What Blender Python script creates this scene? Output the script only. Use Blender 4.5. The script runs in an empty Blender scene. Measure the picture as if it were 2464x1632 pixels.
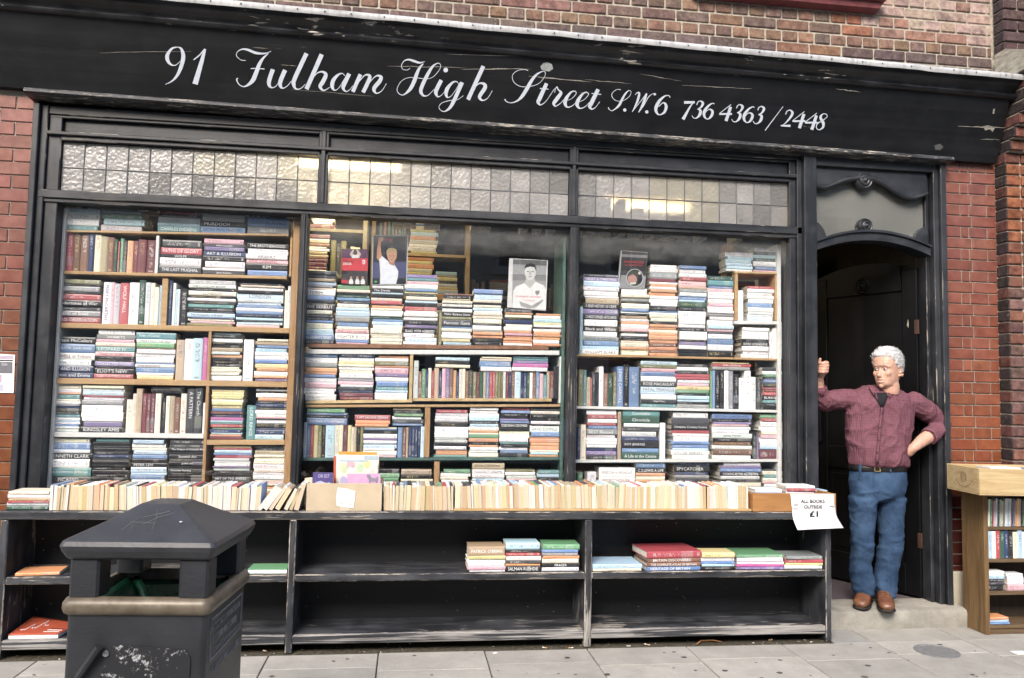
import bpy, bmesh, math, random
from mathutils import Vector, Matrix, noise as mnoise
random.seed(7)
sc = bpy.context.scene
COL = sc.collection
# ---------------------------------------------------------------- camera
CF, CPOS, YAW, PIT, ROL = 1904.9264, Vector((2.4227, -4.8533, 1.4105)), 0.1301, 0.0704, 0.0202
PW, PH = 2464, 1632
FWD = Vector((math.sin(YAW)*math.cos(PIT), math.cos(YAW)*math.cos(PIT), math.sin(PIT)))
_r = Vector((math.cos(YAW), -math.sin(YAW), 0)); _u = _r.cross(FWD)
RGT = _r*math.cos(ROL) + _u*math.sin(ROL); UPV = -_r*math.sin(ROL) + _u*math.cos(ROL)
cd = bpy.data.cameras.new('camera'); cam = bpy.data.objects.new('camera', cd); COL.objects.link(cam)
cd.sensor_fit = 'HORIZONTAL'; cd.sensor_width = 36.0; cd.lens = 36.0*CF/PW
cd.clip_start = 0.05; cd.clip_end = 400
m3 = Matrix((RGT, UPV, -FWD)).transposed()
cam.matrix_world = Matrix.Translation(CPOS) @ m3.to_4x4()
sc.camera = cam
# ---------------------------------------------------------------- sky, sun, exposure
SUN_EL, SUN_AZ = math.radians(39), math.radians(205)      # from the street side, a little from the left
w = bpy.data.worlds.new('World'); sc.world = w; w.use_nodes = True
wn = w.node_tree; wn.nodes.clear()
sky = wn.nodes.new('ShaderNodeTexSky'); sky.sky_type = 'NISHITA'; sky.sun_disc = False
sky.sun_elevation = SUN_EL; sky.sun_rotation = SUN_AZ; sky.air_density = 1.0; sky.dust_density = 4.0; sky.ozone_density = 0.6
bg = wn.nodes.new('ShaderNodeBackground'); bg.inputs[1].default_value = 0.15
wo = wn.nodes.new('ShaderNodeOutputWorld')
wn.links.new(sky.outputs[0], bg.inputs[0]); wn.links.new(bg.outputs[0], wo.inputs[0])
sl = bpy.data.lights.new('sun', 'SUN'); sl.energy = 1.5; sl.angle = math.radians(25); sl.color = (1.0, 0.965, 0.92)
so = bpy.data.objects.new('sun', sl); COL.objects.link(so)
sdir = Vector((math.sin(SUN_AZ)*math.cos(SUN_EL), math.cos(SUN_AZ)*math.cos(SUN_EL), math.sin(SUN_EL)))
so.rotation_euler = sdir.to_track_quat('Z', 'Y').to_euler(); so.location = (2.4, -8, 12)
sc.view_settings.view_transform = 'Standard'; sc.view_settings.look = 'None'
sc.view_settings.exposure = 1.2; sc.view_settings.gamma = 1.0; sc.view_settings.use_curve_mapping = False
sc.render.engine = 'CYCLES'
cy = sc.cycles
cy.use_denoising = True; cy.max_bounces = 7; cy.diffuse_bounces = 3; cy.glossy_bounces = 3; cy.transmission_bounces = 4
cy.transparent_max_bounces = 10; cy.caustics_reflective = False; cy.caustics_refractive = False; cy.sample_clamp_indirect = 4
# ---------------------------------------------------------------- pixel to place
def at(px, py, Y):
    v = RGT*((px-PW/2)/CF) - UPV*((py-PH/2)/CF) + FWD
    return CPOS + v*((Y-CPOS.y)/v.y)
def atz(px, py, Z):
    v = RGT*((px-PW/2)/CF) - UPV*((py-PH/2)/CF) + FWD
    return CPOS + v*((Z-CPOS.z)/v.z)
def proj(p):
    v = Vector(p)-CPOS; z = v.dot(FWD)
    return PW/2+CF*v.dot(RGT)/z, PH/2-CF*v.dot(UPV)/z
# ---------------------------------------------------------------- object helpers
MATS = {}
def origin(o):
    v = Vector((0, 0, 0))
    while o is not None:
        v = v + o.location; o = o.parent
    return v
def empty(name, loc, label=None, cat=None, group=None):
    o = bpy.data.objects.new(name, None); o.location = loc; o.empty_display_size = 0.1
    COL.objects.link(o); tag(o, label, cat, group); return o
def tag(o, label=None, cat=None, group=None, kind=None):
    if label: o['label'] = label
    if cat: o['category'] = cat
    if group: o['group'] = group
    if kind: o['kind'] = kind
    return o
class MB:
    """collects verts and faces in world coordinates"""
    def __init__(s): s.v = []; s.f = []; s.m = []; s.uv = {}
    def face(s, pts, m=0, uv=None):
        b = len(s.v); s.v += [tuple(p) for p in pts]; s.f.append(list(range(b, b+len(pts)))); s.m.append(m)
        if uv: s.uv[len(s.f)-1] = uv
    def box(s, x0, x1, y0, y1, z0, z1, m=0, b=0.0, mb=None, rot=None, piv=None):
        mb = m if mb is None else mb
        if x1 < x0: x0, x1 = x1, x0
        if y1 < y0: y0, y1 = y1, y0
        if z1 < z0: z0, z1 = z1, z0
        n0 = len(s.v)
        if b <= 0:
            P = [(x0,y0,z0),(x1,y0,z0),(x1,y1,z0),(x0,y1,z0),(x0,y0,z1),(x1,y0,z1),(x1,y1,z1),(x0,y1,z1)]
            F = [(0,3,2,1),(4,5,6,7),(0,1,5,4),(1,2,6,5),(2,3,7,6),(3,0,4,7)]
            s.v += P; s.f += [[n0+i for i in f] for f in F]; s.m += [m]*6
        else:
            b = min(b, (x1-x0)*.45, (y1-y0)*.45, (z1-z0)*.45)
            idx = {}
            lo = (x0, y0, z0); hi = (x1, y1, z1)
            for c in range(8):
                e = [(c >> k) & 1 for k in range(3)]
                for a in range(3):
                    p = [(hi[k] if e[k] else lo[k]) if k == a else ((hi[k]-b) if e[k] else (lo[k]+b)) for k in range(3)]
                    idx[(c, a)] = len(s.v); s.v.append(tuple(p))
            def q(ids, mm, nrm):
                P = [Vector(s.v[i]) for i in ids]
                n = (P[1]-P[0]).cross(P[2]-P[0])
                if n.dot(Vector(nrm)) < 0: ids = ids[::-1]
                s.f.append(list(ids)); s.m.append(mm)
            for a in range(3):
                o1, o2 = [k for k in range(3) if k != a]
                for sd in (0, 1):
                    cs = [(sd << a) | (i << o1) | (j << o2) for i, j in ((0,0),(1,0),(1,1),(0,1))]
                    nv = [0,0,0]; nv[a] = 1 if sd else -1
                    q([idx[(c, a)] for c in cs], m, nv)
                for i in (0, 1):
                    for j in (0, 1):
                        c0 = (i << o1) | (j << o2); c1 = c0 | (1 << a)
                        nv = [0,0,0]; nv[o1] = 1 if i else -1; nv[o2] = 1 if j else -1
                        q([idx[(c0,o1)], idx[(c1,o1)], idx[(c1,o2)], idx[(c0,o2)]], mb, nv)
            for c in range(8):
                nv = [1 if (c >> k) & 1 else -1 for k in range(3)]
                q([idx[(c,0)], idx[(c,1)], idx[(c,2)]], mb, nv)
        if rot is not None:
            pv = Vector(piv if piv is not None else ((x0+x1)/2, (y0+y1)/2, (z0+z1)/2))
            for i in range(n0, len(s.v)): s.v[i] = tuple(rot @ (Vector(s.v[i])-pv) + pv)
        return s
    def prism(s, poly, x0, x1, m=0, dz=None):
        """poly in (y,z), counter-clockwise seen from +x, swept along x; dz(x) lifts"""
        n = len(poly); a = len(s.v)
        dz = dz or (lambda x: 0.0)
        s.v += [(x0, p[0], p[1]+dz(x0)) for p in poly] + [(x1, p[0], p[1]+dz(x1)) for p in poly]
        for i in range(n):
            j = (i+1) % n
            s.f.append([a+i, a+j, a+n+j, a+n+i][::-1]); s.m.append(m)
        s.f.append([a+i for i in range(n)][::-1]); s.m.append(m)
        s.f.append([a+n+i for i in range(n)]); s.m.append(m)
        return s
    def prismz(s, poly, z0, z1, m=0):
        """poly in (x,y) swept along z"""
        n = len(poly); a = len(s.v)
        s.v += [(p[0], p[1], z0) for p in poly] + [(p[0], p[1], z1) for p in poly]
        for i in range(n):
            j = (i+1) % n; s.f.append([a+i, a+j, a+n+j, a+n+i]); s.m.append(m)
        s.f.append([a+i for i in range(n)][::-1]); s.m.append(m)
        s.f.append([a+n+i for i in range(n)]); s.m.append(m)
        return s
    def prismy(s, poly, y0, y1, m=0):
        """poly in (x,z) swept along y"""
        n = len(poly); a = len(s.v)
        s.v += [(p[0], y0, p[1]) for p in poly] + [(p[0], y1, p[1]) for p in poly]
        for i in range(n):
            j = (i+1) % n; s.f.append([a+i, a+j, a+n+j, a+n+i]); s.m.append(m)
        s.f.append([a+i for i in range(n)][::-1]); s.m.append(m)
        s.f.append([a+n+i for i in range(n)]); s.m.append(m)
        return s
    def tube(s, pts, rad, seg=8, m=0, cap=True):
        pts = [Vector(p) for p in pts]; n0 = len(s.v)
        for i, p in enumerate(pts):
            d = (pts[min(i+1, len(pts)-1)]-pts[max(i-1, 0)]).normalized()
            a = d.cross(Vector((0, 0, 1)) if abs(d.z) < .9 else Vector((1, 0, 0))).normalized(); c = d.cross(a)
            r = rad[i] if isinstance(rad, (list, tuple)) else rad
            for k in range(seg):
                t = 2*math.pi*k/seg; s.v.append(tuple(p+a*math.cos(t)*r+c*math.sin(t)*r))
        for i in range(len(pts)-1):
            for k in range(seg):
                k2 = (k+1) % seg
                s.f.append([n0+i*seg+k, n0+(i+1)*seg+k, n0+(i+1)*seg+k2, n0+i*seg+k2]); s.m.append(m)
        if cap:
            s.f.append([n0+k for k in range(seg)]); s.m.append(m)
            e = n0+(len(pts)-1)*seg; s.f.append([e+k for k in range(seg)][::-1]); s.m.append(m)
        return s
    def loft(s, rings, m=0, cap=True):
        n0 = len(s.v); n = len(rings[0])
        for r in rings: s.v += [tuple(p) for p in r]
        for i in range(len(rings)-1):
            for k in range(n):
                k2 = (k+1) % n
                s.f.append([n0+i*n+k, n0+i*n+k2, n0+(i+1)*n+k2, n0+(i+1)*n+k]); s.m.append(m)
        if cap:
            s.f.append([n0+k for k in range(n)][::-1]); s.m.append(m)
            e = n0+(len(rings)-1)*n; s.f.append([e+k for k in range(n)]); s.m.append(m)
        return s
    def lathe(s, prof, c, seg=24, axis='z', m=0):
        """prof: (radius, height) list about centre c"""
        rings = []
        for r, h in prof:
            ring = []
            for k in range(seg):
                t = 2*math.pi*k/seg
                if axis == 'z': ring.append((c[0]+r*math.cos(t), c[1]+r*math.sin(t), c[2]+h))
                else: ring.append((c[0]+r*math.cos(t), c[1]-h, c[2]+r*math.sin(t)))
            rings.append(ring)
        return s.loft(rings, m)
    def mesh(s, name, off=Vector((0,0,0)), mats=(), smooth=False):
        me = bpy.data.meshes.new(name)
        me.from_pydata([(v[0]-off[0], v[1]-off[1], v[2]-off[2]) for v in s.v], [], s.f)
        for mm in mats: me.materials.append(M(mm))
        if len(mats) > 1: me.polygons.foreach_set('material_index', s.m)
        if s.uv:
            ul = me.uv_layers.new(name='UVMap')
            for p in me.polygons:
                u = s.uv.get(p.index)
                for k, li in enumerate(p.loop_indices): ul.data[li].uv = u[k] if u else (0, -1)
        if smooth: me.polygons.foreach_set('use_smooth', [True]*len(me.polygons))
        me.update(); return me
    def build(s, name, mats, parent=None, smooth=False, loc=None):
        if isinstance(mats, str): mats = (mats,)
        off = origin(parent) if parent else Vector(loc or (0, 0, 0))
        o = bpy.data.objects.new(name, s.mesh(name, off, mats, smooth)); COL.objects.link(o)
        if parent: o.parent = parent
        else: o.location = off
        return o
def smooth_by_angle(o, deg=40):
    me = o.data; me.polygons.foreach_set('use_smooth', [True]*len(me.polygons))
    bm = bmesh.new(); bm.from_mesh(me)
    for e in bm.edges:
        if len(e.link_faces) == 2 and e.calc_face_angle(0) > math.radians(deg): e.smooth = False
    bm.to_mesh(me); bm.free()
def inst(mesh, name, parent, loc, color=None, rot=None, scale=None):
    o = bpy.data.objects.new(name, mesh); COL.objects.link(o); o.parent = parent
    o.location = Vector(loc)-origin(parent) if parent else Vector(loc)
    if rot: o.rotation_euler = rot
    if scale: o.scale = scale
    if color: o.color = (*color, 1)
    return o
def remesh_obj(name, mb, mat, parent, voxel, smooth_it=4, disp=None, mats=None, shrink=None):
    """fuse overlapping closed lofts into one continuous surface"""
    me = mb.mesh(name+'_raw'); o = bpy.data.objects.new(name, me); COL.objects.link(o)
    md = o.modifiers.new('r', 'REMESH'); md.mode = 'VOXEL'; md.voxel_size = voxel
    if smooth_it:
        sm = o.modifiers.new('s', 'SMOOTH'); sm.iterations = smooth_it; sm.factor = 0.5
    dg = bpy.context.evaluated_depsgraph_get()
    me2 = bpy.data.meshes.new_from_object(o.evaluated_get(dg)); o.modifiers.clear()
    o.data = me2; bpy.data.meshes.remove(me); me2.name = name
    if disp:
        nn = [v.normal.copy() for v in me2.vertices]
        for v, n in zip(me2.vertices, nn): v.co += disp(v.co, n)
    off = origin(parent) if parent else Vector((0, 0, 0))
    for v in me2.vertices: v.co -= off
    o.parent = parent
    me2.materials.clear()
    for x in (mats or [mat]): me2.materials.append(M(x))
    me2.polygons.foreach_set('use_smooth', [True]*len(me2.polygons)); me2.update()
    return o
# ---------------------------------------------------------------- materials
class NT:
    def __init__(s, name):
        s.mat = bpy.data.materials.new(name); s.mat.use_nodes = True; s.t = s.mat.node_tree
        s.t.nodes.clear(); s.out = s.n('ShaderNodeOutputMaterial'); s._oc = None
    def n(s, typ, **kw):
        nd = s.t.nodes.new(typ)
        for k, v in kw.items(): setattr(nd, k, v)
        return nd
    def set(s, sock, v):
        if v is None: return
        if hasattr(v, 'is_output') or hasattr(v, 'links'): s.t.links.new(v, sock)
        else:
            if isinstance(v, (tuple, list)) and len(v) == 3 and sock.type == 'RGBA': v = (*v, 1)
            sock.default_value = v
    def oc(s):
        if s._oc is None: s._oc = s.n('ShaderNodeTexCoord').outputs['Object']
        return s._oc
    def mapping(s, scale, src=None, loc=None, rot=None):
        m = s.n('ShaderNodeMapping'); s.set(m.inputs['Vector'], src or s.oc()); m.inputs['Scale'].default_value = scale
        if loc is not None: s.set(m.inputs['Location'], loc)
        if rot: m.inputs['Rotation'].default_value = rot
        return m.outputs[0]
    def noise(s, vec, scale, detail=4, rough=.55, dist=0.0, out=0):
        nd = s.n('ShaderNodeTexNoise'); s.set(nd.inputs['Vector'], vec); s.set(nd.inputs['Scale'], scale)
        s.set(nd.inputs['Detail'], detail); s.set(nd.inputs['Roughness'], rough); s.set(nd.inputs['Distortion'], dist)
        return nd.outputs[out]
    def math(s, op, a, b=None, c=None, clamp=False):
        nd = s.n('ShaderNodeMath', operation=op, use_clamp=clamp); s.set(nd.inputs[0], a)
        if b is not None: s.set(nd.inputs[1], b)
        if c is not None: s.set(nd.inputs[2], c)
        return nd.outputs[0]
    def ramp(s, f, a, b, lo=0.0, hi=1.0):
        nd = s.n('ShaderNodeMapRange'); nd.clamp = True; s.set(nd.inputs[0], f); s.set(nd.inputs[1], a); s.set(nd.inputs[2], b)
        s.set(nd.inputs[3], lo); s.set(nd.inputs[4], hi); return nd.outputs[0]
    def mix(s, f, a, b, mode='MIX'):
        nd = s.n('ShaderNodeMix', data_type='RGBA', blend_type=mode)
        s.set(nd.inputs[0], f); s.set(nd.inputs[6], a); s.set(nd.inputs[7], b); return nd.outputs[2]
    def bump(s, h, strength=.3, dist=.01, nrm=None):
        nd = s.n('ShaderNodeBump'); nd.inputs['Strength'].default_value = strength; nd.inputs['Distance'].default_value = dist
        s.set(nd.inputs['Height'], h)
        if nrm: s.set(nd.inputs['Normal'], nrm)
        return nd.outputs[0]
    def pbr(s, col, rough=.6, metal=0.0, nrm=None, spec=None, **kw):
        b = s.n('ShaderNodeBsdfPrincipled'); s.set(b.inputs['Base Color'], col); s.set(b.inputs['Roughness'], rough)
        s.set(b.inputs['Metallic'], metal); s.set(b.inputs['Normal'], nrm)
        if spec is not None: s.set(b.inputs['Specular IOR Level'], spec)
        for k, v in kw.items(): s.set(b.inputs[k], v)
        return b.outputs[0]
    def done(s, sh): s.t.links.new(sh, s.out.inputs[0]); return s.mat
DEFS = {}
def matdef(f): DEFS[f.__name__] = f; return f
def M(name):
    if name not in MATS:
        if name in DEFS: MATS[name] = DEFS[name]()
        else: MATS[name] = plain(name, *PLAIN[name])
    return MATS[name]
def plain(name, col, rough=.6, spec=.4, var=.25, scale=18.0, bump=.12, metal=0.0):
    t = NT(name); n = t.noise(t.oc(), scale, 6, .6)
    c = t.mix(t.ramp(n, .3, .7), tuple(x*(1-var) for x in col), tuple(min(1, x*(1+var)) for x in col))
    return t.done(t.pbr(c, rough, metal, t.bump(t.noise(t.oc(), scale*6, 3), bump, .004), spec))
PLAIN = {
 'cream_wood': ((.46,.34,.19), .6, .3), 'white_board': ((.62,.63,.62), .45, .4, .08), 'green_board': ((.07,.13,.115), .5, .4),
 'brown_board': ((.22,.115,.07), .55, .35), 'pale_wood': ((.50,.38,.21), .6, .3), 'mortar': ((.34,.31,.26), .95, .1, .35, 40, .4),
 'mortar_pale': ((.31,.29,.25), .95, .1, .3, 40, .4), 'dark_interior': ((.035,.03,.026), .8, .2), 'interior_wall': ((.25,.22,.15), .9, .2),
 'lead_came': ((.09,.095,.1), .5, .5, .2, 60, .1), 'card': ((.46,.38,.27), .8, .2, .1, 6, .08), 'tape': ((.52,.46,.36), .3, .5, .05),
 'paper': ((.74,.74,.76), .7, .3, .03, 20, .03), 'ink': ((.02,.02,.02), .7, .2, .1), 'ink_grey': ((.3,.3,.3), .7, .2, .1),
 'tape_clear': ((.55,.55,.57), .25, .5, .05), 'skin': ((.50,.29,.215), .5, .4, .14, 38, .15), 'lip': ((.42,.17,.15), .45, .4, .1),
 'eye_white': ((.6,.57,.54), .2, .5, .02), 'iris': ((.05,.07,.09), .15, .6, .02), 'teeth': ((.6,.57,.5), .3, .5, .02),
 'hair': ((.50,.50,.505), .65, .25, .15, 120, .12), 'brow': ((.36,.33,.31), .7, .2, .2, 90, .3), 'undershirt': ((.015,.015,.018), .85, .2),
 'leather_belt': ((.012,.011,.011), .4, .4), 'brass': ((.7,.52,.25), .3, .5, .1, 20, .05, .9), 'shoe_leather': ((.15,.062,.032), .38, .5, .4, 22, .25),
 'shoe_sole': ((.025,.02,.018), .7, .3), 'lace': ((.16,.08,.045), .7, .2), 'button': ((.05,.03,.04), .3, .5), 'bin_bag': ((.008,.05,.03), .25, .5, .4, 30, .5),
 'steel': ((.5,.5,.5), .3, .5, .1, 30, .1, 1.0), 'road': ((.05,.05,.052), .9, .2, .3, 60, .3), 'sash_white': ((.7,.7,.68), .5, .4, .05),
 'stock_brick': ((.62,.58,.52), .9, .2, .3, 3), 'roof_slate': ((.09,.095,.11), .7, .3, .2, 8), 'iron': ((.17,.172,.172), .6, .4, .25, 40, .3), 'butt_filter': ((.55,.33,.14), .8, .2), 'butt_paper': ((.7,.68,.64), .8, .2),
 'leaf': ((.22,.11,.045), .7, .3), 'foil': ((.6,.62,.66), .25, .6, .1, 20, .2, .6), 'hinge': ((.05,.025,.018), .5, .4), 'carpet': ((.115,.095,.11), .95, .1, .25, 120, .4),
 'gum': ((.07,.07,.072), .75, .25, .2), 'red_sill': ((.12,.03,.032), .5, .4, .3), 'flaked_wood': ((.26,.245,.215), .85, .2, .3, 60, .5), 'pigeon_mark': ((.30,.33,.32), .9, .2, .3, 80, .5),
 'tape_dark': ((.25,.25,.25), .4, .4, .1), 'bulb': ((.9,.9,.85), .4, .4, .02),
}
def wood(name, dark, light, scale=(2, 30, 30), rough=.6):
    t = NT(name); v = t.mapping(scale)
    n = t.noise(v, 1.0, 6, .6, 1.5); n2 = t.noise(t.oc(), 3.0, 3)
    c = t.mix(t.ramp(n, .3, .72), dark, light); c = t.mix(t.ramp(n2, .35, .75, 0, .5), c, tuple(x*.7 for x in light))
    return t.done(t.pbr(c, rough, 0, t.bump(n, .25, .003), .3))
@matdef
def crate_wood(): return wood('crate_wood', (.36,.25,.12), (.56,.44,.25), (2, 14, 34))
@matdef
def tray_wood(): return wood('tray_wood', (.27,.125,.045), (.42,.22,.085), (3, 20, 24), .5)
@matdef
def bookcase_wood(): return wood('bookcase_wood', (.085,.05,.022), (.21,.13,.06), (30, 30, 2.5), .55)
@matdef
def bookcase_shelf(): return wood('bookcase_shelf', (.07,.045,.025), (.17,.115,.065), (3, 40, 40), .6)
@matdef
def bookcase_back(): return wood('bookcase_back', (.03,.022,.016), (.06,.045,.032), (20, 20, 3), .8)
@matdef
def shelf_wood(): return wood('shelf_wood', (.34,.21,.10), (.52,.36,.20), (3, 24, 40), .6)
@matdef
def shelf_post(): return wood('shelf_post', (.27,.15,.07), (.45,.29,.155), (30, 24, 3), .6)
@matdef
def bamboo(): return wood('bamboo', (.36,.22,.09), (.55,.38,.19), (4, 40, 60), .55)
def paint(name, st, lo, hi, bw=.35, base=(.0125,.0138,.0172), rough=.36, chip=(.40,.36,.30), dust_haze=.5, sc2=7.0, spec=.5):
    """black gloss paint, dusty, chipped back to grey wood along the grain; st stretches the chips"""
    t = NT(name); v = t.mapping(st)
    a = t.noise(v, 1.0, 5, .62, .6); b = t.noise(t.oc(), 1.7, 3, .5)
    m = t.ramp(t.math('ADD', a, t.math('MULTIPLY', b, bw)), lo, hi)
    d = t.noise(t.oc(), sc2, 6, .65); d2 = t.noise(t.mapping((st[0]*.4, st[1]*.4, st[2]*.4)), 1.0, 4)
    dm = t.math('MULTIPLY', t.ramp(t.math('ADD', d, d2), .85, 1.25), dust_haze)
    c = t.mix(dm, base, (.060,.064,.073)); cw = t.mix(t.ramp(t.noise(v, 3.0, 4), .35, .65), chip, tuple(x*.45 for x in chip))
    c = t.mix(m, c, cw); r = t.ramp(m, 0, 1, rough, .85); r = t.math('ADD', r, t.math('MULTIPLY', dm, .22))
    h = t.math('SUBTRACT', t.math('MULTIPLY', t.noise(t.mapping(st), 2.5, 4), .4), m)
    return t.done(t.pbr(c, r, 0, t.bump(h, .35, .0025), spec))
@matdef
def black_paint(): return paint('black_paint', (2, 26, 26), .86, .93)
@matdef
def black_paint_up(): return paint('black_paint_up', (26, 26, 2), .87, .93)
@matdef
def black_edge(): return paint('black_edge', (7, 60, 60), 1.03, 1.12, .9)
@matdef
def black_edge_up(): return paint('black_edge_up', (60, 60, 7), 1.06, 1.14, .9)
@matdef
def black_door(): return paint('black_door', (18, 18, 1.5), .93, .96, .35, (.0025,.0025,.003), .5, dust_haze=.06, spec=.2)
@matdef
def black_sign(): return paint('black_sign', (1.3, 30, 42), .905, .925, .35, (.0042,.0044,.0052), .38, (.42,.37,.29), .1)
@matdef
def black_cornice(): return paint('black_cornice', (9, 34, 40), 1.06, 1.10, .8, (.0042,.0046,.006), .36, (.48,.45,.40), .4)
@matdef
def black_bead(): return paint('black_bead', (12, 60, 60), .70, .84, .35, (.013,.014,.017), .45, (.40,.37,.32), .8)
@matdef
def bench_top(): return paint('bench_top', (5, 40, 70), 1.03, 1.09, .8, (.014,.015,.019), .5, (.36,.33,.29), .9)
@matdef
def bench_worn(): return paint('bench_worn', (1.3, 40, 70), .66, .72, .35, (.014,.015,.018), .6, (.36,.345,.33), .7)
@matdef
def bench_edge(): return paint('bench_edge', (12, 60, 60), .86, .97, .9, (.015,.016,.02), .55, (.42,.37,.31), .7)
@matdef
def bench_up(): return paint('bench_up', (70, 40, 6), 1.04, 1.12, .8, (.014,.015,.019), .5, (.38,.36,.33), .8)
@matdef
def bench_edge_up(): return paint('bench_edge_up', (60, 60, 12), .86, .97, .9, (.015,.016,.02), .55, (.42,.38,.33), .7)
@matdef
def bench_back():
    t = NT('bench_back'); v = t.n('ShaderNodeTexVoronoi', feature='F1'); t.set(v.inputs['Vector'], t.oc()); v.inputs['Scale'].default_value = 32
    sp = t.math('MULTIPLY', t.ramp(v.outputs['Distance'], .07, .12, 1, 0), t.ramp(t.noise(t.oc(), 2.4, 2), .40, .58))
    sp = t.math('MULTIPLY', sp, t.ramp(t.noise(t.oc(), 60, 1), .5, .55))
    n = t.noise(t.mapping((3, 20, 20)), 1, 5)
    c = t.mix(n, (.006,.0062,.0075), (.015,.016,.019)); c = t.mix(sp, c, (.42,.42,.42))
    return t.done(t.pbr(c, .6, 0, t.bump(n, .15, .003), .4))
@matdef
def lead_flashing():
    t = NT('lead_flashing'); n = t.noise(t.mapping((3, 8, 14)), 1, 6, .65); n2 = t.noise(t.mapping((40, 8, 5)), 1, 3)
    c = t.mix(t.ramp(n, .3, .7), (.24,.245,.25), (.46,.47,.48)); c = t.mix(t.ramp(n2, .5, .75, 0, .6), c, (.11,.115,.12))
    return t.done(t.pbr(c, .55, .0, t.bump(t.noise(t.oc(), 9, 4), .5, .02), .5))
@matdef
def sign_letter():
    t = NT('sign_letter'); n = t.noise(t.oc(), 30, 5)
    return t.done(t.pbr(t.mix(n, (.44,.49,.56), (.58,.62,.69)), .5, 0, None, .4))
def obj_col(t): return t.n('ShaderNodeObjectInfo').outputs['Color']
def obj_rnd(t): return t.n('ShaderNodeObjectInfo').outputs['Random']
def rndvec(t):
    r = obj_rnd(t); cx = t.n('ShaderNodeCombineXYZ')
    t.set(cx.inputs[0], t.math('MULTIPLY', r, 37.0)); t.set(cx.inputs[1], t.math('MULTIPLY', r, 91.0)); t.set(cx.inputs[2], t.math('MULTIPLY', r, 17.0))
    return cx.outputs[0]
@matdef
def brick_rough():
    t = NT('brick_rough'); v = t.mapping((1, 1, 1), None, rndvec(t))
    n = t.noise(v, 22, 6, .65); n2 = t.noise(v, 60, 5, .7); c = obj_col(t)
    dk = t.mix(1.0, c, (.45,.42,.45), 'MULTIPLY')
    c2 = t.mix(t.ramp(n, .35, .65), dk, c)
    c2 = t.mix(t.ramp(n2, .58, .78, 0, .55), c2, (.40,.34,.29)); c2 = t.mix(t.ramp(t.noise(v, 8, 4), .62, .72, 0, .5), c2, (.035,.03,.033))
    return t.done(t.pbr(c2, .9, 0, t.bump(t.math('ADD', n, n2), .5, .006), .2))
@matdef
def brick_glazed():
    t = NT('brick_glazed'); v = t.mapping((1, 1, 1), None, rndvec(t))
    n = t.noise(v, 14, 4, .6); c = obj_col(t); dk = t.mix(1.0, c, (.62,.55,.55), 'MULTIPLY')
    c2 = t.mix(t.ramp(n, .3, .7), dk, c); ch = t.ramp(t.noise(v, 11, 5, .6), .74, .76)
    c2 = t.mix(ch, c2, (.42,.36,.30)); r = t.ramp(ch, 0, 1, .22, .9)
    return t.done(t.pbr(c2, r, 0, t.bump(n, .12, .006), .5))
@matdef
def pave():
    t = NT('pave'); v = t.mapping((1, 1, 1), None, rndvec(t)); n = t.noise(v, 5, 6, .65); n2 = t.noise(v, 130, 3, .7); c = obj_col(t)
    c2 = t.mix(t.ramp(n, .3, .7), t.mix(1.0, c, (.72,.72,.71), 'MULTIPLY'), c); c2 = t.mix(t.ramp(n2, .45, .75, 0, .35), c2, (.16,.155,.145))
    c2 = t.mix(t.ramp(t.noise(v, 26, 3), .70, .76, 0, .6), c2, (.13,.125,.12))
    return t.done(t.pbr(c2, .85, 0, t.bump(n2, .35, .003), .3))
@matdef
def joint(): return plain('joint', (.085,.078,.066), .95, .1, .3, 60, .4)
@matdef
def concrete():
    t = NT('concrete'); n = t.noise(t.oc(), 6, 6, .65); n2 = t.noise(t.oc(), 80, 4, .7)
    c = t.mix(t.ramp(n, .3, .72), (.19,.18,.155), (.37,.355,.315)); c = t.mix(t.ramp(n2, .58, .75, 0, .7), c, (.10,.095,.085))
    return t.done(t.pbr(c, .85, 0, t.bump(t.math('ADD', n2, n), .45, .005), .3))
@matdef
def plinth_stone():
    t = NT('plinth_stone'); n = t.noise(t.oc(), 5, 6, .6); n2 = t.noise(t.oc(), 45, 4)
    c = t.mix(t.ramp(n, .3, .7), (.33,.29,.22), (.46,.42,.34)); return t.done(t.pbr(c, .9, 0, t.bump(n2, .3, .004), .2))
@matdef
def cap_stone():
    t = NT('cap_stone'); n = t.noise(t.mapping((14, 14, 60)), 1, 6, .7)
    c = t.mix(t.ramp(n, .3, .7), (.15,.14,.115), (.42,.40,.34)); return t.done(t.pbr(c, .9, 0, t.bump(n, .6, .01), .2))
def schlick(t, f0, nrm=None):
    lw = t.n('ShaderNodeLayerWeight'); lw.inputs[0].default_value = .5
    if nrm: t.set(lw.inputs['Normal'], nrm)
    return t.math('ADD', f0, t.math('MULTIPLY', t.math('POWER', lw.outputs['Facing'], 5.0), .9), clamp=True)
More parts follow.
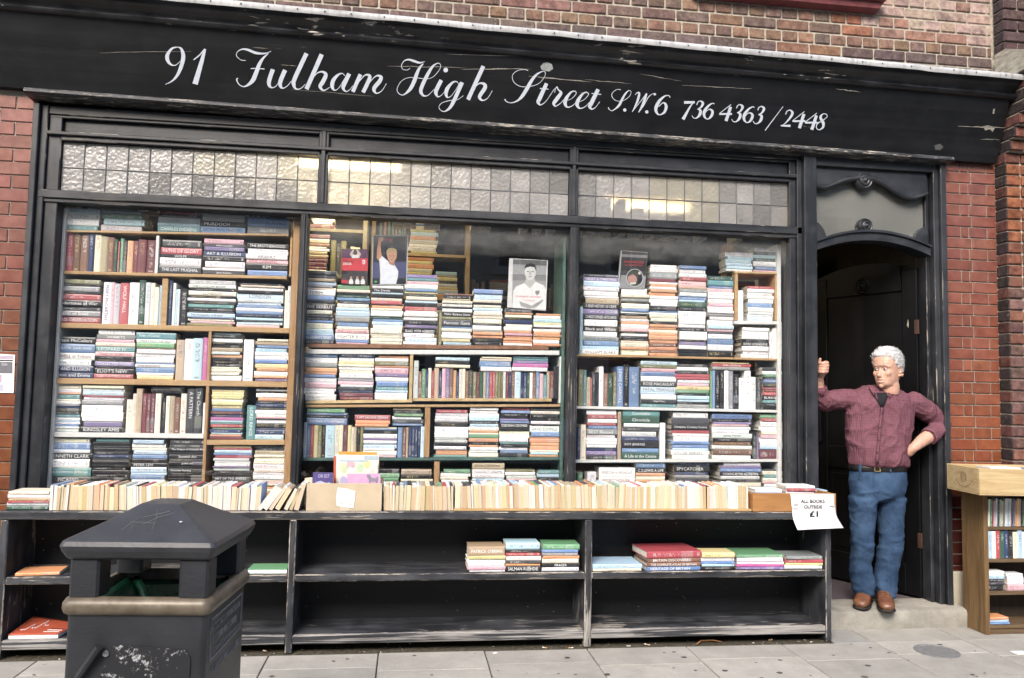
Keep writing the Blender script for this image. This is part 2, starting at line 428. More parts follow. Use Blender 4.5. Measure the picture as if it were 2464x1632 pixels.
def mk_glass(name, haze):
    t = NT(name); tr = t.n('ShaderNodeBsdfTransparent'); tr.inputs[0].default_value = (.993,.996,.995,1)
    g = t.n('ShaderNodeBsdfGlossy'); g.inputs['Roughness'].default_value = 0.012
    t.set(g.inputs['Normal'], t.bump(t.noise(t.oc(), 1.2, 2), .05, .02))
    a = t.n('ShaderNodeMixShader'); t.set(a.inputs[0], schlick(t, .042)); t.set(a.inputs[1], tr.outputs[0]); t.set(a.inputs[2], g.outputs[0])
    d = t.n('ShaderNodeBsdfDiffuse'); d.inputs[0].default_value = (.40,.41,.40,1)
    sp = t.n('ShaderNodeSeparateXYZ'); t.set(sp.inputs[0], t.oc())
    dust_haze = t.math('MULTIPLY', t.ramp(t.math('ADD', sp.outputs[2], t.math('MULTIPLY', t.noise(t.mapping((4, 1, 14)), 1, 5), .25)), .80, 1.0, .003, haze), t.ramp(t.noise(t.oc(), 24, 4), .2, .7, .4, 1))  # patchy grey haze over the pane, thicker towards its top
    b = t.n('ShaderNodeMixShader'); t.set(b.inputs[0], dust_haze); t.set(b.inputs[1], a.outputs[0]); t.set(b.inputs[2], d.outputs[0])
    return t.done(b.outputs[0])
@matdef
def glass(): return mk_glass('glass', .20)
@matdef
def glass_clear(): return mk_glass('glass_clear', .03)
@matdef
def fan_glass():
    t = NT('fan_glass'); tr = t.n('ShaderNodeBsdfTransparent'); tr.inputs[0].default_value = (.85,.87,.85,1)
    g = t.n('ShaderNodeBsdfGlossy'); g.inputs['Roughness'].default_value = 0.03
    a = t.n('ShaderNodeMixShader'); t.set(a.inputs[0], schlick(t, .07)); t.set(a.inputs[1], tr.outputs[0]); t.set(a.inputs[2], g.outputs[0])
    d = t.n('ShaderNodeBsdfDiffuse'); d.inputs[0].default_value = (.27,.275,.26,1)
    b = t.n('ShaderNodeMixShader'); t.set(b.inputs[0], t.ramp(t.noise(t.oc(), 3, 4), .3, .7, .30, .5)); t.set(b.inputs[1], a.outputs[0]); t.set(b.inputs[2], d.outputs[0])
    return t.done(b.outputs[0])
@matdef
def ripple_glass():
    t = NT('ripple_glass'); rv = rndvec(t); v = t.mapping((1, 1, 1), None, rv)
    vo = t.n('ShaderNodeTexVoronoi', feature='SMOOTH_F1'); t.set(vo.inputs['Vector'], v); vo.inputs['Scale'].default_value = 55
    nr = t.bump(t.math('ADD', vo.outputs['Distance'], t.math('MULTIPLY', t.noise(v, 40, 3), .6)), .19, .02)
    c = obj_col(t); n = t.noise(v, 9, 4); col = t.mix(t.ramp(n, .3, .7), t.mix(1.0, c, (.72,.72,.73), 'MULTIPLY'), c)
    d = t.n('ShaderNodeBsdfDiffuse'); t.set(d.inputs[0], col); t.set(d.inputs['Normal'], nr)
    tl = t.n('ShaderNodeBsdfTranslucent'); t.set(tl.inputs[0], (.9,.9,.88,1)); t.set(tl.inputs['Normal'], nr)
    g = t.n('ShaderNodeBsdfGlossy'); g.inputs['Roughness'].default_value = .30; t.set(g.inputs['Normal'], nr)
    tr = t.n('ShaderNodeBsdfRefraction'); tr.inputs['Roughness'].default_value = .38; tr.inputs['IOR'].default_value = 1.12; t.set(tr.inputs['Normal'], nr)
    a = t.n('ShaderNodeMixShader'); a.inputs[0].default_value = .4; t.set(a.inputs[1], d.outputs[0]); t.set(a.inputs[2], tl.outputs[0])
    b = t.n('ShaderNodeMixShader'); b.inputs[0].default_value = .46; t.set(b.inputs[1], a.outputs[0]); t.set(b.inputs[2], tr.outputs[0])
    e = t.n('ShaderNodeMixShader'); t.set(e.inputs[0], schlick(t, .06, nr)); t.set(e.inputs[1], b.outputs[0]); t.set(e.inputs[2], g.outputs[0])
    return t.done(e.outputs[0])
@matdef
def tube_glow():
    t = NT('tube_glow'); e = t.n('ShaderNodeEmission'); e.inputs[0].default_value = (1, .66, .26, 1); e.inputs[1].default_value = 7
    return t.done(e.outputs[0])
@matdef
def pages():
    t = NT('pages'); a = t.n('ShaderNodeAttribute', attribute_name='pc'); v = t.mapping((900, 60, 60)); n = t.noise(v, 1, 2)
    n2 = t.noise(t.oc(), 12, 3); c = t.mix(t.ramp(n, .3, .7), t.mix(1.0, a.outputs['Color'], (.80,.77,.72), 'MULTIPLY'), a.outputs['Color'])
    c = t.mix(t.ramp(n2, .4, .8, 0, .35), c, t.mix(1.0, a.outputs['Color'], (.85,.74,.6), 'MULTIPLY'))
    return t.done(t.pbr(c, .85, 0, t.bump(n, .25, .001), .15))
@matdef
def pages_flat():
    t = NT('pages_flat'); a = t.n('ShaderNodeAttribute', attribute_name='pc'); v = t.mapping((40, 40, 900)); n = t.noise(v, 1, 2)
    c = t.mix(t.ramp(n, .3, .7), t.mix(1.0, a.outputs['Color'], (.72,.69,.64), 'MULTIPLY'), a.outputs['Color'])
    return t.done(t.pbr(c, .85, 0, None, .15))
@matdef
def book_cover():
    """cover cloth or card: colour c1, print and bands in c2; uv = (metres along spine, 0..1 across); dm = (length, thickness, seed)"""
    t = NT('book_cover')
    c1 = t.n('ShaderNodeAttribute', attribute_name='c1').outputs['Color']; c2 = t.n('ShaderNodeAttribute', attribute_name='c2').outputs['Color']
    dm = t.n('ShaderNodeSeparateXYZ'); t.set(dm.inputs[0], t.n('ShaderNodeAttribute', attribute_name='dm').outputs['Vector'])
    L, T, S = dm.outputs[0], dm.outputs[1], dm.outputs[2]
    uv = t.n('ShaderNodeSeparateXYZ'); t.set(uv.inputs[0], t.n('ShaderNodeUVMap', uv_map='UVMap').outputs[0]); U, V = uv.outputs[0], uv.outputs[1]
    wn_ = t.n('ShaderNodeTexWhiteNoise', noise_dimensions='1D'); t.set(wn_.inputs['W'], S)
    rr = t.n('ShaderNodeSeparateColor'); t.set(rr.inputs[0], wn_.outputs['Color'])
    un = t.math('DIVIDE', U, L)
    def step(x, e): return t.math('GREATER_THAN', x, e)
    def win(x, a, b): return t.math('MULTIPLY', step(x, a), t.math('LESS_THAN', x, b))
    front = step(V, -.5)
    vec = t.n('ShaderNodeCombineXYZ'); t.set(vec.inputs[0], t.math('DIVIDE', U, t.math('MULTIPLY', T, .20))); t.set(vec.inputs[1], t.math('MULTIPLY', V, 3.2)); t.set(vec.inputs[2], t.math('MULTIPLY', S, 53.0))
    ink = t.ramp(t.noise(vec.outputs[0], 1.0, 2, .5), .47, .56)
    a0 = t.math('ADD', .05, t.math('MULTIPLY', rr.outputs[0], .12)); a1 = t.math('ADD', a0, t.math('ADD', .22, t.math('MULTIPLY', rr.outputs[1], .25)))
    txt = t.math('MULTIPLY', win(un, a0, a1), win(V, .26, .74))
    b0 = t.math('ADD', a1, .05); b1 = t.math('ADD', b0, t.math('MULTIPLY', rr.outputs[2], .3))
    txt2 = t.math('MULTIPLY', win(un, b0, b1), win(V, .36, .66))
    logo = t.math('MULTIPLY', win(un, .92, .965), win(V, .25, .75))
    txt = t.math('MULTIPLY', t.math('MAXIMUM', txt, txt2), ink); txt = t.math('MAXIMUM', txt, t.math('MULTIPLY', logo, step(rr.outputs[1], .45)))
    has = t.n('ShaderNodeAttribute', attribute_name='tx').outputs['Fac']
    txt = t.math('MULTIPLY', t.math('MULTIPLY', txt, front), has)
    pic = t.math('MULTIPLY', t.math('MULTIPLY', win(un, .62, t.math('ADD', .7, t.math('MULTIPLY', rr.outputs[0], .3))), step(rr.outputs[2], .72)), front)
    pn = t.noise(vec.outputs[0], .12, 5, .7, 1.0, 1); base = t.mix(t.math('MULTIPLY', pic, .55), c1, t.mix(.5, c1, pn))
    fade = t.noise(t.oc(), 20, 4); base = t.mix(t.ramp(fade, .35, .8, 0, .08), base, (.4,.4,.4))
    c = t.mix(t.math('MULTIPLY', txt, .5), base, c2)
    return t.done(t.pbr(c, .38, 0, t.bump(t.noise(t.oc(), 160, 2), .06, .001), .45))
@matdef
def book_text():
    t = NT('book_text'); return t.done(t.pbr(obj_col(t), .5, 0, None, .4))
@matdef
def print_col():
    t = NT('print_col'); c = obj_col(t); n = t.noise(t.oc(), 30, 4)
    return t.done(t.pbr(t.mix(t.ramp(n, .3, .7), t.mix(1.0, c, (.82,.82,.82), 'MULTIPLY'), c), .35, 0, None, .4))
@matdef
def shirt():
    t = NT('shirt'); v = t.mapping((1, 1, 1), None, None, (0.0, .06, .25)); s = t.n('ShaderNodeSeparateXYZ'); t.set(s.inputs[0], v)
    def wv(x, k): return t.math('SINE', t.math('MULTIPLY', x, k))
    a = t.ramp(wv(s.outputs[0], 640.0), -.2, .3); b = t.ramp(wv(s.outputs[2], 640.0), -.2, .3); k = t.math('MULTIPLY', t.math('ADD', a, b), .5)
    c = t.mix(k, (.098,.036,.052), (.185,.080,.102)); c = t.mix(t.ramp(t.noise(t.oc(), 14, 4), .35, .7, 0, .3), c, (.19,.085,.105))
    h = t.noise(t.mapping((11, 11, 5), None, None, (0, .5, 0)), 1.0, 4, .55, 1.4)
    return t.done(t.pbr(c, .85, 0, t.bump(h, .8, .03), .2))
@matdef
def denim():
    t = NT('denim'); n = t.noise(t.oc(), 7, 4, .6); f = t.noise(t.mapping((300, 300, 60)), 1, 2)
    c = t.mix(t.ramp(n, .35, .72), (.012,.030,.072), (.050,.094,.17)); c = t.mix(t.ramp(f, .4, .8, 0, .3), c, (.075,.125,.205))
    h = t.noise(t.mapping((9, 9, 7), None, None, (0, .6, 0)), 1, 3, .5, .5)
    return t.done(t.pbr(c, .85, 0, t.bump(h, .6, .03), .2))
@matdef
def cast_black():
    t = NT('cast_black'); n = t.noise(t.mapping((45, 45, 80)), 1, 5, .6); n2 = t.noise(t.oc(), 5, 4)
    sc_ = t.ramp(t.noise(t.mapping((30, 30, 60)), 1, 5, .7), .70, .76); sc_ = t.math('MULTIPLY', sc_, t.ramp(n2, .5, .62))
    c = t.mix(t.ramp(n2, .3, .7), (.013,.014,.017), (.030,.032,.037)); c = t.mix(sc_, c, (.42,.43,.45))
    return t.done(t.pbr(c, .42, 0, t.bump(n, .3, .006), .5))
@matdef
def cast_lid():
    t = NT('cast_lid'); n = t.noise(t.oc(), 45, 6, .7); n2 = t.noise(t.oc(), 6, 4)
    sc_ = t.ramp(t.noise(t.mapping((10, 26, 26), None, None, (0, .3, .8)), 1, 5, .7, 1), .74, .78)
    c = t.mix(t.ramp(n2, .3, .7), (.018,.020,.024), (.040,.043,.05)); c = t.mix(sc_, c, (.20,.21,.22))
    return t.done(t.pbr(c, .45, 0, t.bump(n, .4, .004), .5))
@matdef
def scraped():
    t = NT('scraped'); n = t.noise(t.oc(), 20, 6, .7); n2 = t.noise(t.oc(), 70, 4, .7)
    m = t.ramp(t.math('ADD', n, t.math('MULTIPLY', n2, .6)), .86, .98)
    return t.done(t.pbr(t.mix(m, (.016,.017,.02), (.50,.51,.52)), .7, 0, t.bump(m, .4, .003), .3))
@matdef
def gold_band():
    t = NT('gold_band'); n = t.noise(t.oc(), 14, 5, .65)
    return t.done(t.pbr(t.mix(t.ramp(n, .35, .7), (.085,.066,.044), (.18,.152,.115)), .42, .15, t.bump(t.noise(t.oc(), 80, 3), .15, .003), .5))
@matdef
def gutter_dirt():
    t = NT('gutter_dirt'); n = t.noise(t.oc(), 40, 6, .75); n2 = t.noise(t.oc(), 9, 3)
    return t.done(t.pbr(t.mix(t.ramp(n, .35, .7), (.03,.026,.02), t.mix(n2, (.09,.085,.05), (.16,.14,.11))), .95, 0, t.bump(n, .6, .01), .2))
# ================================================================ ground, road, pavement
tag(MB().box(-60, 70, -60, 40, -.42, -.30).build('ground', 'road'), kind='structure')
tag(MB().box(-40, 50, -12.2, -3.45, -.29, -.13).build('road', 'road'), kind='structure')
pv = tag(MB().box(-14, 22, -3.3, 0.02, -.20, -.012).build('pavement', 'joint'), kind='structure')
MB().box(-14, 22, -3.45, -3.305, -.20, .0, b=.012).build('kerb', 'concrete', pv)
slab_meshes = {}
def slab(x0, x1, y0, y1, col):
    w_, d_ = round(x1-x0-.007, 3), round(y1-y0-.007, 3)
    if (w_, d_) not in slab_meshes:
        slab_meshes[(w_, d_)] = MB().box(-w_/2, w_/2, -d_/2, d_/2, -.05, 0, b=.0025).mesh('slab', mats=('pave',))
    inst(slab_meshes[(w_, d_)], 'slab', pv, ((x0+x1)/2, (y0+y1)/2, random.uniform(-.0018, .0012)), col)
x = 2.31-.577*6
k = 0
while x < 8.0:
    ys = [-.40, -.685, -1.26, -1.84, -2.42, -3.0, -3.30] if k % 2 == 0 else [-.40, -.62, -1.0, -1.58, -2.16, -2.74, -3.30]
    if 4.9 < x < 6.0: ys = [-.12]+ys
    if x >= 6.0: ys = [.0]+ys
    for a, b in zip(ys[:-1], ys[1:]):
        g = random.uniform(.31, .39); slab(x, x+.577, b, a, (g*1.13, g*1.085, g*.985))
    if x < 4.945 < x+.577: slab(4.947, x+.577, -.40, -.12, (.32, .315, .30))
    x += .577; k += 1
tag(MB().box(-3, 4.945, -.40, 0.0, -.05, -.004).build('gutter_dirt', 'gutter_dirt', pv), kind='stuff')
# manhole cover set in the pavement
mh = tag(MB().lathe([(.12, -.02), (.12, .003), (.108, .004), (.106, .001), (.0, .001)], (5.46, -.585, .001), 32).build('manhole_cover', 'iron'),
         'round grey iron manhole cover set in the pavement below the doorstep', 'manhole cover')
# ================================================================ brick walls
def brick_mesh(w_, h_, d_=.05, b=.004, mat='brick_rough'):
    return MB().box(-w_/2, w_/2, 0, d_, -h_/2, h_/2, b=b).mesh('brick', mats=(mat,))
BRK = {}
def brick(parent, x0, x1, z0, z1, y, col, mat, j=.010, jit=.002, d_=.05):
    w_, h_ = round(x1-x0-j, 3), round(z1-z0-j, 3)
    if w_ < .012: return
    key = (w_, h_, mat, d_)
    if key not in BRK: BRK[key] = brick_mesh(w_, h_, d_, .003 if mat == 'brick_glazed' else .006, mat)
    inst(BRK[key], 'brick', parent, ((x0+x1)/2, y+random.uniform(-jit, jit), (z0+z1)/2), col)
def vary(c, s=.18):
    f = random.uniform(1-s, 1+s); return tuple(max(0, min(1, v*f*random.uniform(.95, 1.05))) for v in c)
# left glazed pier
pl = empty('glazed_brick_pier', (0, 0, 0), 'red glazed brick pier left of the shopfront, carrying a small pinned notice', 'wall')
MB().box(-1.6, .226, .008, .5, 0, 3.12).build('mortar_core', 'mortar_pale', pl)
z = 3.095; r = 0
while z > .05:
    lo = z-.0786; tz = max(0, min(1, (2.6-z)/1.3))
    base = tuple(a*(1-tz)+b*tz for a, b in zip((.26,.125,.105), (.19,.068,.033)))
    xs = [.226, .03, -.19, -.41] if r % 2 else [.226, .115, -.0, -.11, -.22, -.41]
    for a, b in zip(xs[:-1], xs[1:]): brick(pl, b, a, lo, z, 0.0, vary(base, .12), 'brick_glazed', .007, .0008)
    z = lo; r += 1
# right glazed pier
pr_ = empty('glazed_brick_pier', (6.17, 0, 0), 'red glazed brick pier between the doorway and the brick pilaster', 'wall')
MB().box(5.972, 6.40, .008, .5, .28, 3.12).build('mortar_core', 'mortar_pale', pr_)
z = 3.06; r = 0
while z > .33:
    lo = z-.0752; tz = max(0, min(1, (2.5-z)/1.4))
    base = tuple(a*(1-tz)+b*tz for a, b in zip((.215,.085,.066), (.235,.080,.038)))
    if z < .85: base = (.075,.020,.016)  # dark maroon bricks, with the crate's shadow painted into their colour too
    xs = [5.974, 6.19, 6.374] if r % 2 else [5.974, 6.108, 6.17, 6.305, 6.374]
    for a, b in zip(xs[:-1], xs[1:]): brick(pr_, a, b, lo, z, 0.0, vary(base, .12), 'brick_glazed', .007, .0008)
    z = lo; r += 1
MB().box(5.968, 6.42, -.035, .4, -.02, .318, b=.006).build('plinth_block', 'plinth_stone', pr_)
# projecting pilaster on the right, corbelled out beside the fascia
pp = empty('brick_pilaster', (6.6, 0, 0), 'projecting brown brick pilaster with corbelled courses at the far right edge', 'wall')
XP = 6.376
def pil_y(z): return -.095 - max(0, min(.24, math.floor((z-3.02)/.078)*.045 if z > 3.02 else 0))
MB().box(XP+.008, 7.6, -.08, .5, 0, 3.56).build('mortar_core', 'mortar', pp)
z = .05; r = 0
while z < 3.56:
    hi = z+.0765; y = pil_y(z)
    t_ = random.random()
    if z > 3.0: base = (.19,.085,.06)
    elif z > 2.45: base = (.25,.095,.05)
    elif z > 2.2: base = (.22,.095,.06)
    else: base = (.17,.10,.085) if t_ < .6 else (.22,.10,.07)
    if y < -.1: MB().box(XP+.004, 7.6, y+.02, .1, z, hi).build('mortar_core', 'mortar', pp)
    cur = XP; first = True
    while cur < 7.2:
        L_ = (.112 if (r % 2 == 0 and first) else .225) if r % 2 == 0 else (.112 if not first else .112)
        if r % 2: L_ = .112
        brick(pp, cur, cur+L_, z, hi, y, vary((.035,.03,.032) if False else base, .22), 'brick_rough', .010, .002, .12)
        cur += L_; first = False
    z = hi; r += 1
# dark return bricks are seen along the pilaster's left flank: side bricks
z = .05; r = 0
while z < 3.56:
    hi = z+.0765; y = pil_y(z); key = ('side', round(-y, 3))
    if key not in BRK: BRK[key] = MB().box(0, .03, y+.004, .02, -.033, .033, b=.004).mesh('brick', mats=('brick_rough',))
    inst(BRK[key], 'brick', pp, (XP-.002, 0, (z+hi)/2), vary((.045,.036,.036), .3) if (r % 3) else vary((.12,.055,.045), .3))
    z = hi; r += 1
# stone capping on the corbel and the pilaster above
MB().prism([(-.36, 3.60), (-.05, 3.585), (-.05, 3.80), (-.15, 3.80), (-.37, 3.70)], XP-.03, 7.6).build('stone_cap', 'cap_stone', pp)
MB().box(XP+.012, 7.6, -.088, .5, 3.80, 5.2).build('mortar_core', 'mortar', pp)
z = 3.80; r = 0
while z < 4.7:
    hi = z+.077; cur = XP
    brick(pp, XP, XP+.03, z, hi, -.10, vary((.05,.04,.042), .25), 'brick_rough', .006, .001, .10)
    cur = XP
    while cur < 7.2:
        L_ = .225 if r % 2 else .112
        brick(pp, cur, cur+L_, z, hi, -.1035, vary((.085,.055,.055) if random.random() < .8 else (.21,.095,.06), .25), 'brick_rough', .010, .0015)
        cur += L_
    z = hi; r += 1
# upper wall above the fascia, English bond
up = empty('brick_wall', (3.2, 0, 3.5), 'weathered red and purple brick wall above the black fascia', 'wall')
MB().box(-1.6, 6.42, .009, .5, 3.10, 5.2).build('mortar_core', 'mortar', up)
def upc(x, z):
    u = random.random()
    if z < 3.80: c = (.135,.102,.094) if u < .86 else (.22,.12,.08)
    elif z < 3.98: c = (.22,.14,.10) if u < .6 else (.17,.12,.10)
    else: c = (.22,.14,.10) if u < .75 else (.25,.135,.085)
    if x > 5.35 and z > 3.86: c = (.40,.30,.25) if u < .75 else (.30,.18,.14)
    elif x > 5.0 and z > 3.86 and u < .5: c = (.26,.12,.075)
    if x < 3.6 and z > 3.86: c = (.20,.12,.10) if u < .6 else c
    return vary(c, .16)
z = 3.646; r = 0
while z < 4.7:
    hi = z+.0775; cur = .62+(0 if r % 2 else .056)
    L_ = .232 if r % 2 else .1155
    while cur < 6.37:
        e = min(cur+L_, 6.374); brick(up, cur, e, z, hi, 0.0, upc(cur, z), 'brick_rough', .011, .003); cur = e
    z = hi; r += 1
ws = empty('window_sill', (5.0, 0, 4.05), 'dark red painted timber window sill at the top edge, above the brickwork', 'window sill')
MB().prism([(-.10, 4.10), (0.003, 4.085), (0.003, 4.135), (-.10, 4.125)], 4.2, 5.53).build('sill_board', 'red_sill', ws)
MB().prism([(-.065, 4.05), (0.004, 4.04), (0.004, 4.083), (-.07, 4.097)], 4.2, 5.50).build('sill_moulding', 'red_sill', ws)
MB().box(4.2, 5.46, -.02, .02, 4.137, 5.0, b=.01).build('sash_rail', 'red_sill', ws)
# ================================================================ fascia with lettering
FT = lambda x: -.013*(x-3.2)
fa = empty('shop_fascia', (3.2, 0, 3.1), 'long black leaning fascia board with white script lettering and peeling cornice', 'shop sign')
FX0, FX1 = -1.6, 6.345
YB, ZB, YT, ZT = -.045, 3.085, -.18, 3.478
sgb = MB().prism([(YB, ZB), (.06, ZB), (.06, ZT), (YT, ZT)], FX0, FX1, dz=FT).build('sign_board', 'black_sign', fa)
corn = [(-.005, 3.47), (-.19, 3.476), (-.207, 3.484), (-.212, 3.497), (-.205, 3.508), (-.192, 3.513), (-.198, 3.530), (-.215, 3.546), (-.236, 3.556), (-.246, 3.570), (-.252, 3.590), (-.268, 3.600), (-.005, 3.640)]
o = MB().prism(corn[::-1][::-1], FX0, FX1+.03, dz=FT).build('cornice', 'black_cornice', fa); smooth_by_angle(o, 50)
# lead flashing, dressed wavily over the cornice edge
fl = MB(); n = 150
for i in range(n+1):
    X = FX0+(FX1+.05-FX0)*i/n; wv = .006*mnoise.noise((X*2.3, 0, 1))+.003*mnoise.noise((X*9, 3, 1)); f_ = FT(X)
    fl.v += [(X, -.272-.004*abs(wv)*100*.02, 3.580+f_+wv), (X, -.279, 3.598+f_+wv*.6), (X, -.272, 3.617+f_+wv*.4), (X, .006, 3.668+f_)]
for i in range(n):
    for k in range(3):
        a = i*4+k; fl.f.append([a, a+1, a+5, a+4][::-1]); fl.m.append(0)
flo = fl.build('lead_flashing', 'lead_flashing', fa, True)
nl = MB().lathe([(.004, -.004), (.005, .001), (.003, .004), (0, .005)], (0, 0, 0), 8, 'y').mesh('nail', mats=('lead_came',))
for i in range(34):
    X = .9+i*.166+random.uniform(-.03, .03); inst(nl, 'nail', flo, (X, -.2795, 3.599+FT(X)))
bead = [(-.10, 3.047), (-.112, 3.056), (-.112, 3.070), (-.10, 3.080), (-.045, 3.084), (.05, 3.084), (.05, 3.040), (-.06, 3.040)]
o = MB().prism(bead[::-1], .20, 5.985, dz=lambda x: FT(x)*.8).build('bead_moulding', 'black_bead', fa); smooth_by_angle(o, 50)
# --- lettering: broad-pen strokes (x, y, width) traced letter by letter
ZA, ZBq, ZC = (380, 90, .24493), (930, 110, .24071), (1440, 190, .24493)
nrm_f = Vector((0, -(ZT-ZB), (YT-YB))).normalized()            # outward normal of the leaning board
if nrm_f.y > 0: nrm_f = -nrm_f
def board_pt(px, py, lift=.0022):
    v = RGT*((px-PW/2)/CF) - UPV*((py-PH/2)/CF) + FWD
    p0 = Vector((3.2, YB, ZB)); ex = Vector((1, 0, -.013)); ey = Vector((0, YT-YB, ZT-ZB)); nn = ex.cross(ey).normalized()
    if nn.y > 0: nn = -nn
    t_ = (p0-CPOS).dot(nn)/v.dot(nn); return CPOS+v*t_+nn*lift
def spline(pts, sub=7):
    if len(pts) == 2: return pts
    out = []; P = [pts[0]]+list(pts)+[pts[-1]]
    for i in range(1, len(P)-2):
        a, b, c, d = P[i-1:i+3]
        for k in range(sub):
            t_ = k/sub
            out.append(tuple(.5*((2*b[j])+(c[j]-a[j])*t_+(2*a[j]-5*b[j]+4*c[j]-d[j])*t_*t_+(3*b[j]-a[j]-3*c[j]+d[j])*t_**3) for j in range(3)))
    out.append(pts[-1]); return out
def glyph(zm, strokes, dx=0, dy=0):
    mb = MB(); lift = .0022
    for st in strokes:
        if len(st) == 1:
            x, y, r_ = st[0]; n0 = len(mb.v)
            for k in range(18):
                t_ = 2*math.pi*k/18; mb.v.append(tuple(board_pt(zm[0]+zm[2]*(x+dx+r_*math.cos(t_)), zm[1]+zm[2]*(y+dy+r_*math.sin(t_)), lift)))
            mb.f.append(list(range(n0, n0+18))[::-1]); mb.m.append(0); continue
        S = spline(st); n0 = len(mb.v)
        for i, (x, y, w_) in enumerate(S):
            a = S[max(i-1, 0)]; b = S[min(i+1, len(S)-1)]; tx, ty = b[0]-a[0], b[1]-a[1]; L_ = math.hypot(tx, ty) or 1
            nx, ny = -ty/L_, tx/L_; w_ = max(w_*.9, 5.5)*.5
            for sg in (-1, 1): mb.v.append(tuple(board_pt(zm[0]+zm[2]*(x+dx+nx*w_*sg), zm[1]+zm[2]*(y+dy+ny*w_*sg), lift)))
        for i in range(len(S)-1):
            a = n0+2*i; mb.f.append([a, a+1, a+3, a+2]); mb.m.append(0)
        lift += .00012
    mb.build('letter', 'sign_letter', sgb)
G4 = [[(1302,252,8),(1190,338,8)],[(1186,345,20),(1310,345,20)],[(1298,275,32),(1252,415,34)]]
G3 = [[(965,255,10),(975,230,10),(1000,218,12),(1025,240,28),(1005,280,18),(970,298,6)],[(970,298,6),(1000,310,26),(995,350,30),(965,383,14),(935,385,8),(918,362,8)]]
G6 = [[(1138,248,8),(1120,240,10),(1080,265,22),(1040,320,32),(1040,370,24),(1070,395,10),(1105,370,26),(1120,325,28),(1100,300,16),(1075,305,8),(1050,330,6)]]
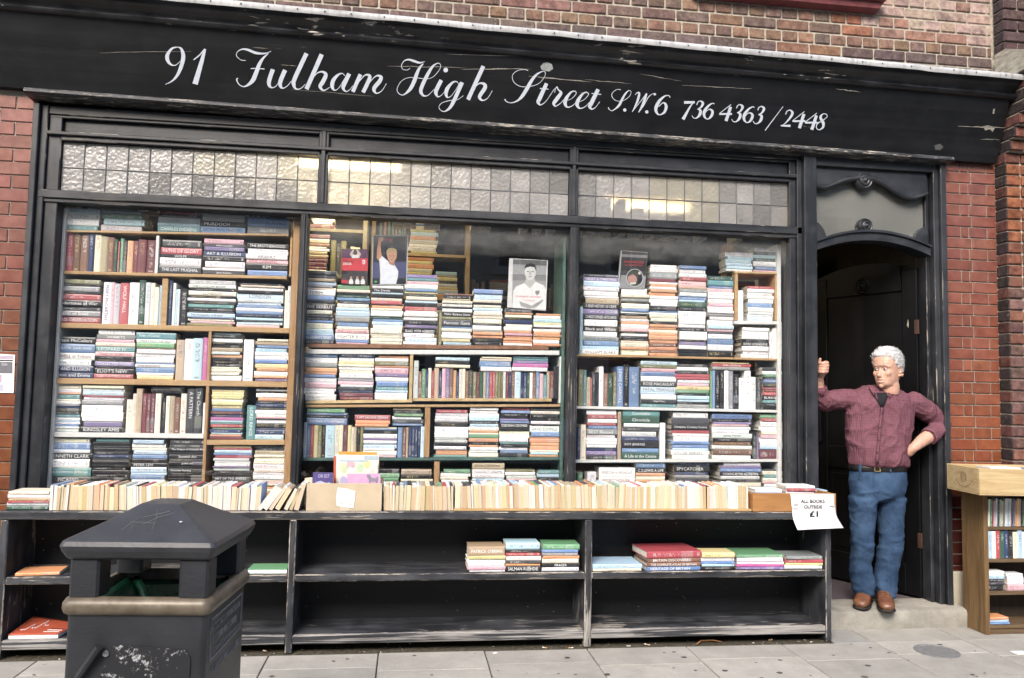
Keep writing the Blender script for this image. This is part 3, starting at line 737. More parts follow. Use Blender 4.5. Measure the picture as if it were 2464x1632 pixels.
for zm, st in [
 (ZA, [[(195,96,8),(140,110,22),(98,165,38),(92,205,42),(110,250,30),(150,277,12),(185,268,8),(220,235,6)],[(195,96,8),(228,112,24),(247,160,40),(248,215,44),(225,300,40),(190,375,30),(140,430,16),(75,463,4)]]),
 (ZA, [[(464,115,26),(430,240,44),(366,460,60)],[(455,120,10),(410,175,14),(350,222,10)]]),
 (ZA, [[(865,228,6),(815,222,7),(772,180,6),(785,140,8),(830,118,14),(880,122,24),(950,150,28),(1010,160,22),(1070,155,12),(1112,137,3)],[(1085,160,8),(1040,200,22),(1000,260,38),(965,350,46),(935,420,46),(890,465,28),(845,484,12),(800,465,10),(775,420,14),(785,402,14)],[(912,308,10),(980,306,10),(1048,312,10)]]),
 (ZA, [[(1130,315,46),(1095,420,46),(1095,470,36),(1120,495,14),(1160,480,8),(1200,420,6),(1235,350,6)],[(1250,322,46),(1205,430,46),(1205,480,34),(1230,500,14),(1275,475,8),(1310,430,6)]]),
 (ZA, [[(1460,158,46),(1345,405,46),(1335,465,40),(1355,505,18),(1400,505,10),(1450,460,6)]]),
 (ZA, [[(1610,168,48),(1460,510,46)],[(1480,460,5),(1520,400,8),(1570,350,12),(1620,340,22),(1650,370,40),(1620,440,46),(1595,480,40),(1610,512,22),(1640,520,12),(1690,490,6)]]),
 (ZA, [[(1838,380,6),(1810,355,10),(1770,370,24),(1725,420,42),(1712,480,40),(1735,520,14),(1775,500,6),(1820,430,6),(1850,380,5)],[(1880,358,44),(1830,460,46),(1822,505,30),(1850,532,12),(1890,510,6),(1915,475,4)]]),
 (ZA, [[(1990,365,42),(1915,535,42)],[(1935,500,4),(1990,420,8),(2040,370,14),(2082,385,36),(2060,450,42),(2015,542,42)],[(2045,500,4),(2100,420,8),(2150,378,14),(2190,390,36),(2180,430,44),(2130,490,44),(2125,525,34),(2150,550,14),(2200,525,8),(2245,455,4)]]),
 (ZBq, [[(235,225,6),(210,243,7),(165,238,6),(150,200,7),(175,155,10),(220,140,18),(275,155,26),(330,172,20),(383,160,3)],[(368,180,10),(330,225,26),(300,290,38),(280,350,42),(240,430,38),(190,480,18),(150,493,9),(112,465,8),(110,420,7),(150,355,6),(215,322,6),(300,322,7),(400,333,7),(470,310,6),(530,240,5),(540,195,6),(518,176,8),(470,200,20),(430,255,34),(385,340,40),(350,420,40),(345,465,38),(370,500,20),(410,500,9),(450,465,6),(478,435,4)]]),
 (ZBq, [[(548,345,42),(500,440,44),(495,480,36),(515,512,14),(550,495,7),(585,455,5)],[(592,245,23)]]),
 (ZBq, [[(722,385,5),(700,360,10),(660,370,22),(610,425,40),(595,480,38),(610,518,14),(650,500,6),(700,430,6),(730,375,5)],[(755,368,44),(720,450,42),(670,560,40),(630,625,30),(580,658,12),(540,645,8),(525,610,7),(560,570,7),(640,548,7),(710,540,7),(768,500,4)]]),
 (ZBq, [[(968,205,44),(815,540,44)],[(830,490,4),(880,420,8),(930,378,14),(975,385,34),(985,420,42),(940,490,42),(930,520,34),(960,548,16),(1010,525,8),(1058,450,4)]]),
 (ZBq, [[(1415,250,6),(1380,240,6),(1310,250,6),(1260,295,6),(1270,360,6),(1330,405,7),(1420,410,7),(1520,380,6),(1580,310,6),(1585,265,7),(1560,258,9),(1500,290,22),(1450,350,34),(1410,420,40),(1360,500,36),(1310,550,18),(1250,572,9),(1200,560,9),(1182,535,14)]]),
 (ZBq, [[(1600,378,40),(1530,530,44),(1515,565,36),(1540,592,14),(1590,560,7),(1640,490,5),(1680,430,5)],[(1532,428,10),(1618,436,10)]]),
 (ZBq, [[(1680,470,5),(1690,430,8),(1705,415,14),(1715,440,12),(1742,465,26),(1735,490,38),(1690,550,42),(1672,580,34),(1690,605,14),(1740,575,7),(1780,530,5)]]),
 (ZBq, [[(1775,560,5),(1850,530,6),(1895,480,8),(1880,455,10),(1840,470,20),(1795,530,38),(1785,580,38),(1810,615,16),(1860,600,8),(1905,555,5)]]),
 (ZBq, [[(1897,572,5),(1972,542,6),(2017,492,8),(2002,467,10),(1962,482,20),(1917,542,38),(1905,592,38),(1932,627,16),(1982,612,8),(2030,565,5)]]),
 (ZBq, [[(2115,437,40),(2045,580,44),(2030,610,36),(2055,636,14),(2095,610,7),(2130,560,4)],[(2050,478,10),(2145,488,10)]]),
 (ZC, [[(220,108,4),(180,105,5),(135,140,5),(135,180,5),(175,215,5),(240,215,5),(300,175,4),(320,130,5),(298,115,8),(265,145,18),(235,195,24),(205,255,26),(165,295,14),(130,313,7),(105,300,7),(95,280,9)]]),
 (ZC, [[(258,306,16)]]),
 (ZC, [[(360,158,4),(378,138,10),(400,142,22),(385,210,24),(352,285,12),(330,325,3)],[(330,325,3),(390,250,6),(475,140,8)],[(470,148,24),(440,240,28),(405,310,14),(390,330,3)],[(390,330,3),(440,270,6),(490,180,8),(530,148,6),(550,150,10)],[(552,151,12)]]),
 (ZC, [[(474,325,16)]]),
 (ZC, [[(703,185,8),(690,165,8),(650,170,16),(600,215,30),(565,280,36),(570,330,26),(600,353,10),(645,330,24),(665,275,32),(650,240,20),(625,240,10),(590,275,8)]]),
 (ZC, [[(840,232,30),(945,230,24)],[(935,225,8),(890,290,20),(830,398,36)]]),
 (ZC, [[(1812,272,6),(1635,508,10)]]),
 (ZC, [[(1838,350,10),(1850,320,10),(1880,308,12),(1905,335,28),(1880,385,22),(1830,440,10),(1795,462,6)],[(1790,460,14),(1885,462,26)]]),
 (ZC, [[(2245,375,8),(2240,350,8),(2205,345,10),(2180,380,26),(2205,430,32),(2205,475,22),(2165,500,10),(2140,480,10),(2150,440,12),(2200,410,8),(2245,375,8)]])]:
    glyph(zm, st)
for st, dx, dy in ((G3,0,0),(G6,0,0),(G4,0,0),(G3,390,35),(G6,392,35),(G3,600,53),(G4,720,70),(G4,842,85)): glyph(ZC, st, dx, dy)
# flaked paint: bare-wood splits and a bird mark on the board
def flake(poly, name='paint_flake', mat='flaked_wood'):
    mb = MB(); n0 = 0
    for p in poly: mb.v.append(tuple(board_pt(p[0], p[1], .0012)))
    mb.f.append(list(range(len(poly)))[::-1]); mb.m.append(0); mb.build(name, mat, sgb)
def split(x0, y0, x1, y1, w_):
    n = 10; top = []; bot = []
    for i in range(n+1):
        t_ = i/n; X = x0+(x1-x0)*t_; Y = y0+(y1-y0)*t_+random.uniform(-.8, .8); h = .7*w_*math.sin(math.pi*min(1, max(.05, t_)))*random.uniform(.3, 1.2)+.3
        top.append((X, Y-h/2)); bot.append((X, Y+h/2))
    flake(top+bot[::-1])
for s in ((932,159,1122,163,2.2),(1110,167,1280,166,3.5),(1272,183,1425,198,4.5),(1408,192,1520,202,2.2),(1075,131,1330,138,3),(1640,205,1810,214,1.5),(1540,178,1640,196,1.5),(2305,304,2420,308,4.5),(2360,335,2405,336,2),(2010,214,2070,222,3),(240,127,460,124,1.0),(700,215,900,232,1.2)): split(*s)
flake([(1300,160),(1308,152),(1318,150),(1328,155),(1331,166),(1322,172),(1312,171),(1303,168)], 'bird_mark', 'pigeon_mark')
flake([(2365,304),(2378,302),(2395,306),(2388,318),(2382,311),(2370,314)])
flake([(2390,262),(2394,262),(2392,274),(2388,274)])
flake([(2248,350),(2262,346),(2270,354),(2262,362),(2250,360)], 'bird_mark', 'gum')
# ================================================================ shopfront
sf = empty('shopfront', (3.1, 0, 0), 'black painted timber bookshop front with leaded lights, three display windows and a doorway', 'shopfront')
GB, GTM = .70, 2.474           # glass bottom, glass top
TB, TT = 2.546, 2.845          # leaded light bottom, top
def part(name, mb, mat='black_paint', smooth=False): 
    return mb.build(name, (mat, 'black_edge' if mat in ('black_paint', 'black_door') else 'black_edge_up') if mat.startswith('black_paint') else mat, sf, smooth)
def bx(mb, *a, b=.004): return mb.box(*a, m=0, b=b, mb=1)
# jambs and mullions
def jamb(name, segs, z0, z1):
    mb = MB()
    for x0, x1, y0, y1 in segs: bx(mb, x0, x1, y0, y1, z0, z1)
    return part(name, mb, 'black_paint_up')
jamb('jamb', [(.228, .262, -.045, .12)], 0, 3.045); jamb('jamb', [(.2625, .300, -.018, .12)], 0, 3.045); jamb('jamb', [(.3005, .371, .002, .12)], 0, 2.99)
for x0, x1, y0 in ((1.757, 1.801, -.012), (3.416, 3.470, -.012)):
    jamb('mullion', [(x0, x1, y0, .10)], .5, GTM); jamb('mullion_bead', [(x0+.014, x1-.014, y0-.010, y0)], .5, GTM)
for x0, x1 in ((1.846, 1.906), (3.406, 3.462)):
    jamb('transom_mullion', [(x0, x1, -.004, .08)], TB, 2.995); jamb('mullion_bead', [(x0+.017, x1-.017, -.016, -.004)], TB, 2.995)
jamb('jamb', [(4.882, 4.925, .0, .12)], .0, 2.99); jamb('jamb', [(4.9255, 4.958, -.02, .12)], .0, 3.0)
jamb('door_post', [(4.9585, 5.043, -.055, .14)], .02, 3.035)
jamb('door_jamb', [(5.862, 5.888, .02, .14)], .10, 2.965); jamb('door_jamb', [(5.8885, 5.925, -.03, .14)], .10, 3.03); jamb('door_jamb', [(5.9255, 5.966, -.055, .14)], .06, 3.035)
# rails
def rail(name, x0, x1, z0, z1, y0, y1=.10, mat='black_paint', b=.004):
    return part(name, bx(MB(), x0, x1, y0, y1, z0, z1, b=b), mat)
rail('head_rail', .3005, 4.958, 2.995, 3.045, -.010); rail('head_bead', .3005, 4.958, 2.978, 2.9945, .0)
rail('transom_ledge', .3005, 4.925, 2.872, 2.893, -.022); rail('transom_head', .371, 4.882, 2.846, 2.8715, -.004)
for x0, x1 in ((.3715, 1.8455), (1.9065, 3.4055), (3.4625, 4.8815)): rail('fascia_panel', x0, x1, 2.894, 2.9775, .03, .06)
rail('transom_bar', .2625, 4.958, 2.497, 2.5455, -.020); rail('transom_bead', .2625, 4.958, 2.474, 2.4965, -.008)
rail('sill', .30, 4.958, .66, .70, -.03, .16); rail('stall_riser', .30, 4.958, .0, .655, .02, .08)
rail('door_head', 5.0435, 5.888, 2.962, 3.03, -.03)
# plate glass
for x0, x1, lab in ((.365, 1.757, 0), (1.801, 3.416, 1), (3.470, 4.882, 2)):
    o = bpy.data.objects.new('window_pane', MB().box(-(x1-x0)/2, (x1-x0)/2, -.003, .003, -1.774/2, 1.774/2).mesh('window_pane', mats=('glass' if lab else 'glass_clear',))); COL.objects.link(o)
    o.parent = sf; o.location = Vector(((x0+x1)/2, .055, .70+.887))-origin(sf)
# leaded lights, every quarry a piece of rippled glass
def leaded(x0, x1, n, warm):
    zm = TB+(TT-TB)*.485; w_ = (x1-x0)/n
    lf = MB().tube([(x0, .0275, zm), (x1, .0275, zm)], .0038, 6).build('leaded_light', 'lead_came', sf)
    mesh = MB().box(-w_/2+.0025, w_/2-.0025, -.002, .002, -.069, .069).mesh('leaded_pane', mats=('ripple_glass',))
    mesh2 = MB().box(-w_/2+.0025, w_/2-.0025, -.002, .002, -.0735, .0735).mesh('leaded_pane', mats=('ripple_glass',))
    for i in range(n):
        for j, (mm, zc) in enumerate(((mesh, TB+.0725), (mesh2, zm+.0765))):
            g = random.choice((.40, .54, .64, .70, .74, .77)); c = (g, g*.98, g*.955)
            if (i, j) in warm: c = (.74, .70, .58)  # yellower tint paints the lamp glow into these panes
            o = inst(mm, 'leaded_pane', lf, (x0+w_*(i+.5), .03, zc), c); o.rotation_euler = (random.uniform(-.02, .02), 0, random.uniform(-.02, .02))
        if i: MB().tube([(x0+w_*i, .027, TB), (x0+w_*i, .027, TT)], .0038, 6).build('lead_came', 'lead_came', lf)
leaded(.372, 1.845, 12, {(6, 1), (7, 1), (10, 1), (11, 1), (11, 0)})
leaded(1.907, 3.405, 12, {(0, 0), (0, 1), (1, 0), (1, 1), (2, 0)})
leaded(3.463, 4.881, 12, {(4, 1), (5, 1), (6, 1), (7, 1), (7, 0), (6, 0)})
# fanlight over the door: arch bar, glass, scroll board and roundels
def fz(px, py, y=-.01): p = at(px, py, y); return p.x, p.z
ax0, ax1 = 5.0435, 5.862
def arch(x, zc, rise): t_ = (x-(ax0+ax1)/2)/((ax1-ax0)/2); return zc-rise*t_*t_
n = 24
for nm, z_lo, z_hi, y0, y1 in (('arch_bar', 2.478, 2.532, -.03, .10), ('arch_bead', 2.532, 2.548, -.045, .05)):
    lo = [(ax0+(ax1-ax0)*i/n) for i in range(n+1)]
    poly = [(x, arch(x, z_lo, .085)) for x in lo]+[(x, arch(x, z_hi, .088)) for x in lo[::-1]]
    MB().prismy(poly, y0, y1).build(nm, 'black_paint', sf)
lo = [(ax0+(ax1-ax0)*i/n) for i in range(n+1)]
MB().prismy([(x, arch(x, 2.53, .085)) for x in lo]+[(ax1, 2.962), (ax0, 2.962)], .045, .051).build('fanlight_glass', 'fan_glass', sf)
wave = [(5.0435, 2.845), (5.08, 2.825), (5.13, 2.822), (5.18, 2.84), (5.25, 2.872), (5.33, 2.893), (5.42, 2.90), (5.50, 2.888), (5.57, 2.855), (5.64, 2.815), (5.70, 2.79), (5.76, 2.785), (5.81, 2.80), (5.862, 2.82)]
ws_ = [(p[0], p[1]) for p in spline([(a, b, 0) for a, b in wave], 4)]
MB().prismy([(x, z) for x, z in ws_]+[(5.862, 2.961), (5.0435, 2.961)], .0, .04).build('scroll_board', 'black_paint', sf)
MB().tube([(x, -.006, z) for x, z in ws_], [.013+.007*math.sin(math.pi*i/(len(ws_)-1)) for i in range(len(ws_))], 10).build('scroll_band', 'black_paint', sf, True)
rprof = [(.060, -.03), (.062, .0), (.058, .012), (.050, .018), (.044, .014), (.038, .014), (.034, .024), (.026, .026), (.020, .020), (.014, .022), (.009, .034), (.0, .038)]
for (x, z_, s_) in ((5.405, 2.884, 1.0), (5.41, 2.578, .85)):
    o = MB().lathe([(a*s_, b) for a, b in rprof], (x, .0, z_), 28, 'y').build('roundel', 'black_paint', sf); smooth_by_angle(o, 60)
MB().prismy([(5.35+.12*i/12, 2.548+.075*math.sin(math.pi*i/12)) for i in range(13)], .0, .03).build('arch_crest', 'black_paint', sf)
for sg, xc in ((1, 5.0435), (-1, 5.862)):
    pts = [(xc+sg*.10*math.cos(a*math.pi/16), 2.445+.15*math.sin(a*math.pi/16)) for a in range(9)]
    MB().prismy(([(xc, 2.44)]+pts)[::sg], .0, .04).build('spandrel', 'black_paint', sf)
# the door, standing open inwards on its right-hand hinges
DOOR_H = Vector((5.852, .10, .125)); th = math.radians(64)
ddx = Vector((-math.cos(th), math.sin(th), 0)); ddn = Vector((-math.sin(th), -math.cos(th), 0))
def dbox(mb, u0, u1, z0, z1, n0, n1, m=0, b=.004):
    base = len(mb.v); mb.box(u0, u1, n0, n1, z0, z1, m=m, b=b)
    for i in range(base, len(mb.v)):
        u, nn, zz = mb.v[i]; p = DOOR_H+ddx*u+ddn*nn+Vector((0, 0, zz)); mb.v[i] = tuple(p)
    return mb
def darch(u): return 2.205+.075*(1-((u-.40)/.40)**2)
dl = MB()
us = [.80*i/20 for i in range(21)]
def dprism(poly, n0, n1):
    mb = MB(); n_ = len(poly)
    for nn in (n0, n1): mb.v += [tuple(DOOR_H+ddx*u+ddn*nn+Vector((0, 0, z_))) for u, z_ in poly]
    for i in range(n_):
        j = (i+1) % n_; mb.f.append([i, j, n_+j, n_+i]); mb.m.append(0)
    mb.f.append(list(range(n_))[::-1]); mb.m.append(0); mb.f.append(list(range(n_, 2*n_))); mb.m.append(0); return mb
door = dprism([(0, 0), (.80, 0)]+[(u, darch(u)) for u in us[::-1]], -.03, .0).build('door', 'black_door', sf)
def dsub(name, mb, mat='black_door'): return mb.build(name, mat, door)
door_off = origin(door)
dsub('stile', dbox(MB(), 0, .105, 0, darch(.0)-.005, .0002, .014)); dsub('stile', dbox(MB(), .695, .80, 0, darch(.8)-.005, .0002, .014))
dsub('lock_rail', dbox(MB(), .1055, .6945, .80, .96, .0002, .0138)); dsub('bottom_rail', dbox(MB(), .1055, .6945, 0, .20, .0002, .0138))
dsub('top_rail', dprism([(.1055, 2.06), (.6945, 2.06)]+[(u, darch(u)-.004) for u in us[::-1] if .10 < u < .70], .0002, .0138))
dsub('lower_panel', dbox(MB(), .14, .66, .235, .765, .0002, .008, b=.006)); 
mbr = MB()
for a, b in rprof: pass
rings = []
for a, b in rprof:
    rings.append([tuple(DOOR_H+ddx*(.40+a*1.0*math.cos(2*math.pi*k/24))+ddn*(b+.004)+Vector((0, 0, 2.12+a*math.sin(2*math.pi*k/24)))) for k in range(24)])
o = dsub('roundel', MB().loft(rings[::-1])); smooth_by_angle(o, 60)
for zz in (.32, 1.75): dsub('hinge', dbox(MB(), -.012, .02, zz, zz+.10, .0, .018), 'hinge')
dsub('door_handle', dbox(MB(), .73, .745, .98, 1.22, .014, .05, b=.006))
# ================================================================ doorstep
st = MB()
prof = [(-.145, -.01), (-.150, .085), (-.143, .105), (-.125, .112), (.12, .115), (.12, -.01)]
o = tag(st.prism(prof[::-1][::-1], 5.0, 6.0).build('doorstep', 'concrete', None), 'worn grey concrete doorstep under the standing man', 'doorstep'); smooth_by_angle(o, 40)
# ================================================================ inside the shop
ins = tag(MB().box(.0, 6.36, .121, 4.6, -.05, .110).build('shop_floor', 'carpet'), kind='structure')
tag(MB().box(.0, 6.36, .13, 4.6, 3.05, 3.12).build('ceiling', 'interior_wall'), kind='structure')
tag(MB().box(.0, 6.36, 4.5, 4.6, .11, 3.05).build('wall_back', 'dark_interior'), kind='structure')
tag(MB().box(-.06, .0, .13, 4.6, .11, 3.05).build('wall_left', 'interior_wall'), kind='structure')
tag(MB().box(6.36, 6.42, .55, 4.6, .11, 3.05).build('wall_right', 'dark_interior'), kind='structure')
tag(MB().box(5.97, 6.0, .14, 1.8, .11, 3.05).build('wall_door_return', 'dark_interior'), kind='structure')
def lamp(x, y, z, lab, energy):
    l_ = empty('ceiling_lamp', (x, y, z), lab, 'ceiling lamp', 'tube lamps under the shop ceiling')
    MB().box(x-.36, x+.36, y-.04, y+.04, z+.025, z+.08, b=.008).build('lamp_housing', 'white_board', l_)
    MB().tube([(x-.34, y, z), (x+.34, y, z)], .016, 10).build('lamp_tube', 'tube_glow', l_, True)
    ld = bpy.data.lights.new('lamp_light', 'AREA'); ld.shape = 'RECTANGLE'; ld.size = .66; ld.size_y = .08; ld.energy = energy; ld.color = (1, .84, .56)
    lo_ = bpy.data.objects.new('lamp_light', ld); COL.objects.link(lo_); lo_.parent = l_; lo_.location = (0, 0, -.03)
lamp(2.0, .42, 2.93, 'warm tube lamp glowing behind the left end of the leaded lights', 8)
lamp(4.25, 1.1, 2.93, 'warm tube lamp glowing behind the right end of the leaded lights', 2.5)
# ================================================================ across the street (seen only mirrored in the glass)
tb = empty('terraced_house', (2.5, -15, 0), 'pale brick terrace with white sash windows mirrored in the shop glass', 'building')
MB().box(-14, 20, -19, -15, -.3, 8.6).build('wall', 'stock_brick', tb)
MB().prism([(-15.0, 8.62), (-19, 8.62), (-17, 10.6)][::-1], -14, 20).build('roof', 'roof_slate', tb)
for i in range(11):
    for zz in (1.2, 4.6):
        x = -12.2+i*2.9
        fr = MB().box(x-.62, x+.62, -15.02, -14.93, zz, zz+1.9).build('window', 'sash_white', tb)
        for a in (0, 1):
            for b in (0, 1): MB().box(x-.54+a*.56, x-.02+a*.56, -14.925, -14.915, zz+.1+b*.88, zz+.92+b*.88).build('pane', 'roof_slate', fr)
        MB().box(x-.7, x+.7, -15.0, -14.85, zz-.12, zz-.004).build('sill', 'sash_white', fr)
# ================================================================ books
ZM = {'L1': (90,480,.1913), 'L2': (380,480,.1913), 'L3': (90,760,.1658), 'L4': (400,760,.1658), 'L5': (90,980,.1658), 'L6': (400,980,.1658),
      'M1': (720,510,.21685), 'M2': (1030,510,.21685), 'M3': (720,830,.2232), 'M4': (1030,830,.2232),
      'R1': (1380,560,.2041), 'R2': (1640,560,.2041), 'R3': (1380,860,.2105), 'R4': (1640,860,.2105),
      'P6': (0,1132,.3189), 'P7': (600,1132,.3189), 'P8': (1300,1132,.3189), 'P5': (1844,1012,.3954), 'PK': (2264,1080,.3063)}
def zp(z, x, y, Y): a, b, s = ZM[z]; return at(a+x*s, b+y*s, Y)
PAL = {'w': (.80,.81,.82,'white'), 'l': (.58,.60,.61,'light grey'), 'a': (.25,.26,.27,'grey'), 'd': (.055,.058,.068,'dark grey'), 'k': (.016,.016,.020,'black'),
 'c': (.74,.69,.54,'cream'), 'T': (.42,.33,.22,'tan'), 'n': (.21,.10,.065,'brown'), 'y': (.70,.62,.30,'yellow'), 'o': (.68,.32,.15,'orange'),
 'r': (.40,.07,.085,'red'), 'm': (.16,.04,.055,'maroon'), 'p': (.66,.40,.45,'pink'), 'M': (.48,.11,.32,'magenta'), 'v': (.20,.15,.34,'purple'),
 'b': (.13,.24,.46,'blue'), 'B': (.025,.045,.13,'navy'), 's': (.42,.60,.72,'pale blue'), 't': (.10,.27,.30,'teal'), 'g': (.14,.32,.17,'green'), 'G': (.03,.085,.06,'dark green'), 'O': (.20,.19,.085,'olive')}
ORD = ['first', 'second', 'third', 'fourth', 'fifth', 'sixth', 'seventh', 'eighth', 'ninth', 'tenth', 'eleventh', 'twelfth', 'thirteenth', 'fourteenth', 'fifteenth', 'sixteenth', 'seventeenth', 'eighteenth', 'nineteenth', 'twentieth']
def ordn(i):
    if i < 20: return ORD[i]
    if i == 29: return 'thirtieth'
    tens = {2: 'twenty', 3: 'thirty', 4: 'forty', 5: 'fifty'}
    n_ = i+1
    if n_ % 10 == 0: return {2: 'twentieth', 3: 'thirtieth', 4: 'fortieth', 5: 'fiftieth', 6: 'sixtieth', 7: 'seventieth', 8: 'eightieth', 9: 'ninetieth'}[n_//10]
    return {2: 'twenty', 3: 'thirty', 4: 'forty', 5: 'fifty', 6: 'sixty', 7: 'seventy', 8: 'eighty', 9: 'ninety'}[n_//10]+'-'+ORD[n_ % 10-1]
class BB:
    """book mesh collector with colour attributes; slot 0 cover, slot 1 pages"""
    def __init__(s): s.v = []; s.f = []; s.m = []; s.uv = []; s.c1 = []; s.c2 = []; s.dm = []; s.tx = []; s.pc = []
    def add(s, P, F, mi, uvs, at_):
        b = len(s.v); s.v += P; s.f += [[b+i for i in f] for f in F]; s.m += [mi]*len(F); s.uv += uvs
        n_ = len(P); s.c1 += [at_['c1']]*n_; s.c2 += [at_['c2']]*n_; s.dm += [at_['dm']]*n_; s.tx += [at_['tx']]*n_; s.pc += [at_['pc']]*n_
    def obj(s, name, parent=None, loc=Vector((0,0,0)), mats=('book_cover', 'pages_flat'), link=True):
        me = bpy.data.meshes.new(name); me.from_pydata([tuple(Vector(p)-loc) for p in s.v], [], s.f)
        for mm in mats: me.materials.append(M(mm))
        if len(mats) > 1: me.polygons.foreach_set('material_index', s.m)
        ul = me.uv_layers.new(name='UVMap'); ul.data.foreach_set('uv', [c for u in s.uv for q in u for c in q])
        for nm, arr in (('c1', s.c1), ('c2', s.c2), ('pc', s.pc)):
            a = me.attributes.new(nm, 'FLOAT_COLOR', 'POINT'); a.data.foreach_set('color', [x for c in arr for x in (*c[:3], 1.0)])
        a = me.attributes.new('dm', 'FLOAT_VECTOR', 'POINT'); a.data.foreach_set('vector', [x for c in s.dm for x in c])
        a = me.attributes.new('tx', 'FLOAT', 'POINT'); a.data.foreach_set('value', s.tx)
        me.update(); o = bpy.data.objects.new(name, me); COL.objects.link(o)
        if parent: o.parent = parent; o.location = loc-origin(parent)
        else: o.location = loc
        return o
def book_parts(L, D, T, hard, xf, at_):
    """cover shell and page block; spine on the -y side; xf maps local to world"""
    b = .0024 if hard else .0006; b = min(b, T*.2)
    pr2 = [(D, 0), (.003, 0), (0, .22*T), (0, .78*T), (.003, T), (D, T), (D, T-b), (.006, T-b), (.006, b), (D, b)]
    P = [xf(-L/2, y, z) for y, z in pr2]+[xf(L/2, y, z) for y, z in pr2]; n = 10
    F = []; U = []
    for i in range(n):
        j = (i+1) % n; F.append((i, n+i, n+j, j))
        if i in (1, 2, 3):
            v0, v1 = pr2[i][1]/T, pr2[j][1]/T; U.append([(0, v0), (L, v0), (L, v1), (0, v1)])
        else: U.append([(0, -1)]*4)
    F.append(tuple(range(n))); U.append([(0, -1)]*n); F.append(tuple(range(2*n-1, n-1, -1))); U.append([(0, -1)]*n)
    e = .003 if hard else .0002; x0, x1, y0, y1, z0, z1 = -L/2+e, L/2-e, .0062, D-e, b, T-b
    Q = [xf(x0,y0,z0), xf(x1,y0,z0), xf(x1,y1,z0), xf(x0,y1,z0), xf(x0,y0,z1), xf(x1,y0,z1), xf(x1,y1,z1), xf(x0,y1,z1)]
    G = [(0,3,2,1),(4,5,6,7),(0,1,5,4),(1,2,6,5),(2,3,7,6),(3,0,4,7)]
    return (P, F, U), (Q, G, [[(0, -1)]*4]*6)
BOOKS = []      # every window book, sorted later by how large it shows
def mkbook(code, L, D, T, xf, where, title=None, hard=None, hl=None, pc=None, force=False, txt=None, centre=None):
    c = PAL[code]; j = random.uniform(.82, 1.16); c1 = tuple(min(.86, v*j*random.uniform(.94, 1.06)) for v in c[:3]); lum = sum(c1)/3; c1 = tuple(min(.88, (v*.80+lum*.20)*1.10) for v in c1)
    if txt: c2 = PAL[txt][:3]
    elif lum > .3: c2 = random.choice(((.03,.03,.04), (.05,.05,.10), (.25,.04,.05), (.06,.12,.28), (.2,.2,.2)))
    else: c2 = random.choice(((.62,.62,.62), (.62,.62,.62), (.55,.47,.22), (.7,.7,.68)))
    hard = (T > .03 or random.random() < .35) if hard is None else hard
    at_ = dict(c1=c1, c2=c2, dm=(L, T, random.uniform(0, 60)), tx=0.0 if title else (1.0 if random.random() < .9 else .0), pc=pc or random.choice(((.62,.58,.48),(.66,.62,.52),(.55,.49,.38),(.68,.67,.63))))
    BOOKS.append(dict(L=L, D=D, T=T, hard=hard, xf=xf, at=at_, where=where, title=title, col=c[3], force=force, area=L*T*(1 if not force else 50), hl=hl, c2=c2, centre=centre, group='books stacked behind the glass'))
def lie(cx, y, z, ang=0.0):
    ca, sa = math.cos(ang), math.sin(ang)
    return lambda a, b, c: Vector((cx+a*ca-b*sa, y+a*sa+b*ca, z+c))
def stand(cx, y, z, L, T, lean=0.0):
    cl, sl_ = math.cos(lean), math.sin(lean)
    def f(a, b, c):
        u, h = c-T/2, L/2-a
        return Vector((cx+u*cl+h*sl_, y+b, z+h*cl-u*sl_+abs(sl_)*T/2))
    return f
SH = {}
def shelf_line(key, p1, p2, Y): SH[key] = (zp(*p1, Y), zp(*p2, Y), Y)
def shelf_z(key, X):
    a, b, Y = SH[key]; return a.z+(b.z-a.z)*(X-a.x)/(b.x-a.x)
def board(key, th_, parent, mat, x0=None, x1=None, depth=.30, name='shelf'):
    a, b, Y = SH[key]; x0 = a.x if x0 is None else x0; x1 = b.x if x1 is None else x1
    z0, z1 = shelf_z(key, x0), shelf_z(key, x1); mb = MB().box(x0, x1, Y-.012, Y+depth, 0, th_, b=.002)
    mb.v = [(p[0], p[1], p[2]-th_-.0008+z0+(z1-z0)*(p[0]-x0)/(x1-x0)) for p in mb.v]
    return mb.build(name, mat, parent)
def upright(zm, x0, x1, ytop, ybot, Y, parent, mat, depth=.29, name='divider'):
    p = zp(zm, x0, (ytop+ybot)/2, Y); q = zp(zm, x1, (ytop+ybot)/2, Y); t_ = zp(zm, (x0+x1)/2, ytop, Y).z; b_ = zp(zm, (x0+x1)/2, ybot, Y).z
    return MB().box(p.x, q.x, Y-.0105, Y+depth, b_, t_, b=.002).build(name, mat, parent)
STK = {}
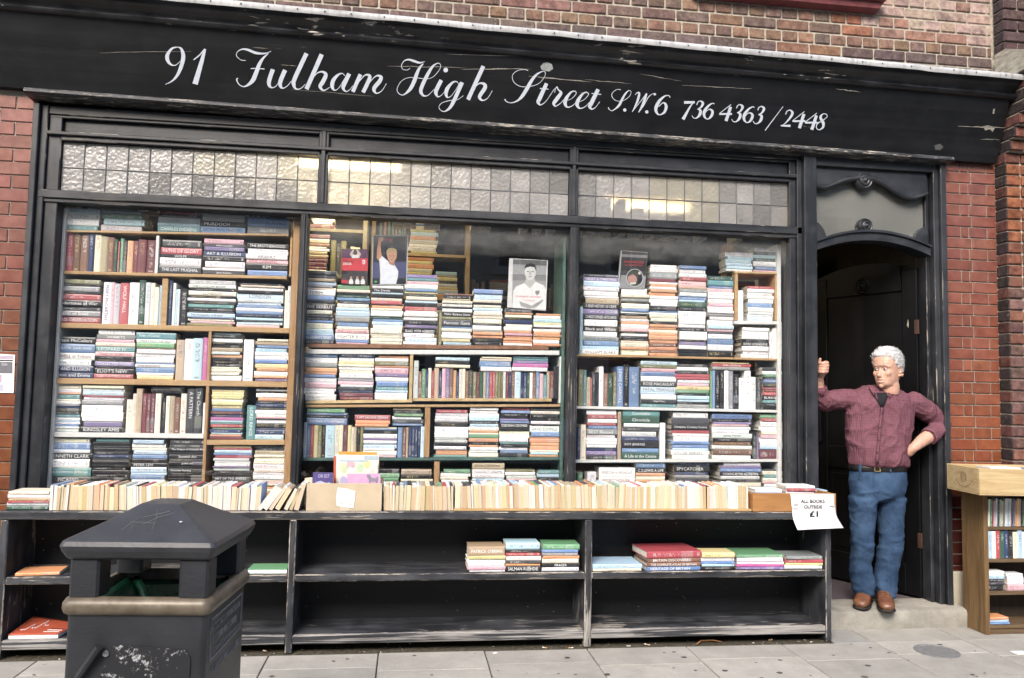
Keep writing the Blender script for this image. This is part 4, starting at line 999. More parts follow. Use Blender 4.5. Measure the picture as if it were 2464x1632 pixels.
def stack(row, key, zm, x0, x1, ytop, spec, ybase=None, dy=.0):
    """a pile of lying books; spec = colour letter + relative thickness (=TITLE), listed from the top"""
    Y = SH[key][2]+dy; toks = spec.split(); th_ = [float(''.join(ch for ch in t_.split('=')[0][1:])) for t_ in toks]
    a = zp(zm, x0, ytop, Y); xm = (x0+x1)/2; ztop = zp(zm, xm, ytop, Y).z
    zb = shelf_z(key, zp(zm, xm, ytop, Y).x) if ybase is None else zp(zm, xm, ybase, Y).z+.0008
    ym = ytop+60; X0, X1 = zp(zm, x0, ym, Y).x, zp(zm, x1, ym, Y).x; Wd = X1-X0
    tot = sum(th_); H_ = ztop-zb; z = zb; STK.setdefault(row, []); STK[row].append((X0, row)); sid = len(STK[row])
    for i in range(len(toks)-1, -1, -1):
        t_ = toks[i]; tt = t_.split('=')[1].replace('_', ' ') if '=' in t_ else None
        T = H_*th_[i]/tot; L = Wd*random.uniform(.90, 1.0) if i else Wd*random.uniform(.86, .98)
        if tt: L = Wd*.985
        off = random.uniform(-.5, .5)*(Wd-L); D = min(.26, max(.11, L*random.uniform(.62, .74)))
        mkbook(t_[0], L, D, T-.0006, lie((X0+X1)/2+off, Y+random.uniform(.0, .012), z, random.uniform(-.012, .012)), ('stack', row, X0, len(toks), i), tt)
        z += T
def row_up(row, key, zm, items, ybase=None, dy=0.0):
    Y = SH[key][2]+dy
    for n_, it in enumerate(items):
        x0, x1, yt, code = it[:4]; tt = it[4] if len(it) > 4 else None; xm = (x0+x1)/2
        a = zp(zm, x0, yt+200, Y).x; b = zp(zm, x1, yt+200, Y).x; p = zp(zm, xm, yt, Y)
        zb = shelf_z(key, p.x) if ybase is None else zp(zm, xm, ybase, Y).z
        L = p.z-zb; T = max(.006, b-a-.0006)
        mkbook(code, L, L*.68, T, stand((a+b)/2, Y+random.uniform(0, .010), zb, L, T), ('up', row, a, len(items), n_), tt, hard=True if T > .012 else None)
# ---------------------------------------------------------------- left window
YL = .105
for k_, a, b in (('a', ('L1',245,385), ('L2',1655,440)), ('b', ('L1',205,897), ('L2',1670,970)), ('c', ('L3',190,97), ('L4',1785,180)), ('d', ('L3',155,897), ('L4',1770,957)),
               ('e', ('L5',140,358), ('L6',590,385)), ('f', ('L6',650,472), ('L6',1765,472)), ('g', ('L5',110,1075), ('L6',1765,1200))): shelf_line(k_, a, b, YL)
SH['g'] = (Vector((.38, YL, .80)), Vector((1.75, YL, .80)), YL)
bl = empty('display_bookcase', (1.05, .25, .70), 'pine and white bookcase filling the left display window', 'bookcase')
XL0, XL1 = .378, 1.75
board('a', .013, bl, 'shelf_wood', XL0+.012, 1.672); board('b', .018, bl, 'shelf_wood', XL0+.012, 1.672); board('c', .030, bl, 'shelf_wood', XL0+.012, 1.70); board('d', .034, bl, 'shelf_wood', XL0+.012, 1.70)
dv = zp('L4', 605, 600, YL).x; dv2 = zp('L4', 650, 600, YL).x
board('e', .028, bl, 'white_board', XL0+.012, dv-.001); board('f', .030, bl, 'shelf_wood', dv2+.001, 1.70); board('g', .03, bl, 'shelf_wood', XL0+.012, 1.70)
MB().box(XL0-.006, XL0+.011, YL-.02, YL+.30, .70, 2.46, b=.002).build('side_panel', 'white_board', bl)
MB().box(1.702, 1.742, YL-.02, YL+.30, .70, 2.46, b=.003).build('side_panel', 'shelf_post', bl)
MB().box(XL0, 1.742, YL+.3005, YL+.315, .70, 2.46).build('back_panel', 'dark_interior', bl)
upright('L1', 1490, 1530, 460, 937, YL, bl, 'white_board', .2); upright('L2', 1660, 1688, 483, 975, YL, bl, 'shelf_wood', .2)
upright('L1', 1565, 1640, 1000, 1590, YL, bl, 'shelf_wood'); 
zt = shelf_z('c', 1.35)-.0322; MB().box(dv, dv2, YL-.0102, YL+.29, .802, zt, b=.002).build('divider', 'shelf_post', bl)
R_ = 'left window, top shelf'
stack(R_, 'a', 'L1', 245, 780, 110, 's6 w8 w8 t7'); stack(R_, 'a', 'L1', 800, 1360, 140, 'a5 g6 s8 l8'); stack(R_, 'a', 'L1', 1515, 2050, 140, 'm6 d4 l8 s5 t9=CHARLES_DICKENS')
stack(R_, 'a', 'L2', 540, 1110, 180, 'a4 l6 k7=MURDOCH b8=BRITISH_PRIME_MINISTERS'); stack(R_, 'a', 'L2', 1130, 1655, 185, 'd5 b10=CLASSICAL_WORLD a9=GLORY')
R_ = 'left window, second shelf'
row_up(R_, 'b', 'L1', [(210,287,415,'r'),(288,364,410,'m'),(365,444,410,'r'),(445,535,425,'n'),(536,640,430,'n'),(641,710,435,'B'),(711,795,440,'c'),(796,878,465,'T'),(879,960,475,'n'),(961,1005,500,'G'),(1006,1030,530,'r'),(1031,1075,490,'g'),(1076,1125,520,'d'),(1126,1200,520,'o'),(1201,1265,520,'m'),(1266,1365,505,'m'),(1366,1487,510,'m')])
stack(R_, 'b', 'L2', 20, 555, 510, 'd10 r9=PATHS_OF_GLORY k5=WOLFE w10 d11=THE_LAST_MUGHAL'); stack(R_, 'b', 'L2', 570, 1105, 495, 'p7 d5=microcosm v6 B7=ART_&_ILLUSION k8 w9 w4=POETRY d6=Jane_Austen')
stack(R_, 'b', 'L2', 1110, 1640, 555, 'k6=THE_BROTHERHOOD w3 w4 w6=ARAFAT p5=KEW_GARDENS k8=KIM b7')
R_ = 'left window, third shelf'
stack(R_, 'c', 'L1', 230, 815, 1005, 'O6 k3 a7 k3 r8 k8=Undertones_of_War d6 a7=Storm_of_Steel r9=MASS_OBSERVATION')
row_up(R_, 'c', 'L1', [(820,915,1040,'w','MARY McCARTHY'),(916,962,1040,'p'),(963,1035,1060,'l'),(1036,1150,1050,'r','WOLF HALL'),(1151,1272,1045,'w'),(1273,1354,1015,'G'),(1355,1419,1045,'l'),(1420,1472,1050,'c'),(1473,1523,1105,'c'),(1524,1560,1080,'s'),(1645,1695,1020,'B'),(1696,1734,1050,'w'),(1735,1760,1130,'s'),(1761,1790,1130,'l'),(1791,1888,1120,'k')])
stack(R_, 'c', 'L2', 380, 985, 1015, 'l6 l5=THE_LONDON_BOOK k4 c6=LONDON k4 w4 d4 t5 k4 d3 s6=The_Footpaths_of_Britain B2 c3 p3 O4')
stack(R_, 'c', 'L2', 992, 1585, 1055, 'k3 c3 w5 k4=ENGLISH_CATHEDRALS s8=LONDON l5 s4 b4 w5 b4=SURREY B4 s5 k2 s4 p4')
row_up(R_, 'c', 'L2', [(1590,1628,1145,'c'),(1630,1670,1090,'l')])
R_ = 'left window, fourth shelf'
stack(R_, 'd', 'L3', 180, 840, 305, "k9=Carson_McCullers b12=JANE_AUSTEN__DAVID_NOKES l9=ORWELL_in_Tribune w8 B8=ART_AND_ILLUSION B8=Nelson_and_Emma")
stack(R_, 'd', 'L3', 850, 1422, 200, "w8 a7=HOBBITS p5 c6 t8=LEOPARD_IV p7=STRINGER_ON_THE_BARRICADES k4 k4 v7=COLLECTED_POEMS k3 k9=ELIOT'S_NEW r7=SUBJECTS_&_SYMBOLS_IN_ART")
stack(R_, 'd', 'L3', 1430, 2010, 245, "t9=Sean_o'Casey w5=TREATING_THE_SELF g7 n2 w6 l5 w7 b2 l5=THE_BALKANS b7 w4 y5")
row_up(R_, 'd', 'L4', [(145,263,350,'T'),(265,384,335,'w'),(386,524,325,'s'),(526,600,315,'M')])
stack(R_, 'd', 'L4', 655, 1110, 245, 's3 k4 w6 k3 k4=THE_THIRD_EYE T5=The_Cellarians l4 o4 k4 k4 k4 c3 c3 c2 c3 w6 w1'); row_up(R_, 'd', 'L4', [(1120,1262,345,'w')])
stack(R_, 'd', 'L4', 1290, 1780, 340, 'c3 T5 b4 s5 w5 w5 b5 y6 o4 w6 o3 v4')
R_ = 'left window, fifth shelf'
stack(R_, 'e', 'L3', 150, 640, 985, 'l3 c4 w6 o2 t7 c3 w4 a3 B3 d5 d4 t4 w4 s3 w3 b3 w3 l5'); stack(R_, 'e', 'L3', 650, 1260, 1010, 'c4=TURNER l4 s5 r2 w4 a6 w10 w6 w5 v7 k7=KINGSLEY_AMIS')
row_up(R_, 'e', 'L3', [(1282,1374,1215,'c'),(1376,1430,1130,'c'),(1431,1518,1060,'T'),(1520,1584,1130,'m'),(1586,1644,1130,'m'),(1646,1706,1130,'m'),(1710,1790,1130,'c'),(1800,1860,1190,'k'),(1862,1920,1165,'c'),(1922,1988,1165,'T'),(1990,2070,1185,'n')])
row_up(R_, 'e', 'L4', [(207,290,1130,'c'),(295,413,1060,'d','A PATTERN'),(415,520,1050,'d','The Church'),(525,598,1265,'w')])
stack(R_, 'e', 'L3', 1640, 2085, 1030, 'd3 k5=Italian_Villas_and_Palaces', 1128)
stack(R_, 'f', 'L4', 655, 1130, 1025, 'k5=JACK_LONDON y4 y4 y4 y3 c5 y5 y5 b5 m4 B5 M5=WODEHOUSE s3 t3 r5 g3 B5 s3 o3 m5=IAN_RANKIN'); row_up(R_, 'f', 'L4', [(1165,1296,1300,'t','LORD RINGS')])
stack(R_, 'f', 'L4', 1302, 1758, 1035, 'k3 l3 k3 w6 o5 k4 B5 d4 w6=THE_HISTORY w4 p2 k2 w5 k6 B3 B7 s7')
R_ = 'left window, bottom shelf'
stack(R_, 'g', 'L5', 140, 800, 455, 'c5 b8 l4 k7=KENNETH_CLARK w10 t10=The_Architecture_of_Europe d8=PICASSO v9'); stack(R_, 'g', 'L5', 805, 1340, 460, 't4 k4=English_Parish_Churches d3=Pop_Art k5=DICTIONARY_OF_ART_TERMS k4 B4 d3=Dutch_Painting k5=Western_Architecture k3=watercolours k4 k5=Victorian_Painting k4 k4=TOULOUSE_LAUTREC k5=ROMANTIC_MUSIC d4 k4')
stack(R_, 'g', 'L5', 1370, 1890, 475, 's5 w5 c3 s5 b5 k5 k5=PETER_LEVI s7 s3 b5 w5 l4 w5'); stack(R_, 'g', 'L6', 40, 590, 475, 'd6 d4 k5=The_Origins_of_Christian_Art k4=Islamic_art k5=Scottish_Art d4 k5=gothic_art k4=The_Cathedrals_of_England k5=Victorian_Painting k3 k4=The_Art_of_the_Renaissance k4=Michelangelo k5=JEWELRY d4 k4')
stack(R_, 'g', 'L6', 680, 1240, 560, 'y3 r3 s4 b3 r4 l4 l3 w4 v2 l4 k4 k4=BAROQUE_AND_ROCOCO k5=ART_OF_THE_ANDES k5=The_High_Renaissance c5 w5'); stack(R_, 'g', 'L6', 1270, 1750, 555, 'k4 k4 T6 c4 c3 c4 c3 l7 c5 l5 l6 c3 p3 c3 o5 c4')
# ---------------------------------------------------------------- middle window
YM = .125
for k_, a, b in (('h', ('M1',60,1462), ('M2',1400,1490)), ('i', ('M3',45,602), ('M3',1225,590)), ('j', ('M3',1225,572), ('M4',1410,578)), ('k', ('M3',40,1216), ('M4',1490,1210)), ('n0', ('M3',45,645), ('M4',1475,640)), ('wt', ('M3',55,48), ('M4',1475,62))): shelf_line(k_, a, b, YM)
SH['q'] = (Vector((1.82, YM, .80)), Vector((3.40, YM, .80)), YM)
bm_ = empty('display_bookcase', (2.6, .27, .70), 'patched bookcase of brown, white and green boards in the middle display window', 'bookcase')
XM0, XM1 = 1.812, 3.392
board('h', .024, bm_, 'brown_board', XM0, 3.31); board('wt', .028, bm_, 'white_board', XM0, XM1-.012)
i1 = zp('M3', 1188, 400, YM).x; i2 = zp('M3', 1225, 400, YM).x
board('i', .018, bm_, 'pale_wood', XM0, i2); board('j', .020, bm_, 'cream_wood', i2+.002, 3.335); board('n0', .016, bm_, 'shelf_wood', XM0, XM1)
board('k', .018, bm_, 'green_board', XM0, XM1); board('q', .03, bm_, 'green_board', XM0, XM1)
upright('M3', 1188, 1224, 105, 598, YM, bm_, 'cream_wood'); upright('M3', 1350, 1408, 675, 1212, YM, bm_, 'shelf_post'); upright('M3', 1452, 1510, 1258, 1680, YM, bm_, 'shelf_post')
upright('M4', 1412, 1468, 128, 632, YM, bm_, 'white_board'); MB().box(XM1, XM1+.018, YM-.03, YM+.30, .70, 2.43, b=.002).build('side_panel', 'green_board', bm_)
MB().box(XM0, XM1, YM+.3005, YM+.315, .70, shelf_z('h', 2.6)-.03).build('back_panel', 'dark_interior', bm_)
R_ = 'middle window, top shelf'
stack(R_, 'h', 'M1', 65, 410, 650, "d5=SVEN_HASSEL d5=SVEN_HASSEL T4 s5=JAMES_HOLLAND a3 c3 w7=STORM b6 k4=SOLDIERING_ON k9=THE_BERKUT c5 d4 k4 b3 c8 s6 s2 b6=IN_HARM'S_WAY k5"); stack(R_, 'h', 'M1', 415, 790, 812, 'g6 c4=PALE_FIRE k3 G4 b4=Prize_of_Heroes d4 c5 s4 s8 a7 b6 c4 p5=THE_LAST_SUNRISE w8=FIGHTER_BOYS b4 p2')
stack(R_, 'h', 'M1', 800, 1160, 812, 'w5 k6=The_Devils s3 k5=AN_AMERICAN_TRAGEDY c5 r5 k2 o4 c3 w5 w4 G4 b4 s5 c5 c3 c5 c3 c4 c5 c4'); stack(R_, 'h', 'M1', 1170, 1545, 695, 'v5 t4 p5 w6 b4 y3 d4 c5 s4 k5=TOM_PETERS r6 w3 w5 w5=NOT_JUST_A_GAME k6 v5 k1 k6=BLAKE__PETER_ACKROYD w6 s6 w4')
row_up(R_, 'h', 'M1', [(1548,1585,1095,'O')])
stack(R_, 'h', 'M2', 160, 495, 905, 'n3 k5 T3 c4 w5 k3 w5=JAWS k7=Mailer_Barbary_Shore O4 d10=Patriotic_Gore b3 c5 w5 w5 y5 s5'); stack(R_, 'h', 'M2', 502, 838, 860, 'b6 s8 c4 k3 c4 s4 w3 c4 c4 c6 d3 w6 a3 o4 o4 k5 k5')
stack(R_, 'h', 'M2', 842, 1165, 1070, 'd7 o3 c5 k4 B6=STRANGER_TONIGHT c5 c6 o4 p4 o4 o4 o4 w4'); stack(R_, 'h', 'M2', 1170, 1488, 1128, 'o4 w5 s6 y4 w4 k2 w5 o5 o4 o5 w6 o4')
R_ = 'middle window, second shelf'
stack(R_, 'i', 'M3', 55, 412, 90, 'b5=DAPHNE w3=HUXLEY w5 a5 o6 o3 b4 w6 p7 w4 w4 l8'); stack(R_, 'i', 'M3', 425, 810, 90, 'B5=SEVENTY_INFINITY w5 y4 c3 w4 c4 w6 a4 p4 w3 d4 B3 m5 m4'); stack(R_, 'i', 'M3', 818, 1182, 115, 'o3 w4 O5 o2 p7 v4 w5 b6 t4 s3 w8')
row_up(R_, 'j', 'M3', [(1232,1285,170,'l'),(1286,1319,285,'n'),(1320,1364,260,'g'),(1365,1389,270,'B'),(1390,1424,250,'c'),(1425,1454,280,'r'),(1455,1504,250,'T'),(1505,1536,280,'B')])
row_up(R_, 'j', 'M4', [(150,189,255,'p'),(190,234,255,'v'),(235,269,255,'n'),(270,304,275,'o'),(305,334,290,'B'),(335,369,260,'c'),(370,400,260,'c'),(401,439,280,'n'),(440,479,275,'d'),(480,524,290,'O'),(525,554,295,'m'),(555,594,290,'G'),(595,624,290,'T'),(625,659,290,'b'),(660,694,290,'r'),(695,724,290,'r'),(725,754,290,'O'),(755,784,290,'O'),(785,809,290,'O'),(810,839,290,'l'),(840,869,295,'m'),(870,899,295,'B'),(900,934,290,'n'),(935,999,290,'s'),(1000,1029,300,'B'),(1030,1064,300,'B'),(1065,1094,300,'G'),(1095,1129,300,'w'),(1130,1164,300,'n'),(1165,1204,290,'b'),(1205,1244,310,'p'),(1245,1279,325,'t'),(1280,1314,285,'T'),(1315,1354,285,'m'),(1355,1410,230,'k')])
stack(R_, 'j', 'M4', 80, 455, 135, 's4 k5 c4', 248); stack(R_, 'j', 'M4', 545, 905, 130, 'c2 c3 b7 w5', 285); stack(R_, 'j', 'M4', 910, 1300, 124, 't3 t3 v4 M5 w5', 285)
R_ = 'middle window, third shelf'
row_up(R_, 'k', 'M3', [(45,79,840,'s'),(80,114,868,'b'),(115,155,868,'r'),(156,197,868,'y'),(198,240,868,'O'),(241,280,868,'k'),(281,380,868,'s'),(381,429,868,'c'),(430,469,868,'c'),(470,519,868,'m'),(520,557,868,'y'),(558,589,888,'c'),(590,614,888,'T'),(615,654,888,'k'),(655,688,888,'O')])
stack(R_, 'k', 'M3', 80, 520, 685, 'g5 b3 k3 b8=Short_Stories_of_F.Scott_Fitzgerald', 864); stack(R_, 'k', 'M3', 590, 980, 757, 'r6=I_AM_JACKIE_CHAN o4 o3', 886)
stack(R_, 'k', 'M3', 692, 1055, 890, 'c2 b2 k5=BOB_DYLAN_CHRONICLES w6 v3 w4 s2 s5 c3 w6 p3')
row_up(R_, 'k', 'M3', [(1060,1110,890,'b'),(1113,1149,890,'n'),(1150,1175,890,'T'),(1180,1210,882,'B'),(1212,1243,882,'B'),(1245,1275,882,'B'),(1277,1305,882,'B'),(1308,1348,882,'s')]); stack(R_, 'k', 'M3', 1005, 1345, 682, 'T3 k4 g4 w4 d5 b3', 876)
stack(R_, 'k', 'M4', 75, 438, 700, 'r5 l5 w4 l4 k7 w9 w7 l3 l4 k5=VICTORIA_GLENDINNING w5 o8 t3'); stack(R_, 'k', 'M4', 442, 768, 675, 'w4 w4 w4 s6 d4 s4 c5 o3 c2 g5 o5 k4 o3 w4 w3 c6')
stack(R_, 'k', 'M4', 772, 1098, 675, 'r4 b4 k4 k3 v3 b3 k6=DEBORAH_CROMBIE k4=JANET_NEEL c5 w5 w5 t3 k4 w4 b4 k5=GAVIN_MAXWELL'); stack(R_, 'k', 'M4', 1102, 1422, 690, 'd3 c4 k5 k4=QUEST_FOR_KIM w4 k2 w8=DAVID_EDDINGS b6 o2 o6 o4 o5 c3 s3 o3'); row_up(R_, 'k', 'M4', [(1427,1480,800,'b')])
R_ = 'middle window, bottom shelf'
stack(R_, 'q', 'M3', 870, 1080, 1340, 'k5=THE_WORLD g5 g4 w4 k3 w5'); stack(R_, 'q', 'M3', 1095, 1440, 1345, 'T7 k6 c4 t4 d4 w6')
stack(R_, 'q', 'M4', 130, 460, 1345, 'g5 w4 c4 w6 w5 s4'); stack(R_, 'q', 'M4', 475, 825, 1275, 'T8=JACK_LONDON w6=FLOODLIT_DREAMS w5=The_Angry_Man s4 r4 w5 c5'); stack(R_, 'q', 'M4', 830, 1168, 1345, 'O3 w4 l4 p2 v6 w4 k4'); stack(R_, 'q', 'M4', 1172, 1480, 1355, 't5 s4=The_Shadow_of_God k4 p2 g4 w5 k4')
# ---------------------------------------------------------------- right window
YR = .125
for k_, a, b in (('l', ('R1',50,1430), ('R2',1290,1488)), ('m', ('R3',50,555), ('R4',1245,605)), ('n', ('R3',50,1170), ('R4',1240,1162)), ('bx', ('R2',620,1040), ('R2',1140,1045)), ('bt', ('R2',620,455), ('R2',1140,468))): shelf_line(k_, a, b, YR)
SH['o'] = (Vector((3.48, YR, .80)), Vector((4.88, YR, .80)), YR)
br = empty('display_bookcase', (4.2, .27, .70), 'bookcase of pine and white boards with a small box unit in the right display window', 'bookcase')
XR0, XR1 = 3.482, 4.858
board('l', .014, br, 'shelf_wood', XR0, XR1-.012); board('m', .018, br, 'white_board', XR0, XR1-.012); board('n', .018, br, 'white_board', XR0, XR1-.012); board('o', .03, br, 'white_board', XR0, XR1-.012)
MB().box(XR1-.011, XR1+.015, YR-.02, YR+.33, .70, 2.45, b=.003).build('side_panel', 'white_board', br)
MB().box(XR0, XR1, YR+.3305, YR+.345, .70, shelf_z('l', 4.2)-.02).build('back_panel', 'brown_board', br)
board('bx', .022, br, 'white_board', None, None, .26); board('bt', .014, br, 'cream_wood', None, None, .26)
upright('R2', 625, 660, 485, 1036, YR, br, 'shelf_wood', .25); upright('R2', 1097, 1130, 500, 1036, YR, br, 'shelf_wood', .25)
R_ = 'right window, top shelf'
row_up(R_, 'l', 'R1', [(80,115,870,'s')]); stack(R_, 'l', 'R1', 118, 545, 490, 'd4 v6=HENRY_&_CHRISTMAS s8 w6 w7 w3 T8 k7=A_BRIEF_HISTORY_OF_CRIME v8 k8=CHRISTOPHER_HITCHENS w9 k8=Black_and_White w7 a6=MONICA_DICKENS b7 s5 w7=WILLIAM_BLAKE')
stack(R_, 'l', 'R1', 568, 895, 655, 'w9 c5 a6 k3 c5 c3 b4 w3 k3 T5 w4 o4 w6 p5 k3 w4 d3 k3 c4 c6 o4 c4 c4'); stack(R_, 'l', 'R1', 898, 1235, 378, 'w5 w6 a9 m5 w3 o4 w4 o4 o5 w5 w5 w5 k6 b3 w4 c4 c5 k4 o4 o4 c4 o4 o6 o5 n5 o5 n4 o4')
stack(R_, 'l', 'R2', -30, 302, 390, 'b5 w6 w5 r5 p8 T3 a5 w5 b5 s3 G7 k5 w10 w8 w5 k5 w11 k3 v5 w5 k5=DYNASTY k5=BRANDED'); stack(R_, 'l', 'R2', 310, 618, 512, 'G7 t8 b4 p6 w5 w5 w7 p5 w6 w4 a5 l6 w7 s6 p4 d4 w7 b9 w9 k10')
stack(R_, 'bt', 'R2', 515, 845, 230, 'w6 s4 s5 s4 s4 w3'); stack(R_, 'bt', 'R2', 848, 1138, 185, 'w5 d5 s5 G5 w4 l4 b5 p3')
row_up(R_, 'bx', 'R2', [(668,733,680,'w')]); stack(R_, 'bx', 'R2', 780, 1094, 632, 'r4 w5 w4 w5 w6 b6 w6 w4 w3 s6')
stack(R_, 'l', 'R2', 705, 1035, 1120, 'w5 w6 w6 k4 k6=DORIS_LESSING_FIVE w7 w5 w5'); row_up(R_, 'l', 'R2', [(1042,1080,1170,'w'),(1082,1136,1130,'c'),(1145,1224,1055,'w'),(1228,1270,1080,'k')])
R_ = 'right window, second shelf'
row_up(R_, 'm', 'R3', [(60,112,140,'O'),(115,150,145,'t'),(151,194,225,'T'),(195,214,235,'r'),(215,250,165,'d'),(251,292,170,'k'),(293,346,105,'w'),(347,394,185,'n'),(396,455,190,'G'),(456,495,170,'O'),(500,574,105,'b','LEWIS CARROLL'),(576,636,80,'k'),(638,750,110,'b')])
stack(R_, 'm', 'R3', 770, 1190, 30, 'k2 s5=NATURAL_HISTORY O5 p5 b6=LONDON_CEMETERIES w7 d7=ROSE_MACAULAY s8=FATAL_TRIANGLE s3 w7 d5=Nigel_West t6'); stack(R_, 'm', 'R4', -75, 325, 78, 'd5 w6 k5 r5=SIR_ALF r4=SIR_ALF l6 p5 y6=TOP_10 g5 k4 s6 s4 k4 a6')
row_up(R_, 'm', 'R4', [(330,355,150,'g'),(358,388,150,'b'),(390,440,150,'k'),(445,490,150,'k'),(495,545,150,'w'),(550,598,155,'a'),(600,660,190,'k'),(662,722,235,'w'),(725,795,155,'w'),(800,855,225,'w'),(860,908,240,'d')])
stack(R_, 'm', 'R4', 350, 800, 60, 'y2 r5=THE_LONDON a5', 148); stack(R_, 'm', 'R4', 930, 1240, 117, 'd5=AUTOBIOGRAPHY w5 g4 k3 b5 d6 r3 m4 r5 k6=BURKSEY t5 k4 k5=SOCCER')
R_ = 'right window, third shelf'
row_up(R_, 'n', 'R3', [(50,80,800,'B'),(85,145,770,'c')]); stack(R_, 'n', 'R3', 150, 505, 602, 'w7 r6 w6 r4 b5 a8=BEST_Blessed l5 w5=FORZA_ITALIA w5=FAVOURITE_YEAR w4 B5=ALL_THE_WAY_JOSE v6 k6'); row_up(R_, 'n', 'R3', [(508,548,620,'T')])
stack(R_, 'n', 'R3', 558, 985, 607, 't8=Constable G10=Chronicle w5 d6 l7 B6 k10=ROY_JENKINS b6 G9=A_Life_at_the_Centre'); row_up(R_, 'n', 'R3', [(990,1050,750,'w')])
stack(R_, 'n', 'R4', -115, 325, 602, 'k4=Cooking_for_two w9 d11 k9=Complete_Cookery_Course r6 w5 w8 b5=GLASS_SOURCE_BOOK b6 s4 w7=OYSTER_SEEKERS w7'); stack(R_, 'n', 'R4', 350, 810, 650, 'b8=BRITISH_GARDENERS k5 v4 p4 w5 w6 l8=James_Martin k5 n7 w6 n9 w7')
row_up(R_, 'n', 'R4', [(815,862,850,'k'),(864,888,900,'v')]); stack(R_, 'n', 'R4', 892, 1218, 650, 'g7 r5 w8 w6 c7 p6 w6 w6 s5 m15')
R_ = 'right window, bottom shelf'
row_up(R_, 'o', 'R3', [(50,105,1320,'g'),(110,150,1400,'o'),(160,262,1310,'l')]); stack(R_, 'o', 'R3', 290, 705, 1262, 'w20=FREEDOM_at_MIDNIGHT w10=WODEHOUSE b12 w8'); stack(R_, 'o', 'R3', 715, 1060, 1205, 'b9 k8=C.S.LEWIS.A_LIFE o6 c7 o4 c11 w6')
stack(R_, 'o', 'R4', -80, 330, 1200, 'B5 k12=SPYCATCHER B4 a5 d9 w8 l7'); stack(R_, 'o', 'R4', 440, 915, 1200, 'w6 v5 b6 k7=COOKING_BETTER_ALL_THE_TIME l6 k5 c8 s6 w5'); stack(R_, 'o', 'R4', 930, 1240, 1280, 'd3 c6 t5 c5 p4 w5 s4 b6')
# ---------------------------------------------------------------- turn records into objects
def title_obj(b, parent, loc):
    cu = bpy.data.curves.new('title', 'FONT'); cu.body = b['title']; cu.size = 1.0; cu.resolution_u = 2
    to = bpy.data.objects.new('title', cu); COL.objects.link(to)
    dg = bpy.context.evaluated_depsgraph_get(); me = bpy.data.meshes.new_from_object(to.evaluated_get(dg)); bpy.data.objects.remove(to)
    xs = [v.co.x for v in me.vertices]; ys = [v.co.y for v in me.vertices]
    if not xs: return
    w0, h0 = max(xs)-min(xs), max(ys)-min(ys); h = min(b['T']*.60, .019); s_ = h/h0; sx = min(s_*1.1, b['L']*.86/w0); start = -b['L']/2+b['L']*.07
    if w0*sx < b['L']*.5: start = -w0*sx/2
    for v in me.vertices:
        lx = start+(v.co.x-min(xs))*sx; lz = (b['T']-h)/2+(v.co.y-min(ys))*s_
        v.co = b['xf'](lx, -.0007, lz)-loc
    me.materials.append(M('book_text')); o = bpy.data.objects.new('title', me); COL.objects.link(o); o.parent = parent
    c = PAL['w'][:3] if sum(b['at']['c1'])/3 < .30 else random.choice(((.03,.03,.035), (.04,.05,.12), (.22,.03,.05)))
    o.color = (*c, 1)
def book_object(b, name='book', cat='book'):
    loc = b['xf'](0, 0, 0); cov, pgs = book_parts(b['L'], b['D'], b['T'], b['hard'], b['xf'], b['at'])
    bb = BB(); bb.add(*cov[:2], 0, cov[2], b['at']); o = bb.obj(name, None, loc, ('book_cover',))
    pb = BB(); pb.add(*pgs[:2], 0, pgs[2], b['at']); q = pb.obj('page_block', None, loc, ('pages_flat',)); q.parent = o; q.location = (0, 0, 0)
    if b['title']: title_obj(b, o, loc)
    tag(o, b['label'], cat, b['group']); return o
# number the piles and rows from the left
rows = {}
for b in BOOKS: rows.setdefault(b['where'][1], set()).add((round(b['where'][2], 4), b['where'][0]))
for b in BOOKS:
    kind, row, X, n_, i = b['where']
    win, shf = row.split(', '); piles = sorted(p for p, k in rows[row] if k == 'stack'); ups = sorted(p for p, k in rows[row] if k == 'up')
    if kind == 'stack':
        k = piles.index(round(X, 4)); b['label'] = f"{b['col'].replace(' ', '-')} book, {ordn(i)} down in the {ordn(k)} pile, {shf} of {win}"
    else:
        k = ups.index(round(X, 4)); b['label'] = f"{b['col'].replace(' ', '-')} book standing upright, {ordn(k)} from left on {shf} of {win}"
BOOKS.sort(key=lambda b: -(b['area']*(1.35 if b['title'] else 1.0)))
for b in BOOKS[:235]: book_object(b)
mass = BB()
for b in BOOKS[235:]:
    cov, pgs = book_parts(b['L'], b['D'], b['T'], b['hard'], b['xf'], b['at']); mass.add(*cov[:2], 0, cov[2], b['at']); mass.add(*pgs[:2], 1, pgs[2], b['at'])
N_WIN = len(BOOKS)
